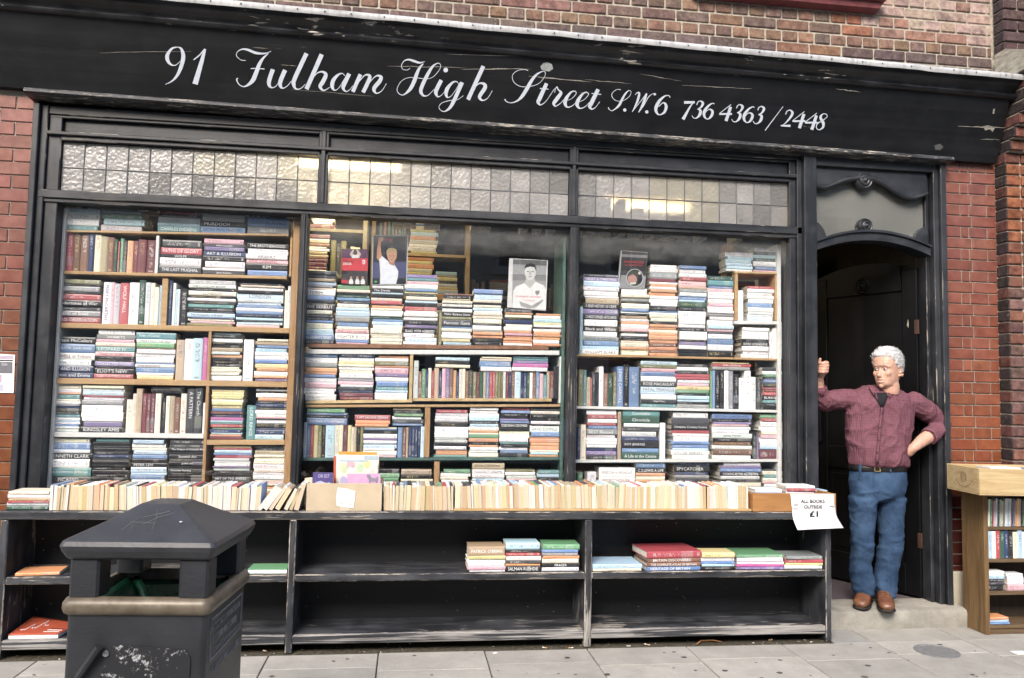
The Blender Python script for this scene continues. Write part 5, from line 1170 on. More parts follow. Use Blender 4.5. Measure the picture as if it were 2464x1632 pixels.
# ---------------------------------------------------------------- bookcases deeper in the shop
def mass_book(code, L, D, T, xf):
    c = PAL[code]; at_ = dict(c1=vary(c[:3], .2), c2=(.5,.5,.5) if sum(c[:3]) < .9 else (.05,.05,.06), dm=(L, T, random.uniform(0, 60)), tx=1.0, pc=(.55,.5,.4))
    cov, pgs = book_parts(L, D, T, T > .03, xf, at_); mass.add(*cov[:2], 0, cov[2], at_); mass.add(*pgs[:2], 1, pgs[2], at_)
def inner_case(x0, x1, y, zs, name_lab, mat, cols, ends=True):
    e = empty('bookcase', ((x0+x1)/2, y+.12, .11), name_lab, 'bookcase')
    MB().box(x0, x0+.03, y, y+.25, .112, zs[-1]+.36, b=.002).build('side_panel', mat, e); MB().box(x1-.03, x1, y, y+.25, .112, zs[-1]+.36, b=.002).build('side_panel', mat, e)
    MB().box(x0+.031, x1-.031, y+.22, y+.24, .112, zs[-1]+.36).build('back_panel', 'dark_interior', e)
    for z in zs:
        MB().box(x0+.031, x1-.031, y, y+.219, z-.022, z, b=.002).build('shelf', mat, e)
        x = x0+.05
        while x < x1-.24:
            w_ = random.uniform(.17, .22)
            if random.random() < .75:
                zz = z+.0005; top = z+random.uniform(.15, .29)
                while zz < top:
                    T = random.uniform(.012, .034); mass_book(random.choice(cols), w_*random.uniform(.88, 1), .15, T, lie(x+w_/2+random.uniform(-.01, .01), y+.01, zz)); zz += T+.0005
            else:
                xx = x
                while xx < x+w_-.02:
                    T = random.uniform(.015, .035); h = random.uniform(.19, .25); mass_book(random.choice('nmTcOdG'), h, .14, T, stand(xx+T/2, y+.01, z+.0005, h, T)); xx += T+.001
            x += w_+.012
inner_case(1.62, 2.12, .62, [1.56, 1.86, 2.20, 2.52], 'pale bookcase of old books seen through the top left of the middle window', 'interior_wall', 'cTynmwlcw')
inner_case(2.13, 2.86, .98, [1.50, 1.80, 2.12, 2.44], 'lamp-lit bookcase packed with piles, behind the front-facing books in the middle window', 'cream_wood', 'wcywbkcTslow')
inner_case(2.9, 5.3, 2.6, [1.2, 1.55, 1.9, 2.25], 'dark far bookcase seen dimly above the book piles', 'brown_board', 'kdnGBmawTr')
inner_case(5.02, 5.46, 1.25, [.4, .72, 1.04, 1.36, 1.7, 2.02, 2.34], 'bookcase glimpsed beside the door edge inside the doorway', 'brown_board', 'kdnmywTroc')
x = .42
while x < 1.80:
    T = random.uniform(.02, .05); h = random.uniform(.17, .27); mass_book(random.choice('wwlscwda'), h, .15, T, stand(x+T/2, .135, 2.475, h, T)); x += T+random.choice((.001, .001, .03))
x = 2.3
while x < 4.6:
    T = random.uniform(.03, .08); h = random.uniform(.10, .24); mass_book(random.choice('wwlcw'), h, .15, T, stand(x+T/2, .16, 2.475, h, T)); x += T+random.choice((.001, .05, .2))
tag(mass.obj('packed_books'), 'thin books of many colours packed between the larger ones in the windows', 'books', kind='stuff')
# ---------------------------------------------------------------- books displayed with the front cover facing out
def flat(zm, pts, Y, col, parent, name='cover_print', mat='print_col'):
    mb = MB(); mb.v = [tuple(zp(zm, x, y, Y)) for x, y in pts]; mb.f = [list(range(len(pts)))]; mb.m = [0]
    o = mb.build(name, mat, parent); o.color = (*col, 1)
    p = o.data.polygons[0]
    if p.normal.y > 0: o.data.flip_normals()
    return o
def ell(cx, cy_, rx, ry, n=20): return [(cx+rx*math.cos(2*math.pi*k/n), cy_+ry*math.sin(2*math.pi*k/n)) for k in range(n)]
def text_at(body, pos, height, width, parent, col, name='cover_text', mat='book_text', rot=None, shear=0.0, bold=0.0):
    cu = bpy.data.curves.new('t', 'FONT'); cu.body = body; cu.offset = bold; cu.resolution_u = 3; cu.shear = shear
    to = bpy.data.objects.new('t', cu); COL.objects.link(to); dg = bpy.context.evaluated_depsgraph_get()
    me = bpy.data.meshes.new_from_object(to.evaluated_get(dg)); bpy.data.objects.remove(to)
    xs = [v.co.x for v in me.vertices]; ys = [v.co.y for v in me.vertices]; w0, h0 = max(xs)-min(xs), max(ys)-min(ys); off = origin(parent)
    for v in me.vertices:
        p = Vector(((v.co.x-min(xs))/w0*width, 0, (v.co.y-min(ys))/h0*height))
        if rot: p = rot @ p
        v.co = Vector(pos)+p-off
    me.materials.append(M(mat)); o = bpy.data.objects.new(name, me); COL.objects.link(o); o.parent = parent; o.color = (*col, 1); return o
def facing(zm, quad, Y, col, edge, label, tilt=0):
    e = empty('display_book', zp(zm, (quad[0][0]+quad[2][0])/2, quad[2][1], Y), label, 'book', 'books shown with the cover facing out')
    P = [zp(zm, x, y, Y) for x, y in quad]; mb = MB()
    mb.prismy([(p.x, p.z) for p in P][::-1], Y, Y+.022); o = mb.build('cover', 'print_col', e); o.color = (*edge, 1)
    return o
e = facing('M1', [(470,410),(766,415),(755,806),(465,800)], .128, 0, (.10,.04,.06), 'red football programme with team shields, face out above the second pile of the middle window')
flat('M1', [(473,415),(763,420),(761,515),(472,512)], .1265, (.10,.05,.10), e); flat('M1', [(472,513),(761,516),(758,655),(470,650)], .1265, (.50,.055,.07), e); flat('M1', [(470,652),(758,657),(754,802),(467,797)], .1265, (.05,.045,.05), e)
flat('M1', [(470,655),(530,655),(530,690),(470,690)], .126, (.012,.012,.012), e); flat('M1', [(560,470),(595,418),(612,418),(590,470),(640,470),(630,418),(648,418),(685,470),(665,512),(590,512)], .126, (.55,.45,.42), e); flat('M1', ell(622,452,22,26), .1258, (.06,.05,.05), e)
flat('M1', [(590,480),(660,480),(665,513),(585,513)], .1257, (.66,.66,.68), e)
for x in (575, 645, 705): flat('M1', [(x-25,770),(x-12,745),(x+12,745),(x+25,770),(x+22,802),(x-22,802)], .126, (.66,.66,.67), e); flat('M1', ell(x,732,13,16), .1258, (.42,.26,.2), e)
flat('M1', [(468,752),(540,755),(540,795),(468,790)], .1259, (.45,.05,.06), e)
flat('M1', [(700,532),(732,533),(732,570),(716,585),(701,570)], .1258, (.7,.7,.7), e, 'crest'); flat('M1', [(706,540),(712,540),(712,572),(706,565)], .1256, (.04,.04,.04), e, 'crest'); flat('M1', [(715,548),(721,548),(721,572),(715,572)], .1256, (.5,.05,.06), e, 'crest')
p = zp('M1', 485, 563, .1256); text_at('Fulham FC', p, .021, .066, e, (.05,.02,.03)); p = zp('M1', 485, 588, .1256); text_at('2005/06', p, .017, .052, e, (.68,.66,.64))
e = facing('M1', [(815,255),(1212,260),(1196,808),(802,812)], .128, 0, (.42,.43,.45), 'large dark book showing a fair-haired player in white with raised fist')
flat('M1', [(825,268),(1198,272),(1183,800),(812,803)], .1265, (.030,.032,.045), e); flat('M1', [(815,560),(1190,560),(1184,735),(813,735)], .1263, (.07,.075,.16), e); flat('M1', [(813,735),(1184,735),(1183,800),(812,802)], .1262, (.022,.025,.03), e)
flat('M1', [(878,298),(890,280),(930,278),(938,305),(925,325),(908,335),(905,400),(912,470),(930,520),(920,560),(880,540),(860,510),(865,400),(875,330)], .1260, (.42,.23,.15), e)
flat('M1', [(888,530),(920,490),(1000,560),(1060,590),(1100,660),(1095,720),(1075,800),(895,803),(900,690)], .1258, (.62,.66,.72), e); flat('M1', [(985,545),(1060,560),(1050,600),(1000,580)], .1257, (.36,.19,.13), e)
flat('M1', [(970,440),(985,412),(1030,400),(1070,415),(1085,450),(1080,510),(1050,560),(1015,560),(985,530),(975,490)], .1255, (.46,.27,.19), e); flat('M1', [(966,470),(968,430),(990,405),(1035,398),(1075,415),(1087,455),(1070,450),(1040,432),(1000,440),(980,455)], .1253, (.34,.29,.16), e)
for x in (1008, 1048): flat('M1', ell(x, 488, 8, 4, 10), .1252, (.06,.05,.05), e)
flat('M1', ell(1028, 532, 14, 4, 10), .1252, (.28,.11,.1), e); flat('M1', ell(848, 775, 18, 12, 8), .1255, (.08,.30,.12), e, 'publisher_mark')
p = zp('M1', 950, 318, .1256); text_at('Fulham Strikers', p, .0155, .050, e, (.55,.10,.16)); p = zp('M1', 975, 338, .1256); text_at('the celebration of great goal scoring', p, .005, .041, e, (.5,.45,.12))
e = facing('M2', [(905,515),(1330,538),(1308,1098),(880,1060)], .128, 0, (.66,.67,.68), 'grey and white book showing a dark-haired man with folded arms')
flat('M2', [(942,525),(1318,540),(1298,1090),(930,1062)], .1265, (.30,.31,.32), e); flat('M2', [(942,525),(1318,540),(1316,600),(941,580)], .1263, (.12,.125,.13), e); flat('M2', [(938,690),(1312,700),(1308,765),(936,760)], .1262, (.20,.205,.21), e)
flat('M2', [(935,1062),(945,880),(975,830),(1070,790),(1130,850),(1190,775),(1290,820),(1312,870),(1300,1090)], .1260, (.68,.69,.70), e); flat('M2', [(1085,740),(1185,740),(1195,780),(1130,848),(1075,790)], .1258, (.42,.43,.43), e)
flat('M2', [(1070,630),(1085,595),(1130,580),(1180,590),(1200,640),(1195,700),(1170,745),(1130,762),(1095,745),(1075,700)], .1256, (.55,.56,.56), e); flat('M2', [(1068,650),(1075,600),(1100,578),(1150,570),(1190,588),(1205,650),(1195,650),(1180,615),(1130,608),(1085,622)], .1254, (.03,.03,.032), e)
for x in (1108, 1160): flat('M2', ell(x, 662, 14, 5, 10), .1253, (.08,.08,.08), e)
flat('M2', ell(1134, 718, 22, 5, 10), .1253, (.25,.25,.25), e); flat('M2', [(1125,660),(1140,660),(1148,698),(1118,698)], .1253, (.40,.41,.41), e)
flat('M2', [(1010,990),(1150,1040),(1275,970),(1278,990),(1200,1060),(1120,1072),(1030,1045)], .1256, (.30,.31,.31), e); flat('M2', [(1190,875),(1238,872),(1235,905),(1210,925),(1190,905)], .1256, (.22,.22,.23), e, 'crest')
flat('M2', [(908,525),(938,527),(925,1060),(885,1058)], .1264, (.60,.61,.62), e); p = zp('M2', 970, 955, .1252); text_at('JOHNNY HAYNES', p, .0165, .166, e, (.50,.05,.10)); p = zp('M2', 1055, 990, .1252); text_at('The Maestro', p, .013, .073, e, (.5,.12,.15))
e = facing('R1', [(560,208),(875,232),(840,668),(525,658)], .128, 0, (.5,.51,.52), 'dark book with red lettering and a round picture, face out in the right window')
flat('R1', [(572,215),(873,238),(840,662),(535,655)], .1265, (.045,.045,.05), e); flat('R1', [(560,500),(855,510),(840,662),(535,655)], .1263, (.26,.265,.28), e); flat('R1', [(568,255),(870,265),(868,300),(566,285)], .1262, (.24,.24,.25), e)
flat('R1', ell(722,532,100,105,28), .1260, (.62,.62,.62), e); flat('R1', ell(722,532,94,99,28), .1258, (.05,.06,.045), e); flat('R1', [(640,520),(700,490),(740,520),(750,560),(730,600),(670,600),(640,570)], .1256, (.42,.24,.22), e); flat('R1', [(765,495),(795,490),(810,560),(790,600),(765,590)], .1255, (.02,.02,.03), e); flat('R1', ell(778,478,15,18), .1255, (.6,.55,.5), e); flat('R1', [(665,590),(735,585),(735,605),(670,612)], .1254, (.6,.6,.6), e)
p = zp('R1', 597, 355, .1255); text_at('DAVID HAMILTON', p, .0145, .132, e, (.55,.06,.06)); p = zp('R1', 605, 388, .1255); text_at('A FULHAMISH TALE', p, .010, .122, e, (.5,.06,.06))
# ================================================================ black display bench in front of the windows
YF, YK = -.38, -.036
bn = empty('display_bench', (2.65, -.2, 0), 'long low black bookshelf bench with chipped paint under the windows', 'bench')
def bpart(name, x0, x1, y0, y1, z0, z1, mats=('bench_top', 'bench_edge'), b=.005): return MB().box(x0, x1, y0, y1, z0, z1, 0, b, 1).build(name, mats, bn)
bpart('top_board', .335, 4.952, YF-.003, YK, .710, .754)
UP = [(.352, .390), (1.812, 1.848), (3.452, 3.492), (4.905, 4.941)]
for x0, x1 in UP: bpart('upright', x0, x1, YF, YK, .0, .7092, ('bench_up', 'bench_edge_up'))
for i in range(3):
    x0, x1 = UP[i][1]+.0008, UP[i+1][0]-.0008
    bpart('middle_shelf', x0, x1, YF+.004, YK-.02, .377, .416); bpart('bottom_shelf', x0, x1, YF+.0245, YK-.02, .072, .0935, ('bench_top', 'bench_edge'))
    bpart('bottom_rail', x0, x1, YF+.002, YF+.024, .046, .0945, ('bench_worn', 'bench_worn'))
    MB().box(x0, x1, YK-.0195, YK-.006, .05, .7092).build('back_panel', 'bench_back', bn)
# ================================================================ paperbacks standing spine-up on the bench, tail edges outwards
PAGEC = [(.64,.55,.39), (.68,.60,.45), (.60,.49,.32), (.70,.64,.52), (.74,.71,.64), (.66,.57,.42), (.56,.44,.28), (.76,.74,.70)]
PBN = {}
def paperback(x, T, H, yf, zb, lean, seg, nm='paperback', Ld=.178):
    c = random.choice('wwwwwwllccccsbykrgoTd'); pc = random.choice(PAGEC); pc = tuple(v*random.uniform(.85, .97) for v in pc)
    cl, sn = math.cos(lean), math.sin(lean); lift = abs(sn)*T if lean else 0
    def xf(a, b, cc):
        u, h = T/2-cc, H-b; return Vector((x+u*cl+h*sn, yf+a+Ld/2, zb+h*cl-u*sn+abs(sn)*T/2))
    at_ = dict(c1=vary(PAL[c][:3], .15), c2=(.1,.1,.1), dm=(Ld, T, random.uniform(0, 60)), tx=1.0, pc=pc)
    loc = Vector((x, yf+Ld/2, zb)); cov, pgs = book_parts(Ld, H, T, False, xf, at_)
    bb = BB(); bb.add(*cov[:2], 0, cov[2], at_); o = bb.obj(nm, None, loc, ('book_cover',))
    pb = BB(); pb.add(*pgs[:2], 0, pgs[2], at_); q = pb.obj('page_block', None, loc, ('pages',)); q.parent = o; q.location = (0, 0, 0)
    k = PBN.get(seg, 0); PBN[seg] = k+1
    tone = 'white' if min(pc) > .55 else ('tan' if pc[2] < .30 else 'cream')
    tag(o, f"{tone}-edged paperback, {ordn(k)} from left in the spine-up row {seg}", 'paperback', 'paperbacks standing spine-up on the bench'); return o
random.seed(21)
def fill(x0, x1, seg, yf=-.345, zb=.7548, hm=.133):
    x = x0; wob = 0.0
    while x < x1-.008:
        T = random.choice((.011, .014, .016, .018, .020, .023, .026, .030)); T = min(T, x1-x)
        wob = max(-.06, min(.05, wob+random.uniform(-.03, .03))); H = hm*random.uniform(.93, 1.05)
        paperback(x+T/2, T-.0007, H, yf+random.uniform(-.006, .006), zb, wob, seg); x += T+max(0, abs(wob))*.004
fill(.571, 1.648, 'behind the litter bin', hm=.134)
for i, (px, ln, T, H) in enumerate(((60,.62,.022,.150),(100,.60,.024,.142),(145,.57,.018,.150),(190,.52,.026,.132),(258,.46,.022,.132),(300,.36,.016,.136),(335,.24,.026,.15))):
    p = zp('P7', px, 300, -.345); paperback(p.x+T/2, T, H, -.350, .7548, ln, 'leaning against the cardboard box')
fill(2.313, 2.70, 'right of the cardboard box', hm=.140)
fill(2.708, 4.448, 'on the thin wooden strip', zb=.7672, hm=.138)
tag(MB().box(2.702, 4.454, -.362, -.15, .7546, .7668, b=.002).build('wooden_strip', 'bamboo'), 'thin pale wooden strip lying under the long paperback row on the bench', 'strip')
# ================================================================ loose piles
def pile(zm, x0, x1, ytop, zb, spec, Y, label, group, dmul=.72, ang=0.0, hgt=None):
    toks = spec.split(); xm = (x0+x1)/2; ztop = zp(zm, xm, ytop, Y).z; X0, X1 = zp(zm, x0, ytop+30, Y).x, zp(zm, x1, ytop+30, Y).x
    th_ = [float(t_.split('=')[0][1:]) for t_ in toks]; tot = sum(th_); H_ = hgt or ztop-zb; z = zb+.0005; W_ = X1-X0
    for i in range(len(toks)-1, -1, -1):
        t_ = toks[i]; tt = t_.split('=')[1].replace('_', ' ') if '=' in t_ else None; T = H_*th_[i]/tot; L = W_*random.uniform(.93, 1.0)
        rec = dict(L=L, D=L*dmul, T=T-.0005, hard=T > .02, title=tt, col=PAL[t_[0]][3], group=group, xf=lie((X0+X1)/2+random.uniform(-.5, .5)*(W_-L), Y+random.uniform(0, .012), z, ang+random.uniform(-.03, .03)))
        c1 = vary(PAL[t_[0]][:3], .12); rec['at'] = dict(c1=c1, c2=(.6,.6,.6) if sum(c1) < .9 else (.05,.05,.08), dm=(L, T, random.uniform(0, 60)), tx=0.0 if tt else 1.0, pc=(.66,.62,.54))
        rec['label'] = f"{rec['col'].replace(' ', '-')} book, {ordn(i)} down {label}" if len(toks) > 1 else f"{rec['col'].replace(' ', '-')} book {label}"
        book_object(rec); z += T
ZMS = .4165; GB_ = 'books lying on the bench shelves'
pile('P7', 1650, 1935, 575, ZMS, "T8=PATRICK_O'BRIAN y3 w4 w2 p3 w2", -.365, 'of the leftmost pile in the middle bay of the bench', GB_)
pile('P7', 1935, 2205, 550, ZMS, 's6 k3 r3 w4 d3 o2 k5=SALMAN_RUSHDIE', -.362, 'of the second pile in the middle bay of the bench', GB_)
pile('P8', 15, 300, 560, ZMS, 'g5 b3 a3 o3 c4 k4=FRASER w4', -.362, 'of the third pile in the middle bay of the bench', GB_)
pile('P8', 395, 778, 712, ZMS, 's7 c4=Chronicle_of_the_Year', -.372, 'of the wide leftmost pile in the right bay of the bench', GB_, .75)
pile('P8', 800, 1225, 612, ZMS, 'r9 n6=BRITAIN_DISCOVERED n5=THE_COMPLETE_ATLAS_OF_BRITAIN b6=HERITAGE_OF_BRITAIN', -.376, 'of the large atlas pile in the right bay of the bench', GB_, .75, .05)
pile('P8', 1215, 1468, 622, ZMS, 'y6 w5 b3 s3 k4', -.36, 'of the small pile right of the atlases on the bench', GB_)
pile('P8', 1480, 1840, 638, ZMS, 'g3 w4 w3 M2 v3', -.368, 'of the magazine pile in the right bay of the bench', GB_, .75, -.04)
pile('P8', 1850, 2135, 648, ZMS, 'a3 r3 y2 w3', -.362, 'of the rightmost thin pile in the right bay of the bench', GB_, .75, -.05)
pile('P6', 115, 440, 731, ZMS, 'o5', -.36, 'lying alone on the left middle shelf of the bench', GB_, .75, .12, .017)
pile('P6', 1865, 2178, 732, ZMS, 'g1 w5', -.365, 'in the small pile beside the upright, right of the bin', GB_, .72, 0, .026)
pile('P6', 50, 375, 160, .7545, 'c3 w4 T3 r2 l3 G4', -.34, 'of the flat pile at the left end of the bench top', 'books lying flat on the bench top', .8)
# curled red softback on the bottom shelf
rb = empty('book', (.6, -.3, .094), 'curled red softback with white zigzag line on the bottom left bench shelf', 'book', GB_)
x0_, x1_ = zp('P6', 60, 1200, -.355).x, zp('P6', 440, 1200, -.355).x
def curl(u, v): return Vector((x0_+(x1_-x0_)*u+.03*v, -.352+.21*v, .0955+.020+.026*v*(1-u)*(1-u)*1.5+.010*math.sin(u*3)*v))
mb = MB(); n = 10
for i in range(n+1):
    for j in range(n+1): mb.v.append(tuple(curl(i/n, j/n)))
for i in range(n):
    for j in range(n): a = i*(n+1)+j; mb.f.append([a, a+n+1, a+n+2, a+1]); mb.m.append(0)
o = mb.build('cover', 'print_col', rb, True); o.color = (.45,.10,.055,1); sd = o.modifiers.new('t', 'SOLIDIFY'); sd.thickness = .0018; sd.offset = 1
MB().prism([(-.350, .0955), (-.142, .0955), (-.142, .113), (-.350, .113)][::-1], x0_+.002, x1_-.002).build('page_block', 'paper', rb)
zz = [(.12,.25),(.2,.30),(.24,.62),(.30,.35),(.36,.42),(.40,.85),(.46,.55),(.52,.60)]
o = MB().tube([curl(u, v)+Vector((0, 0, .0025)) for u, v in zz], .0022, 6).build('zigzag_print', 'paper', rb)
for k in range(3):
    o = MB().tube([curl(.62+.02*k, .18+.12*k)+Vector((0, 0, .0025)), curl(.93, .18+.12*k)+Vector((0, 0, .0025))], .0018, 6).build('line_print', 'paper' if k < 2 else 'ink', rb)
# ================================================================ cardboard box of children's books
cb = empty('cardboard_box', (2.1, -.22, .754), "brown cardboard box with a handwritten note taped to its front", 'box')
BX0, BX1, BY0, BY1, BZ = 1.893, 2.301, -.362, -.06, .905
for nm, a in (('front_panel', (BX0, BX1, BY0, BY0+.004, .7546, BZ)), ('back_panel', (BX0, BX1, BY1-.004, BY1, .7546, BZ)), ('side_panel', (BX0, BX0+.004, BY0+.0042, BY1-.0042, .7546, BZ)), ('side_panel', (BX1-.004, BX1, BY0+.0042, BY1-.0042, .7546, BZ)), ('base_panel', (BX0+.0042, BX1-.0042, BY0+.0042, BY1-.0042, .7546, .759))):
    MB().box(*a, b=.0012).build(nm, 'card', cb)
MB().box(2.075, 2.125, BY0-.0012, BY0-.0002, .756, .80).build('packing_tape', 'tape', cb)
nt = empty('paper_note', (2.1, -.365, .8), 'torn white handwritten note taped on the cardboard box', 'note')
P = [zp('P7', x, y, -.3645) for x, y in ((668,130),(735,138),(800,158),(796,220),(785,283),(720,278),(660,268),(655,200))]
nts = MB().prismy([(p.x, p.z) for p in P][::-1], -.3652, -.3640).build('note_sheet', 'paper', nt)
for k, (y, xa, xb) in enumerate(((178, 670, 780), (205, 690, 770), (228, 685, 765))):
    pts = [zp('P7', xa+(xb-xa)*i/22, y+k*2+6*math.sin(i*2.1+k)+4*math.sin(i*3.7), -.3656) for i in range(23)]; MB().tube(pts, .0007, 4).build('handwriting', 'ink_grey', nts)
MB().tube([zp('P7', x, y, -.3656) for x, y in ((705,238),(690,246),(705,256),(690,246),(780,262))], .0009, 4).build('handwriting', 'ink', nts)
def slab_book(zm, quad, Y, th_, col, label, lean=.05):
    e = empty('book', zp(zm, (quad[2][0]+quad[3][0])/2, quad[2][1], Y), label, 'book', "children's books in the cardboard box")
    P = [zp(zm, x, y, Y) for x, y in quad]; o = MB().prismy([(p.x, p.z) for p in P][::-1], Y, Y+th_).build('cover', 'print_col', e); o.color = (*col, 1); return o
e = slab_book('M3', [(425,1150),(838,1158),(838,1700),(425,1700)], -.20, .006, (.62,.32,.08), 'tall orange book at the back of the cardboard box')
e = slab_book('M3', [(385,1185),(858,1190),(868,1720),(375,1720)], -.24, .008, (.70,.68,.64), 'large white book second from the back of the cardboard box'); flat('M3', [(372,1200),(398,1200),(392,1640),(368,1640)], -.2415, (.50,.12,.07), e)
flat('M3', [(700,1195),(852,1200),(852,1240),(700,1235)], -.2415, (.40,.48,.55), e)
e = slab_book('M3', [(430,1240),(845,1245),(850,1720),(428,1720)], -.275, .006, (.68,.67,.58), 'pastel picture book with soft coloured shapes in the cardboard box')
for cx, cyy, rx, ry, c in ((555,1295,45,50,(.62,.40,.45)), (655,1330,35,45,(.48,.62,.42)), (480,1330,35,55,(.55,.62,.40)), (730,1290,40,40,(.62,.60,.30)), (560,1345,40,40,(.70,.68,.66)), (790,1400,30,60,(.62,.55,.50))): flat('M3', ell(cx, cyy, rx, ry), -.2762, c, e)
flat('M3', [(432,1242),(740,1245),(740,1258),(432,1255)], -.2765, (.35,.50,.62), e)
e = slab_book('M3', [(515,1392),(875,1388),(880,1720),(520,1720)], -.315, .006, (.58,.36,.55), 'pink picture book with a grey animal at the front of the cardboard box')
flat('M3', [(735,1395),(770,1405),(775,1430),(820,1440),(850,1415),(850,1470),(830,1500),(825,1475),(770,1475),(770,1510),(755,1505),(750,1450),(725,1420)], -.3165, (.26,.24,.30), e); flat('M3', ell(478,1470,42,55), -.3168, (.42,.38,.58), e)
e = slab_book('M3', [(148,1378),(365,1382),(365,1720),(150,1720)], -.30, .018, (.10,.08,.24), 'dark purple book standing at the left of the cardboard box')
p = zp('M3', 205, 1432, -.3012); text_at('OR EST', p, .018, .062, e, (.5,.5,.58)); flat('M3', [(175,1480),(230,1465),(290,1490),(330,1480),(340,1700),(170,1700)], -.3008, (.45,.48,.62), e)
e = slab_book('M3', [(60,1440),(140,1430),(140,1720),(55,1720)], -.28, .02, (.62,.58,.48), 'cream book at the far left inside the cardboard box')
# ================================================================ wooden tray and the price notice
tr_ = empty('wooden_tray', (4.72, -.25, .754), 'orange-brown wooden tray of books at the right end of the bench', 'tray')
for nm, a in (('front_board', (4.458, 4.977, -.374, -.362, .7546, .862)), ('back_board', (4.458, 4.977, -.09, -.078, .7546, .862)), ('side_board', (4.458, 4.470, -.3618, -.0902, .7546, .86)), ('side_board', (4.965, 4.977, -.3618, -.0902, .7546, .86)), ('base_board', (4.4702, 4.9648, -.3618, -.0902, .7546, .762))):
    MB().box(*a, b=.002).build(nm, 'tray_wood', tr_)
GT = 'books in the wooden tray'
pile('P8', 1625, 1830, 145, .765, 'w5 b4 w5 s4 r3 w6', -.34, 'of the left pile in the wooden tray', GT); pile('P8', 1860, 2080, 118, .765, 'w3 r3 w6 k3 w9', -.335, 'of the middle pile in the wooden tray', GT); pile('P8', 2000, 2170, 150, .765, 's2 d3 w6 c8', -.17, 'of the right pile in the wooden tray', GT)
pn = empty('price_notice', (4.82, -.38, .76), 'white taped paper notice offering all books outside for one pound', 'notice')
mb = MB(); cols_, rows_ = 6, 14
for j in range(rows_+1):
    for i in range(cols_+1):
        u, v = i/cols_, j/rows_; a = Vector((4.686, 0, .860)); X = 4.688+.268*u+.010*v+(.016*v*v*u); Z = .860-.20*v+.012*u*v
        Y = -.3762-.012*min(1, v*1.8)-(.055*max(0, v-.66)**1.3*4 if v > .66 else 0)-.002*math.sin(u*5+v*3)*v; mb.v.append((X, Y, Z))
for j in range(rows_):
    for i in range(cols_): a = j*(cols_+1)+i; mb.f.append([a, a+cols_+1, a+cols_+2, a+1]); mb.m.append(0)
o = mb.build('paper_sheet', 'paper', pn, True); psh = o; sd = o.modifiers.new('t', 'SOLIDIFY'); sd.thickness = .0006
for body, z, w_, h in (('ALL BOOKS', .8085, .150, .0205), ('OUTSIDE', .7775, .116, .0195)): text_at(body, (4.822-w_/2, -.3815-.012*min(1, (.860-z)/.2*1.8)-.001, z), h, w_, psh, (.012,.012,.014), 'lettering', bold=.022)
MB().box(4.766, 4.878, -.3922, -.3918, .7742, .7756).build('underline', 'ink', psh)
text_at('£1', (4.797, -.3945, .7270), .035, .054, psh, (.012,.012,.012), 'lettering', bold=.03)
text_at('BOOKS IN THE SHOP AS MARKED', (4.765, -.4085, .6905), .0042, .120, psh, (.12,.12,.12), 'lettering')
for x, z, w_, h in ((4.80,.842,.016,.018), (4.690,.775,.040,.018), (4.700,.80,.030,.016), (4.925,.79,.03,.07), (4.822,.685,.014,.04)): MB().box(x, x+w_, -.3925-(.014 if z < .7 else 0)+(.011 if z > .83 else 0), -.3919-(.014 if z < .7 else 0)+(.011 if z > .83 else 0), z, z+h).build('sticky_tape', 'tape_clear', psh)
# ================================================================ bookcase and wine crate on the right
bc = empty('bookcase', (6.35, -.2, 0), 'free-standing brown wooden bookcase of cheap books beside the doorway', 'bookcase')
CX0, CX1, CY0, CY1 = 5.985, 6.74, -.313, -.112
MB().box(CX0, CX0+.030, CY0, CY1, .0, .866, b=.003).build('side_panel', 'bookcase_wood', bc); MB().box(CX1-.03, CX1, CY0, CY1, .0, .866, b=.003).build('side_panel', 'bookcase_wood', bc)
for z0, z1 in ((.838, .864), (.634, .654), (.436, .458), (.238, .260), (.036, .056)): MB().box(CX0+.0305, CX1-.0305, CY0+.004, CY1-.012, z0, z1, b=.002).build('shelf', 'bookcase_shelf', bc)
MB().box(CX0+.0305, CX1-.0305, CY0+.012, CY0+.028, .0, .0355, b=.002).build('plinth', 'bookcase_shelf', bc)
MB().box(CX0+.0305, CX1-.0305, CY1-.0115, CY1-.002, .0, .8375).build('back_panel', 'bookcase_back', bc)
random.seed(5)
def case_up(x0, x1, zb, hs, cols, label, lean, dmul=.62):
    x = x0; k = 0
    while x < x1-.012:
        c = cols[k % len(cols)]; T = random.uniform(.010, .016) if lean else random.uniform(.022, .034); h = random.uniform(*hs)
        rec = dict(L=h, D=min(.17, h*dmul), T=T-.0006, hard=False, title=None, col=PAL[c][3], group='books in the outdoor bookcase', xf=stand(x+T/2, CY0+.012, zb+.0006, h, T-.0006, lean*random.uniform(.6, 1.2)))
        c1 = vary(PAL[c][:3], .12); rec['at'] = dict(c1=c1, c2=(.6,.6,.6) if sum(c1) < .9 else (.05,.05,.08), dm=(h, T, random.uniform(0, 60)), tx=1.0, pc=(.62,.57,.46)); rec['label'] = f"{rec['col'].replace(' ', '-')} book, {ordn(k)} from left {label}"
        book_object(rec); x += T; k += 1
case_up(6.022, 6.50, .6545, (.155, .172), 'wgmpldsyvwswmboypkgw', 'on the top shelf of the outdoor bookcase', .05)
case_up(6.020, 6.45, .4585, (.160, .172), 'swrGBkcswmbk', 'on the second shelf of the outdoor bookcase', 0)
def case_pile(px0, px1, ytop, zb, spec, lab): pile('PK', px0, px1, ytop, zb, spec, CY0+.012, lab, 'books in the outdoor bookcase', .62)
case_pile(372, 505, 965, .2605, 'w4 s4 k3 d3 k6', 'in the left pile, third shelf of the outdoor bookcase'); case_pile(520, 655, 985, .2605, 'w3 w7 p7', 'in the right pile, third shelf of the outdoor bookcase')
case_pile(358, 548, 1328, .0565, 'o4 s4 b3', 'on the bottom shelf of the brown outdoor bookcase')
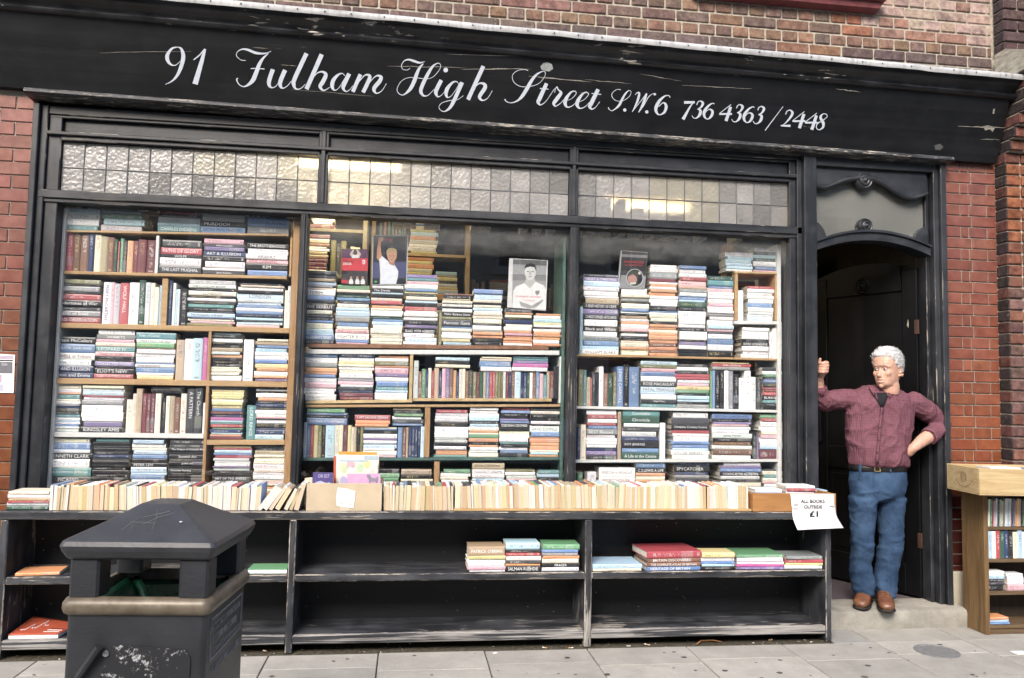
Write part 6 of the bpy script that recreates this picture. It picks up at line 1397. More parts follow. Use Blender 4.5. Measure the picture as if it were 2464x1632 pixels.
ck = empty('wooden_crate', (6.1, -.3, .867), 'pale wooden wine crate of books standing on the brown bookcase', 'crate')
rz = Matrix.Rotation(math.radians(-7), 3, 'Z'); KO = Vector((5.835, -.475, .867))
def cbox(name, u0, u1, v0, v1, z0, z1, mat='crate_wood', parent=ck, b=.0025):
    mb = MB().box(u0, u1, v0, v1, z0, z1, b=b); mb.v = [tuple(KO+rz @ Vector(p)) for p in mb.v]; return mb.build(name, mat, parent)
cbox('front_board', 0, .62, 0, .011, .0085, .16); cbox('back_board', 0, .62, .339, .35, .0085, .16); cbox('side_board', 0, .011, .0112, .3388, .0085, .16); cbox('side_board', .609, .62, .0112, .3388, .0085, .16); cbox('base_board', 0, .62, 0, .35, .0, .008)
for i, z in enumerate((.03, .06, .10, .14)):
    cbox('nail', .0045, .0085, -.0008, .0006, z, z+.004, 'iron', ck, .0008)
def cdisc(u, v, w_): return KO+rz @ Vector((u, v, w_))
mb = MB()
for k in range(40):      # branded mark on the end of the crate
    pass
ring = [cdisc(-.0006, .165+.030*math.cos(t_*math.pi/12), .095+.030*math.sin(t_*math.pi/12)) for t_ in range(25)]; MB().tube(ring, .0012, 4).build('brand_mark', 'bookcase_shelf', ck)
for q in range(4): MB().tube([cdisc(-.0006, .145+.013*q, .075), cdisc(-.0006, .147+.013*q, .115)], .0016, 4).build('brand_mark', 'bookcase_shelf', ck)
for q in range(9):
    a = math.radians(205+q*16); MB().tube([cdisc(-.0006, .165-.085*math.cos(a), .10+.062*math.sin(a)), cdisc(-.0006, .165-.092*math.cos(a+.09), .094+.062*math.sin(a+.09))], .0026, 4).build('brand_mark', 'bookcase_shelf', ck)
for i, (u, v, c, a) in enumerate((( .20, .10, 'w', .1), (.42, .10, 'b', -.05), (.28, .22, 'l', .0))):
    zb = .867+.10; L = .20
    rec = dict(L=L, D=.13, T=.03, hard=False, title=None, col=PAL[c][3], group='books in the wine crate', xf=lie(*(lambda p: (p.x, p.y, p.z))(cdisc(u, v-.04, .132-.006*i)), math.radians(-7)+a)); c1 = vary(PAL[c][:3], .1)
    rec['at'] = dict(c1=c1, c2=(.4,.5,.6), dm=(L, .03, 3.0+i), tx=1.0, pc=(.66,.62,.54)); rec['label'] = ('white book lying on top at the front left inside the wooden crate', 'blue book lying on top at the right inside the wooden crate', 'light grey book lying at the back inside the wooden crate')[i]; book_object(rec)
cbox('packing_card', .012, .608, .0115, .338, .0085, .07, 'card', ck, 0)
# ================================================================ litter bin
lb = empty('litter_bin', (1.61, -1.95, 0), 'black cast litter bin with a pitched lid and dull gold band at front left', 'litter bin')
BR_ = Matrix.Rotation(math.radians(-4.5), 3, 'Z'); BC = Vector((1.612, -1.945, 0))
def rsq(h, r, z, n=5):
    h *= .955
    """rounded square ring of half width h"""
    out = []
    for cx, cy_, a0 in ((1, 1, 0), (-1, 1, 90), (-1, -1, 180), (1, -1, 270)):
        for k in range(n+1):
            a = math.radians(a0+90*k/n); out.append(BC+BR_ @ Vector((cx*(h-r)+r*math.cos(a), cy_*(h-r)+r*math.sin(a), z)))
    return out
o = MB().loft([rsq(.216, .02, .0), rsq(.224, .02, .02), rsq(.228, .02, .03), rsq(.228, .02, .695), rsq(.210, .02, .697), rsq(.207, .02, .45)], cap=False).build('body', 'cast_black', lb); smooth_by_angle(o, 40)
o = MB().loft([rsq(.229, .02, .690), rsq(.240, .025, .697), rsq(.246, .03, .712), rsq(.245, .03, .728), rsq(.236, .025, .742), rsq(.215, .02, .746), rsq(.210, .02, .738), rsq(.210, .02, .692)], cap=False).build('band', 'gold_band', lb); smooth_by_angle(o, 55)
o = MB().loft([rsq(.19, .012, .862), rsq(.230, .012, .864), rsq(.240, .018, .872), rsq(.252, .022, .893), rsq(.256, .022, .908), rsq(.250, .022, .922), rsq(.236, .018, .930), rsq(.150, .012, .972), rsq(.070, .010, 1.018), rsq(.040, .010, 1.024), rsq(.01, .004, 1.025)]).build('lid', 'cast_lid', lb); smooth_by_angle(o, 14); lid_ = o
for sx in (-1, 1):
    for sy in (-1, 1):
        mb = MB()
        a = BC+BR_ @ Vector((sx*.170, sy*.170, 0)); mb.box(a.x-.046, a.x+.046, a.y-.046, a.y+.046, .738, .866, b=.008, rot=BR_, piv=(a.x, a.y, .8)); mb.build('corner_post', 'cast_black', lb)
mb = MB(); ring0 = []
for rr, zz_, am in ((.205, .60, .0), (.205, .706, .004), (.196, .716, .009), (.17, .704, .012), (.10, .62, .02), (.04, .54, .01)):
    ring0.append([p+Vector((0, 0, am*math.sin(i*1.9))) for i, p in enumerate(rsq(rr, .04, zz_))])
MB().loft(ring0).build('bin_liner', 'bin_bag', lb, True)
# scraped door plate and broken handle on the front
def bpt(u, d, z): return BC+BR_ @ Vector((u, -d, z))
pl_ = [(-.125, .40), (-.085, .585), (-.055, .60), (.16, .585), (.175, .56), (.172, .2), (-.14, .2)]
mb = MB(); n_ = len(pl_)
for dd in (.2182, .2225): mb.v += [tuple(bpt(u, dd, z)) for u, z in pl_]
for i in range(n_): j = (i+1) % n_; mb.f.append([i, j, n_+j, n_+i]); mb.m.append(0)
mb.f.append(list(range(n_))); mb.m.append(0); mb.f.append(list(range(n_, 2*n_))[::-1]); mb.m.append(0)
mb.build('scraped_plate', 'scraped', lb)
MB().tube([bpt(-.165, .234, .50), bpt(-.10, .239, .60)], .013, 8).build('broken_hinge', 'cast_black', lb); MB().lathe([(.010, 0), (.010, .004), (0, .006)], tuple(bpt(-.085, .223, .575)), 10, 'y').build('bolt', 'steel', lb)
# raised words plate on the side, its letters rubbed bare
def bsd(v, z, o=.2185): return BC+BR_ @ Vector((o, v, z))
pfr = MB().tube([bsd(v, z) for v, z in ((-.17,.535),(-.17,.665),(.17,.665),(.17,.565),(.165,.545),(-.17,.535))], .0035, 6).build('plate_frame', 'iron', lb)
random.seed(31)
for z0, v0, v1, h in ((.635,-.155,.155,.018), (.595,-.155,.10,.020), (.558,-.155,.155,.013), (.50,-.15,.16,.020)):
    v = v0
    while v < v1:
        w_ = random.uniform(.008, .014); k = random.choice(('n', 'e', 'o', 'i')); c = {'n': ((0,0),(0,1),(1,0),(1,1)), 'e': ((1,0),(0,0),(0,1),(1,1)), 'o': ((0,0),(0,1),(1,1),(1,0),(0,0)), 'i': ((0,0),(0,1))}[k]
        MB().tube([bsd(v+a_*w_*.8, z0+b_*h-h/2) for a_, b_ in c], .0020, 4).build('raised_lettering', 'iron', pfr); v += w_+.006
# scratches and worn corners on the lid
def lidp(u, v): return BC+BR_ @ Vector((u, -v, .9245+(.2265-v)/(.2265-.0668)*.0905))
for k, pts in enumerate((((-.02,.16),(.03,.115)), ((-.035,.13),(.045,.10)), ((-.06,.15),(.02,.155)), ((.0,.09),(.02,.18)), ((-.075,.185),(-.04,.12)), ((.02,.13),(.06,.105)), ((-.05,.20),(-.048,.16)))):
    MB().tube([lidp(*pts[0])+Vector((0, 0, .0035)), lidp((pts[0][0]+pts[1][0])/2+.004, (pts[0][1]+pts[1][1])/2)+Vector((0, 0, .004)), lidp(*pts[1])+Vector((0, 0, .0035))], .0006, 4).build('scratch_mark', 'iron', lid_)
MB().lathe([(.005, 0), (.005, .002), (0, .003)], tuple(lidp(.10, .15)+Vector((0, 0, .0045))), 8).build('gum_blob', 'paper', lid_)
# ================================================================ the man in the doorway
random.seed(3)
ZM['H4'] = (1940, 820, .2296); ZM['H5'] = (1960, 1160, .2168)
pe = empty('person', (5.33, -.02, .114), 'grey-haired man in maroon checked shirt and blue jeans leaning in the doorway, hand on hip', 'person')
PY = -.015
def hp(x, y, Y=PY): return zp('H4', x, y, Y)
def jp(x, y, Y=PY): return zp('H5', x, y, Y)
def ering(c, rx, ry, z, n=24, p=2.4, rot=0.0):
    out = []
    for k in range(n):
        t_ = 2*math.pi*k/n; cx, sx = math.cos(t_), math.sin(t_)
        a = rx*math.copysign(abs(cx)**(2/p), cx); b = ry*math.copysign(abs(sx)**(2/p), sx)
        out.append(Vector((c[0]+a*math.cos(rot)-b*math.sin(rot), c[1]+a*math.sin(rot)+b*math.cos(rot), z)))
    return out
def limb(mb, pts, rad, seg=14, flat_=1.0):
    """tapered limb with rounded ends, spline through pts"""
    S = spline([(*p, 0) if False else tuple(p) for p in pts], 6) if len(pts) > 2 else [tuple(p) for p in pts]
    n = len(S); R_ = []
    for i in range(n):
        t_ = i/(n-1)*(len(rad)-1); k = min(int(t_), len(rad)-2); R_.append(rad[k]+(rad[k+1]-rad[k])*(t_-k))
    d0 = (Vector(S[0])-Vector(S[1])).normalized(); d1 = (Vector(S[-1])-Vector(S[-2])).normalized()
    P = [Vector(S[0])+d0*R_[0]*.8]+[Vector(S[0])+d0*R_[0]*.45]+[Vector(q) for q in S]+[Vector(S[-1])+d1*R_[-1]*.45, Vector(S[-1])+d1*R_[-1]*.8]
    Q = [R_[0]*.35, R_[0]*.85]+R_+[R_[-1]*.85, R_[-1]*.35]
    mb.tube(P, Q, seg)
def ball(mb, c, rx, ry=None, rz=None, n=12):
    ry = ry or rx; rz = rz or rx
    mb.loft([[Vector((c[0]+rx*math.sin(a)*math.cos(2*math.pi*k/n), c[1]+ry*math.sin(a)*math.sin(2*math.pi*k/n), c[2]-rz*math.cos(a))) for k in range(n)] for a in [math.pi*(j+.12)/(8.24) for j in range(9)]])
def wr(scale, amp):       # cloth folds
    def f(co, n_):
        v = mnoise.noise((co.x*scale, co.y*scale, co.z*scale*.9))*.6+mnoise.noise((co.x*scale*2.3+5, co.y*scale*2.3, co.z*scale*2.6))*.4
        return n_*(amp*v)
    return f
# ---- shirt
sh = MB(); rows4 = [(470,665,950,.075,.06),(498,600,1010,.095,.02),(530,520,1075,.11,.01),(575,455,1130,.125,0),(650,418,1165,.135,-.005),(760,402,1168,.14,-.01),(900,408,1150,.145,-.015),(1040,414,1112,.15,-.02),(1160,424,1082,.15,-.025),(1250,440,1092,.15,-.025),(1296,452,1088,.145,-.022),(1316,485,1062,.13,-.02)]
rg = []
for y, xl, xr, ry, dy in rows4[::-1]:
    a, b = hp(xl, y), hp(xr, y); rg.append(ering(((a.x+b.x)/2, PY+.03+dy), (b.x-a.x)/2*.885, ry*.92, (a.z+b.z)/2, 28, 2.3))
sh.loft(rg)
S1, E1 = hp(475, 615, .01), hp(165, 640, .11); limb(sh, [S1, (S1+E1)/2+Vector((0, 0, .004)), E1], [.070, .068, .062])
C1 = hp(135, 520, .075); limb(sh, [E1, (E1+C1)/2, C1], [.062, .056, .048])
S2, E2, C2 = hp(1110, 650, .0), hp(1425, 895, .02), hp(1290, 1000, -.055)
limb(sh, [S2, (S2+E2)/2+Vector((.012, 0, .012)), E2], [.074, .066, .056]); limb(sh, [E2, (E2+C2)/2, C2], [.057, .055, .050])
def shirtfold(co, n_):
    d = (1-abs(mnoise.noise((co.x*4.5-co.z*5.5, co.y*5, co.z*5+co.x*3)))*2)**3; e_ = (1-abs(mnoise.noise((co.x*7+co.z*9+9, co.y*8, co.z*8-co.x*8)))*2)**3
    v = mnoise.noise((co.x*7, co.y*7, co.z*6))*.008+mnoise.noise(((co.x*9+co.z*9), co.y*6, (co.z-co.x)*5))*.009+mnoise.noise((co.x*30, co.y*30, co.z*22))*.0022
    return n_*(v*.6+.008*max(0, d)+.006*max(0, e_)-.003)
shirt_o = remesh_obj('shirt', sh, 'shirt', pe, .007, 3, shirtfold)
# ---- jeans
jn = MB()
hips = [(-175,425,1012,.110),(-90,408,1028,.116),(20,404,1028,.120),(100,408,1016,.118),(170,424,990,.108),(215,455,960,.085)]
rg = []
for y, xl, xr, ry in hips[::-1]:
    a, b = jp(xl, y), jp(xr, y); rg.append(ering(((a.x+b.x)/2, PY+.015), (b.x-a.x)/2*.925, ry, (a.z+b.z)/2, 26, 2.5))
jn.loft(rg)
for rowsj, yy in (([(180,410,700,.115,.0),(330,424,676,.105,.0),(500,418,664,.095,-.005),(640,418,648,.088,-.012),(720,422,644,.085,-.012),(900,419,642,.075,.005),(1060,418,672,.078,.012),(1150,432,682,.080,.008),(1215,450,668,.076,.002),(1248,458,655,.072,-.002)], 0), ([(180,696,1008,.115,.0),(330,716,990,.105,.0),(500,722,978,.095,-.01),(640,722,970,.088,-.02),(740,712,968,.086,-.02),(900,706,946,.076,-.002),(1060,682,922,.078,.002),(1160,676,905,.080,-.002),(1235,690,890,.076,-.01),(1272,700,878,.072,-.014)], 1)):
    rg = []
    for y, xl, xr, ry, dy in rowsj[::-1]:
        a, b = jp(xl, y), jp(xr, y); rg.append(ering(((a.x+b.x)/2, PY+.015+dy), (b.x-a.x)/2*.90, ry*.92, (a.z+b.z)/2, 22, 2.2))
    jn.loft(rg)
zk, zh = jp(500, 690).z, jp(500, 1190).z
def ridge(x, y, z): return (1-abs(mnoise.noise((x, y, z)))*2)**3
def denimfold(co, n_):
    v = mnoise.noise((co.x*8, co.y*8, co.z*8))*.004+mnoise.noise((co.x*14+4, co.y*14, co.z*16))*.002
    for zc, am, w_ in ((zk, .008, .05), (zh, .012, .05), (jp(500, 200).z, .007, .06)):
        g = math.exp(-((co.z-zc)/w_)**2); v += am*.8*g*mnoise.noise((co.x*16+co.z*22, co.y*14, co.z*34))
    d = ridge(co.x*5+co.z*7, co.y*5, co.z*9-co.x*6); v += .0085*max(0, d)*(.35+.65*max(math.exp(-((co.z-zk)/.10)**2), math.exp(-((co.z-zh)/.09)**2), math.exp(-((co.z-jp(500, 170).z)/.10)**2)))
    return n_*v
jeans_o = remesh_obj('jeans', jn, 'denim', pe, .008, 6, denimfold)
# ---- belt and buckle
a, b = hp(466, 1332), hp(1052, 1332); cxy = ((a.x+b.x)/2, PY+.015); zb_ = (a.z+b.z)/2
belt_o = MB().loft([ering(cxy, (b.x-a.x)/2*.925+.002, .117, zb_-.018, 28, 2.5), ering(cxy, (b.x-a.x)/2*.925+.005, .120, zb_-.014, 28, 2.5), ering(cxy, (b.x-a.x)/2*.925+.005, .120, zb_+.014, 28, 2.5), ering(cxy, (b.x-a.x)/2*.925+.002, .117, zb_+.018, 28, 2.5)]).build('belt', 'leather_belt', pe, True)
bk = hp(745, 1345, PY-.108); MB().tube([bk+Vector(q) for q in ((-.018,0,.014),(.018,0,.014),(.018,-.002,-.014),(-.018,-.002,-.014),(-.018,0,.014))], .0028, 6).build('belt_buckle', 'brass', belt_o)
for x in (565, 880):
    q = hp(x, 1335, PY-.100); MB().box(q.x-.006, q.x+.006, q.y-.006, q.y+.012, q.z-.026, q.z+.024, b=.002).build('belt_loop', 'denim', jeans_o)
# ---- shoes
fd = Vector((-.52, -.855, 0)).normalized(); fs = Vector((-fd.y, fd.x, 0))
for fx, fy, twist in ((505, 1418, -.16), (815, 1452, .10)):
    toe = atz(1960+.2168*fx, 1160+.2168*fy, .116); toe.z = 0; f_ = Matrix.Rotation(twist, 3, 'Z') @ fd; s_ = Vector((-f_.y, f_.x, 0)); heel = toe-f_*.27
    def shoe_ring(u, hw, h, z0, n=18):
        c = heel+f_*u; out = []
        for k in range(n):
            t_ = 2*math.pi*k/n; cx, sx = math.cos(t_), math.sin(t_)
            out.append(c+s_*hw*math.copysign(abs(cx)**.8, cx)+Vector((0, 0, z0+max(0, h*(.5+.5*math.copysign(abs(sx)**.8, sx)))-.0)))
        return out
    base = .114
    up_ = [(.002,.025,.05),(.012,.034,.075),(.05,.038,.085),(.09,.040,.088),(.125,.043,.080),(.16,.047,.068),(.20,.049,.056),(.235,.046,.048),(.258,.036,.040),(.270,.018,.026)]
    shoe_o = MB().loft([shoe_ring(u, hw, h, base+.014) for u, hw, h in up_]).build('shoe', 'shoe_leather', pe, True)
    MB().loft([shoe_ring(u, hw+.004, .020, base-.001) for u, hw, h in [(-.003,.024,0)]+[(x_[0], x_[1], 0) for x_ in up_[1:-1]]+[(.275,.020,0)]]).build('shoe_sole', 'shoe_sole', shoe_o, True)
    for k, u in enumerate((.13, .148, .166)):
        c = heel+f_*u; z = base+.014+(.082, .075, .067)[k]; MB().tube([c-s_*.020+Vector((0,0,z-.004)), c+Vector((0,0,z+.003)), c+s_*.020+Vector((0,0,z-.004))], .0028, 6).build('shoe_lace', 'lace', shoe_o)
# ---- skin: head, neck, forearms and hands in one continuous body
sk = MB()
F = Vector((-.88, -.47, -.01)).normalized(); U = Vector((-.05, -.02, 1)); U = (U-F*U.dot(F)).normalized(); SD = F.cross(U)      # SD points to his right
HC = hp(812, 498); HC = Vector((HC.x, PY-.045, HC.z)); HH = .262      # under the chin, on the head axis
def head_pt(f_, s_, u_): return HC+F*f_+SD*s_+U*u_
prof = [(.00,.040,-.030,.024),(.03,.068,-.040,.040),(.07,.084,-.050,.050),(.12,.090,-.058,.056),(.17,.0885,-.066,.060),(.22,.090,-.074,.063),(.28,.092,-.082,.066),(.35,.090,-.090,.069),(.43,.085,-.098,.072),(.50,.087,-.103,.074),(.56,.096,-.106,.0755),(.62,.096,-.108,.0765),(.70,.092,-.107,.076),(.78,.083,-.100,.072),(.86,.068,-.086,.062),(.93,.046,-.062,.045),(.98,.020,-.030,.022),(1.0,.004,-.008,.006)]
rings = []
for t_, fr, bk_, hw in prof:
    ring = []
    for k in range(32):
        a = 2*math.pi*k/32; ca, sa = math.cos(a), math.sin(a)
        if ca >= 0: f_ = fr*abs(ca)**(.80); 
        else: f_ = bk_*abs(ca)**(.85)
        ring.append(head_pt(f_, hw*math.copysign(abs(sa)**.90, sa), t_*HH))
    rings.append(ring)
sk.loft(rings)
# nose, brow ridge, cheek, chin, ears
sk.loft([[head_pt(.084+d*math.cos(a)*1.0, w_*math.sin(a), t_*HH) for a in [2*math.pi*k/12 for k in range(12)]] for t_, d, w_ in ((.245,.006,.010),(.262,.022,.0155),(.285,.033,.0165),(.315,.036,.0145),(.36,.026,.011),(.42,.014,.0085),(.49,.006,.008))])
for sg in (-1, 1):
    limb(sk, [head_pt(.083, sg*.014, .535*HH), head_pt(.080, sg*.034, .548*HH), head_pt(.064, sg*.054, .525*HH)], [.0095, .0105, .008], 10)
    ball(sk, head_pt(.064, sg*.040, .36*HH), .020, .020, .022); ball(sk, head_pt(.088, sg*.0135, .265*HH), .0075)
    e0 = head_pt(-.022, sg*.074, .40*HH)
    for q in range(9):
        an = 2*math.pi*q/9; ball(sk, e0+F*(-.006-.015*math.cos(an))+U*(.030*math.sin(an)+.004)+SD*sg*.006, .0065, None, None, 8)
    ball(sk, e0+U*-.024+F*.006, .007, None, None, 8); ball(sk, e0, .012, .012, .018, 8)
ball(sk, head_pt(.076, 0, .06*HH), .017); limb(sk, [head_pt(.086, -.020, .150*HH), head_pt(.0945, 0, .148*HH), head_pt(.086, .020, .150*HH)], [.006, .0075, .006], 8)
limb(sk, [head_pt(.087, -.022, .205*HH), head_pt(.094, 0, .212*HH), head_pt(.087, .022, .205*HH)], [.005, .007, .005], 8)
nb = hp(800, 600, PY+.005); limb(sk, [head_pt(-.010, 0, .16*HH), head_pt(-.016, 0, -.02), Vector((nb.x, nb.y, nb.z))], [.060, .060, .066], 18)
# raised hand resting against the door post
W1 = hp(137, 395, .045); limb(sk, [C1-Vector((0, 0, .03)), (C1+W1)/2, W1], [.034, .030, .027])
K1 = hp(160, 295, .02); ball(sk, K1, .038, .032, .050); limb(sk, [W1, (W1+K1)/2, K1], [.027, .029, .030], 12)
for i in range(4):
    kb = hp(204-4*i if i else 198, 228+30*i, -.004); mid = kb+Vector((.004, -.022, -.004)); tip = mid+Vector((-.030, -.008, -.004)); end = tip+Vector((-.016, .022, 0))
    limb(sk, [K1+Vector((.018, 0, .034-.022*i)), kb, mid, tip, end], [.0135, .0125, .0115, .011, .010], 8)
tb_ = hp(140, 235, .005); limb(sk, [K1+Vector((-.012, -.012, .022)), tb_, hp(146, 190, -.004)], [.013, .011, .009], 8)
# hand on hip: forearm, back of the hand, thumb forward, fingers round the waist
CH = hp(800, 640, PY+.03); limb(sk, [nb, CH, hp(800, 760, PY+.02)], [.06, .085, .09], 14); limb(sk, [CH, S1, E1, C1], [.05, .04, .034, .030], 12); limb(sk, [CH, S2, E2, C2], [.05, .04, .036, .040], 12)
W2 = hp(1128, 1120, -.105); limb(sk, [C2+Vector((.02, .01, .01)), (C2+W2)/2+Vector((0, 0, .004)), W2], [.046, .040, .029])
K2 = hp(1075, 1160, -.085); ball(sk, K2, .036, .030, .034); limb(sk, [W2, (W2+K2)/2, K2], [.029, .031, .030], 12)
for i in range(4):
    b0 = K2+Vector((-.012+.004*i, .012, -.006-.013*i)); limb(sk, [b0, b0+Vector((-.008, .040, -.012)), b0+Vector((.004, .075, -.022)), b0+Vector((.012, .098, -.026))], [.0125, .0105, .0095, .008], 8)
limb(sk, [K2+Vector((-.015, -.012, .012)), K2+Vector((-.040, -.020, .016)), K2+Vector((-.060, -.012, .012))], [.013, .011, .009], 8)
def face(co, n_):
    d = Vector((0, 0, 0)); q = co-HC; u_ = q.dot(U)/HH; f_ = q.dot(F); s_ = q.dot(SD)
    if -.1 < u_ < 1.1 and f_ > .02:
        for sg in (-1, 1):
            g = math.exp(-((s_-sg*.030)/.016)**2-((u_-.463)/.045)**2); d -= F*.0085*g
            g = math.exp(-((abs(s_)-.030)/.006)**2-((u_-.27+.35*(abs(s_)-.03)/.03*.2)/.07)**2); d -= F*.0022*g     # laugh lines
        g = math.exp(-(s_/.020)**2-((u_-.182)/.010)**2); d -= F*.006*g                # mouth line
        for uu in (.66, .72): d -= F*.0008*math.exp(-((u_-uu)/.010)**2)               # forehead lines
    d += n_*.0012*mnoise.noise(co*60)
    return d
remesh_obj('body', sk, 'skin', pe, .0038, 2, face)
for sg in (-1, 1):
    c = head_pt(.0745, sg*.030, .463*HH); m_ = MB(); ball(m_, c, .0118, .0118, .0085); eye_o = m_.build('eye', 'eye_white', pe, True)
    m_ = MB(); ball(m_, c+F*.0080+SD*.002, .0068, .0068, .0062); m_.build('iris', 'iris', eye_o, True)
    m_ = MB(); limb(m_, [head_pt(.077, sg*.017, .487*HH), head_pt(.0855, sg*.030, .494*HH), head_pt(.075, sg*.043, .482*HH)], [.0028, .0036, .0028], 8); m_.build('eyelid', 'skin', eye_o, True)
    m_ = MB(); limb(m_, [head_pt(.090, sg*.015, .545*HH), head_pt(.089, sg*.032, .562*HH), head_pt(.070, sg*.052, .545*HH)], [.0035, .0042, .0026], 8); m_.build('eyebrow', 'brow', pe, True)
m_ = MB(); limb(m_, [head_pt(.0845, -.022, .180*HH), head_pt(.0905, 0, .183*HH), head_pt(.0845, .022, .180*HH)], [.0014, .0024, .0014], 8); m_.build('mouth', 'iris', pe, True)
m_ = MB(); limb(m_, [head_pt(.0875, -.018, .163*HH), head_pt(.0955, 0, .162*HH), head_pt(.0875, .018, .163*HH)], [.0026, .004, .0026], 8); m_.build('lower_lip', 'lip', pe, True)
# ---- hair: short thick grey hair, swept back
hr = MB()
def prof_at(t_):
    for p, q in zip(prof[:-1], prof[1:]):
        if t_ <= q[0]:
            k = (t_-p[0])/(q[0]-p[0]); return [p[j]+(q[j]-p[j])*k for j in (1, 2, 3)]
    return prof[-1][1:]
t_ = .34
while t_ < .995:
    fr, bk_, hw = prof_at(t_)
    for k in range(52):
        a = 2*math.pi*k/52; ca, sa = math.cos(a), math.sin(a)
        lim = -.38 if t_ < .42 else (-.22 if t_ < .53 else (.06 if t_ < .62 else (.30 if t_ < .72 else (.55 if t_ < .79 else 2))))
        if ca > lim: continue
        f_ = (fr if ca >= 0 else bk_)*abs(ca)**.85; r_ = .010 if t_ < .42 else (.0145 if t_ < .8 else .0165); r_ *= random.uniform(.93, 1.07)
        p = head_pt(f_, hw*math.copysign(abs(sa)**.9, sa), t_*HH); ball(hr, p, r_*.9, r_*.9, r_, 6)
    t_ += .028
def tuft(co, n_):
    q = co-HC; return n_*(.0014*mnoise.noise((q.dot(F)*12, q.dot(SD)*90, q.dot(U)*30))+.0005*mnoise.noise((q.dot(F)*90, q.dot(SD)*260, q.dot(U)*120)))
hair_o = remesh_obj('hair', hr, 'hair', pe, .0042, 16, tuft)
# ---- thin loose strands over the hair
st_ = MB()
for i in range(1500):
    t_ = random.uniform(.40, .97); a = random.uniform(0, 2*math.pi); ca, sa = math.cos(a), math.sin(a)
    lim = -.38 if t_ < .42 else (-.22 if t_ < .53 else (.06 if t_ < .62 else (.32 if t_ < .72 else (.60 if t_ < .80 else 2))))
    if ca > lim: continue
    k = min(range(len(prof)), key=lambda q: abs(prof[q][0]-t_)); fr, bk_, hw = prof[k][1:]
    b0 = head_pt((fr if ca >= 0 else bk_)*abs(ca)**.85, hw*math.copysign(abs(sa)**.9, sa), t_*HH); cen = head_pt(-.01, 0, .5*HH); n_ = (b0-cen).normalized()
    dr = (-F*.9+SD*random.uniform(-.2, .2)+U*random.uniform(-.25, .15)); dr = (dr-n_*dr.dot(n_)).normalized()+n_*random.uniform(-.05, .22)
    p0 = b0+n_*.0125; st_.tube([p0, p0+dr*.013+n_*.003, p0+dr*.026+n_*random.uniform(-.004, .005)], [.0012, .0010, .0003], 4)
tag(st_.build('hair_strands', 'hair', hair_o), kind='stuff')
# ---- collar, undershirt, placket and buttons
RY = [(r_[0], PY+.03+r_[4]-r_[3]*.92-.004) for r_ in rows4]
def fy(y, lift=.004):
    for (y0, v0), (y1, v1) in zip(RY[:-1], RY[1:]):
        if y <= y1: return v0+(v1-v0)*max(0, (y-y0))/(y1-y0)-lift
    return RY[-1][1]-lift
us = MB()
for y, xl, xr in ((545, 712, 872), (590, 722, 856), (640, 748, 838), (690, 780, 812)):
    a, b = hp(xl, y, fy(y)), hp(xr, y, fy(y)); n_ = 8
    us.v += [tuple(a+(b-a)*i/n_+Vector((0, -.004*math.sin(math.pi*i/n_), 0))) for i in range(n_+1)]
for j in range(3):
    for i in range(8): q = j*9+i; us.f.append([q, q+9, q+10, q+1]); us.m.append(0)
o = us.build('undershirt', 'undershirt', pe, True); sd = o.modifiers.new('t', 'SOLIDIFY'); sd.thickness = .004
def cq(x, y, l_=.010, y3=None): return hp(x, y, (fy(y, l_) if y3 is None else PY+y3))
def flap(pts, name='collar'):
    mb = MB(); mb.v = [tuple(p) for p in pts]; n_ = len(pts); mb.f = [list(range(n_))]; mb.m = [0]; o = mb.build(name, 'shirt', shirt_o); sd = o.modifiers.new('t', 'SOLIDIFY'); sd.thickness = .006; sd.offset = 0; return o
flap([cq(688, 468, 0, -.02), cq(655, 490, .012), cq(690, 545, .012), cq(748, 618, .010), cq(742, 560, .012), cq(715, 505, .012)])
flap([cq(905, 425, 0, .0), cq(930, 480, .010), cq(915, 550, .012), cq(872, 600, .012), cq(862, 550, .012), cq(885, 480, 0, -.035)])
nr_ = MB(); nr_.loft([[Vector((nb.x, nb.y+.012, nb.z))+Vector((.078*r_*math.cos(2*math.pi*k/24), .074*r_*math.sin(2*math.pi*k/24), dz+.022*max(0, math.sin(2*math.pi*k/24)))) for k in range(24)] for r_, dz in ((1.06, .012), (1.08, .030), (1.0, .052), (.93, .050), (.95, .030), (.97, .012))], cap=False); nr_.build('collar_band', 'shirt', shirt_o, True)
pk = MB(); L1 = []
for i in range(13):
    y = 700+i*49; x = 800-58*(i/12)**.8; L1.append((hp(x-13, y, fy(y, .004)), hp(x+13, y, fy(y, .004))))
for a, b in L1: pk.v += [tuple(a), tuple(b)]
for i in range(12): pk.f.append([2*i, 2*i+2, 2*i+3, 2*i+1]); pk.m.append(0)
o = pk.build('placket', 'shirt', shirt_o, True); sd = o.modifiers.new('t', 'SOLIDIFY'); sd.thickness = .008; sd.offset = 0
for x, y in ((796, 760), (772, 912), (757, 1040), (744, 1172)):
    q = hp(x, y, fy(y, .010)); MB().lathe([(.0055, 0), (.0055, .002), (0, .003)], (q.x, q.y, q.z), 10, 'y').build('button', 'button', shirt_o)

# ---- seams on the jeans: fly, pockets
def seam(pts, Yo, r_=.0016): MB().tube([jp(x, y, PY+Yo) for x, y in pts], r_, 5).build('seam', 'denim', jeans_o)
seam([(650,-120),(655,0),(660,90),(680,150)], -.108); seam([(930,-130),(940,-60),(965,-20),(1000,-25)], -.080); seam([(490,-130),(480,-60),(455,-25),(430,-28)], -.085)

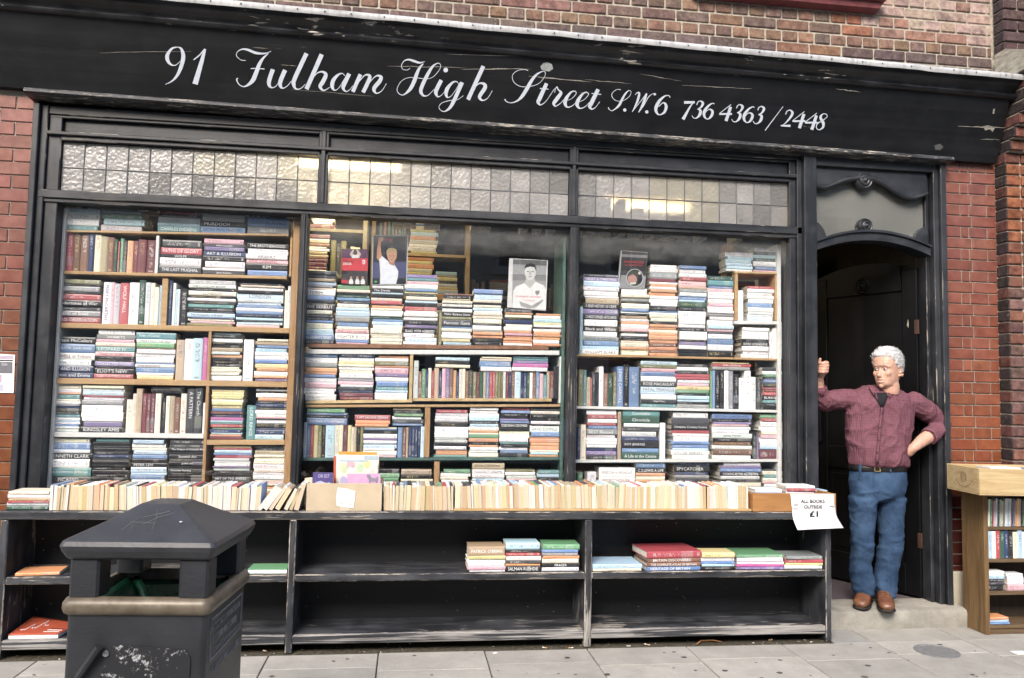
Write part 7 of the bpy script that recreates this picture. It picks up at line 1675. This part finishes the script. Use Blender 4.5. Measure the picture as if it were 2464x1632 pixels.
for c_, d_, r_ in ((C2, (C2-E2).normalized(), .053), (C1, (C1-E1).normalized(), .049)):
    a_ = d_.orthogonal().normalized(); b_ = d_.cross(a_); m_ = MB()
    m_.loft([[c_+d_*o_+(a_*math.cos(2*math.pi*k/20)+b_*math.sin(2*math.pi*k/20))*r_*q_*(1+.04*math.sin(k*1.7)) for k in range(20)] for o_, q_ in ((-.028, .97), (-.024, 1.07), (.012, 1.05), (.020, 1.0), (.016, .90), (-.01, .88))], cap=False); m_.build('cuff', 'shirt', shirt_o, True)
# ================================================================ small things
nb_ = empty('notice_poster', (.13, -.004, 1.37), 'small laminated notice pinned on the left glazed brick pier', 'notice')
P = [at(x, y, -.0045) for x, y in ((-60, 848), (36, 854), (33, 946), (-60, 944))]
MB().prismy([(p.x, p.z) for p in P][::-1], -.0050, -.0038).build('notice_sheet', 'paper', nb_)
def nflat(pts, col):
    mb = MB(); mb.v = [tuple(at(x, y, -.0056)) for x, y in pts]; mb.f = [list(range(len(pts)))]; mb.m = [0]; o = mb.build('print_block', 'print_col', nb_); o.color = (*col, 1)
    if o.data.polygons[0].normal.y > 0: o.data.flip_normals()
nflat([(-58,856),(32,857),(32,864),(-58,864)], (.42,.36,.45)); nflat([(-58,866),(31,866),(31,869),(-58,869)], (.02,.02,.02)); nflat([(-58,871),(30,871),(30,899),(-58,898)], (.16,.16,.18)); nflat([(2,871),(18,871),(18,880),(2,880)], (.5,.52,.55)); nflat([(-58,902),(4,902),(4,920),(-58,920)], (.45,.33,.42)); nflat([(-58,925),(8,925),(8,941),(-58,940)], (.45,.45,.55))
random.seed(12)
# chewing-gum spots: too many to count
gm = MB()
for i in range(170):
    x, y = random.uniform(.2, 7.0), random.uniform(-2.2, -.42); r_ = random.choice((.006, .008, .010, .014, .018)); n0 = len(gm.v)
    if 4.95 < x: y = min(y, -.2)
    a0 = random.random()*6; gm.v += [(x+r_*random.uniform(.75, 1.2)*math.cos(a0+k*.7854), y+r_*random.uniform(.6, 1)*math.sin(a0+k*.7854), .0016) for k in range(8)]; gm.f.append(list(range(n0, n0+8))); gm.m.append(0)
tag(gm.build('gum_spots', 'gum'), 'dark trodden chewing-gum spots scattered over the pavement', 'gum', kind='stuff')
# litter swept along the foot of the bench
lt = MB()
for i in range(150):
    x, y = random.uniform(.4, 4.95), random.uniform(-.395, -.22); s_ = random.uniform(.003, .011); a = random.random()*3.14
    c, s2 = math.cos(a), math.sin(a); n0 = len(lt.v)
    lt.v += [(x+(u*c-v*s2)*s_, y+(u*s2+v*c)*s_, -.004+random.uniform(0, .004)) for u, v in ((-1, -.4), (.2, -.7), (1, .1), (.1, .6))]; lt.f.append([n0, n0+1, n0+2, n0+3]); lt.m.append(i % 3)
tag(lt.build('debris', ('leaf', 'gutter_dirt', 'butt_paper')), 'grit and leaf crumbs along the foot of the bench', 'debris', kind='stuff')
def butt(x, y, a, lab):
    d = Vector((math.cos(a), math.sin(a), 0)); o = MB().tube([Vector((x, y, .0035)), Vector((x, y, .0035))+d*.014], .0036, 8).build('cigarette_butt', 'butt_filter', None, True, (x, y, 0))
    MB().tube([Vector((x, y, .0035))+d*.0142, Vector((x, y, .0035))+d*.026], .0035, 8).build('paper_end', 'butt_paper', o, True); tag(o, lab, 'cigarette butt', 'cigarette butts by the bench')
for zm, x, y, a, lab in (('P8', 815, 1322, 2.2, 'cigarette butt on the pavement below the right bay of the bench'), ('P8', 1725, 1285, .3, 'cigarette butt near the right end of the bench foot'), ('P8', 50, 1345, 2.6, 'leftmost cigarette butt below the second upright of the bench'), ('P8', 215, 1345, .1, 'cigarette butt just left of the third bench upright'), ('P7', 130, 1370, 2.5, 'cigarette butt left of the first inner bench upright')):
    p = atz(ZM[zm][0]+x*.3189, ZM[zm][1]+y*.3189, 0); butt(p.x, p.y, a, lab)
def leafy(pts, z, lab):
    P = [atz(ZM['P8'][0]+x*.3189, ZM['P8'][1]+y*.3189, 0) for x, y in pts]; tag(MB().tube([(p.x, p.y, .006+.004*(i % 2)) for i, p in enumerate(P)], [.003]+[.005]*(len(P)-2)+[.003], 6).build('dry_leaf', 'leaf', None, True), lab, 'leaf')
leafy([(1180,1322),(1210,1300),(1250,1292),(1300,1295),(1370,1302)], 0, 'curled dry brown leaf below the right bay of the bench')
p = atz(600+1855*.3189, 1132+1380*.3189, 0); tag(MB().box(p.x-.012, p.x+.012, p.y-.008, p.y+.008, .0, .003, b=.001, rot=Matrix.Rotation(.5, 3, 'Z')).build('paper_scrap', 'paper'), 'small white paper scrap below the middle bay of the bench', 'litter')
p = atz(2464-16, 1570, 0); tag(MB().box(p.x-.03, p.x+.05, p.y-.04, p.y+.02, .0, .002).build('paper_scrap', 'paper'), 'white paper scrap on the pavement at the far right edge', 'litter')
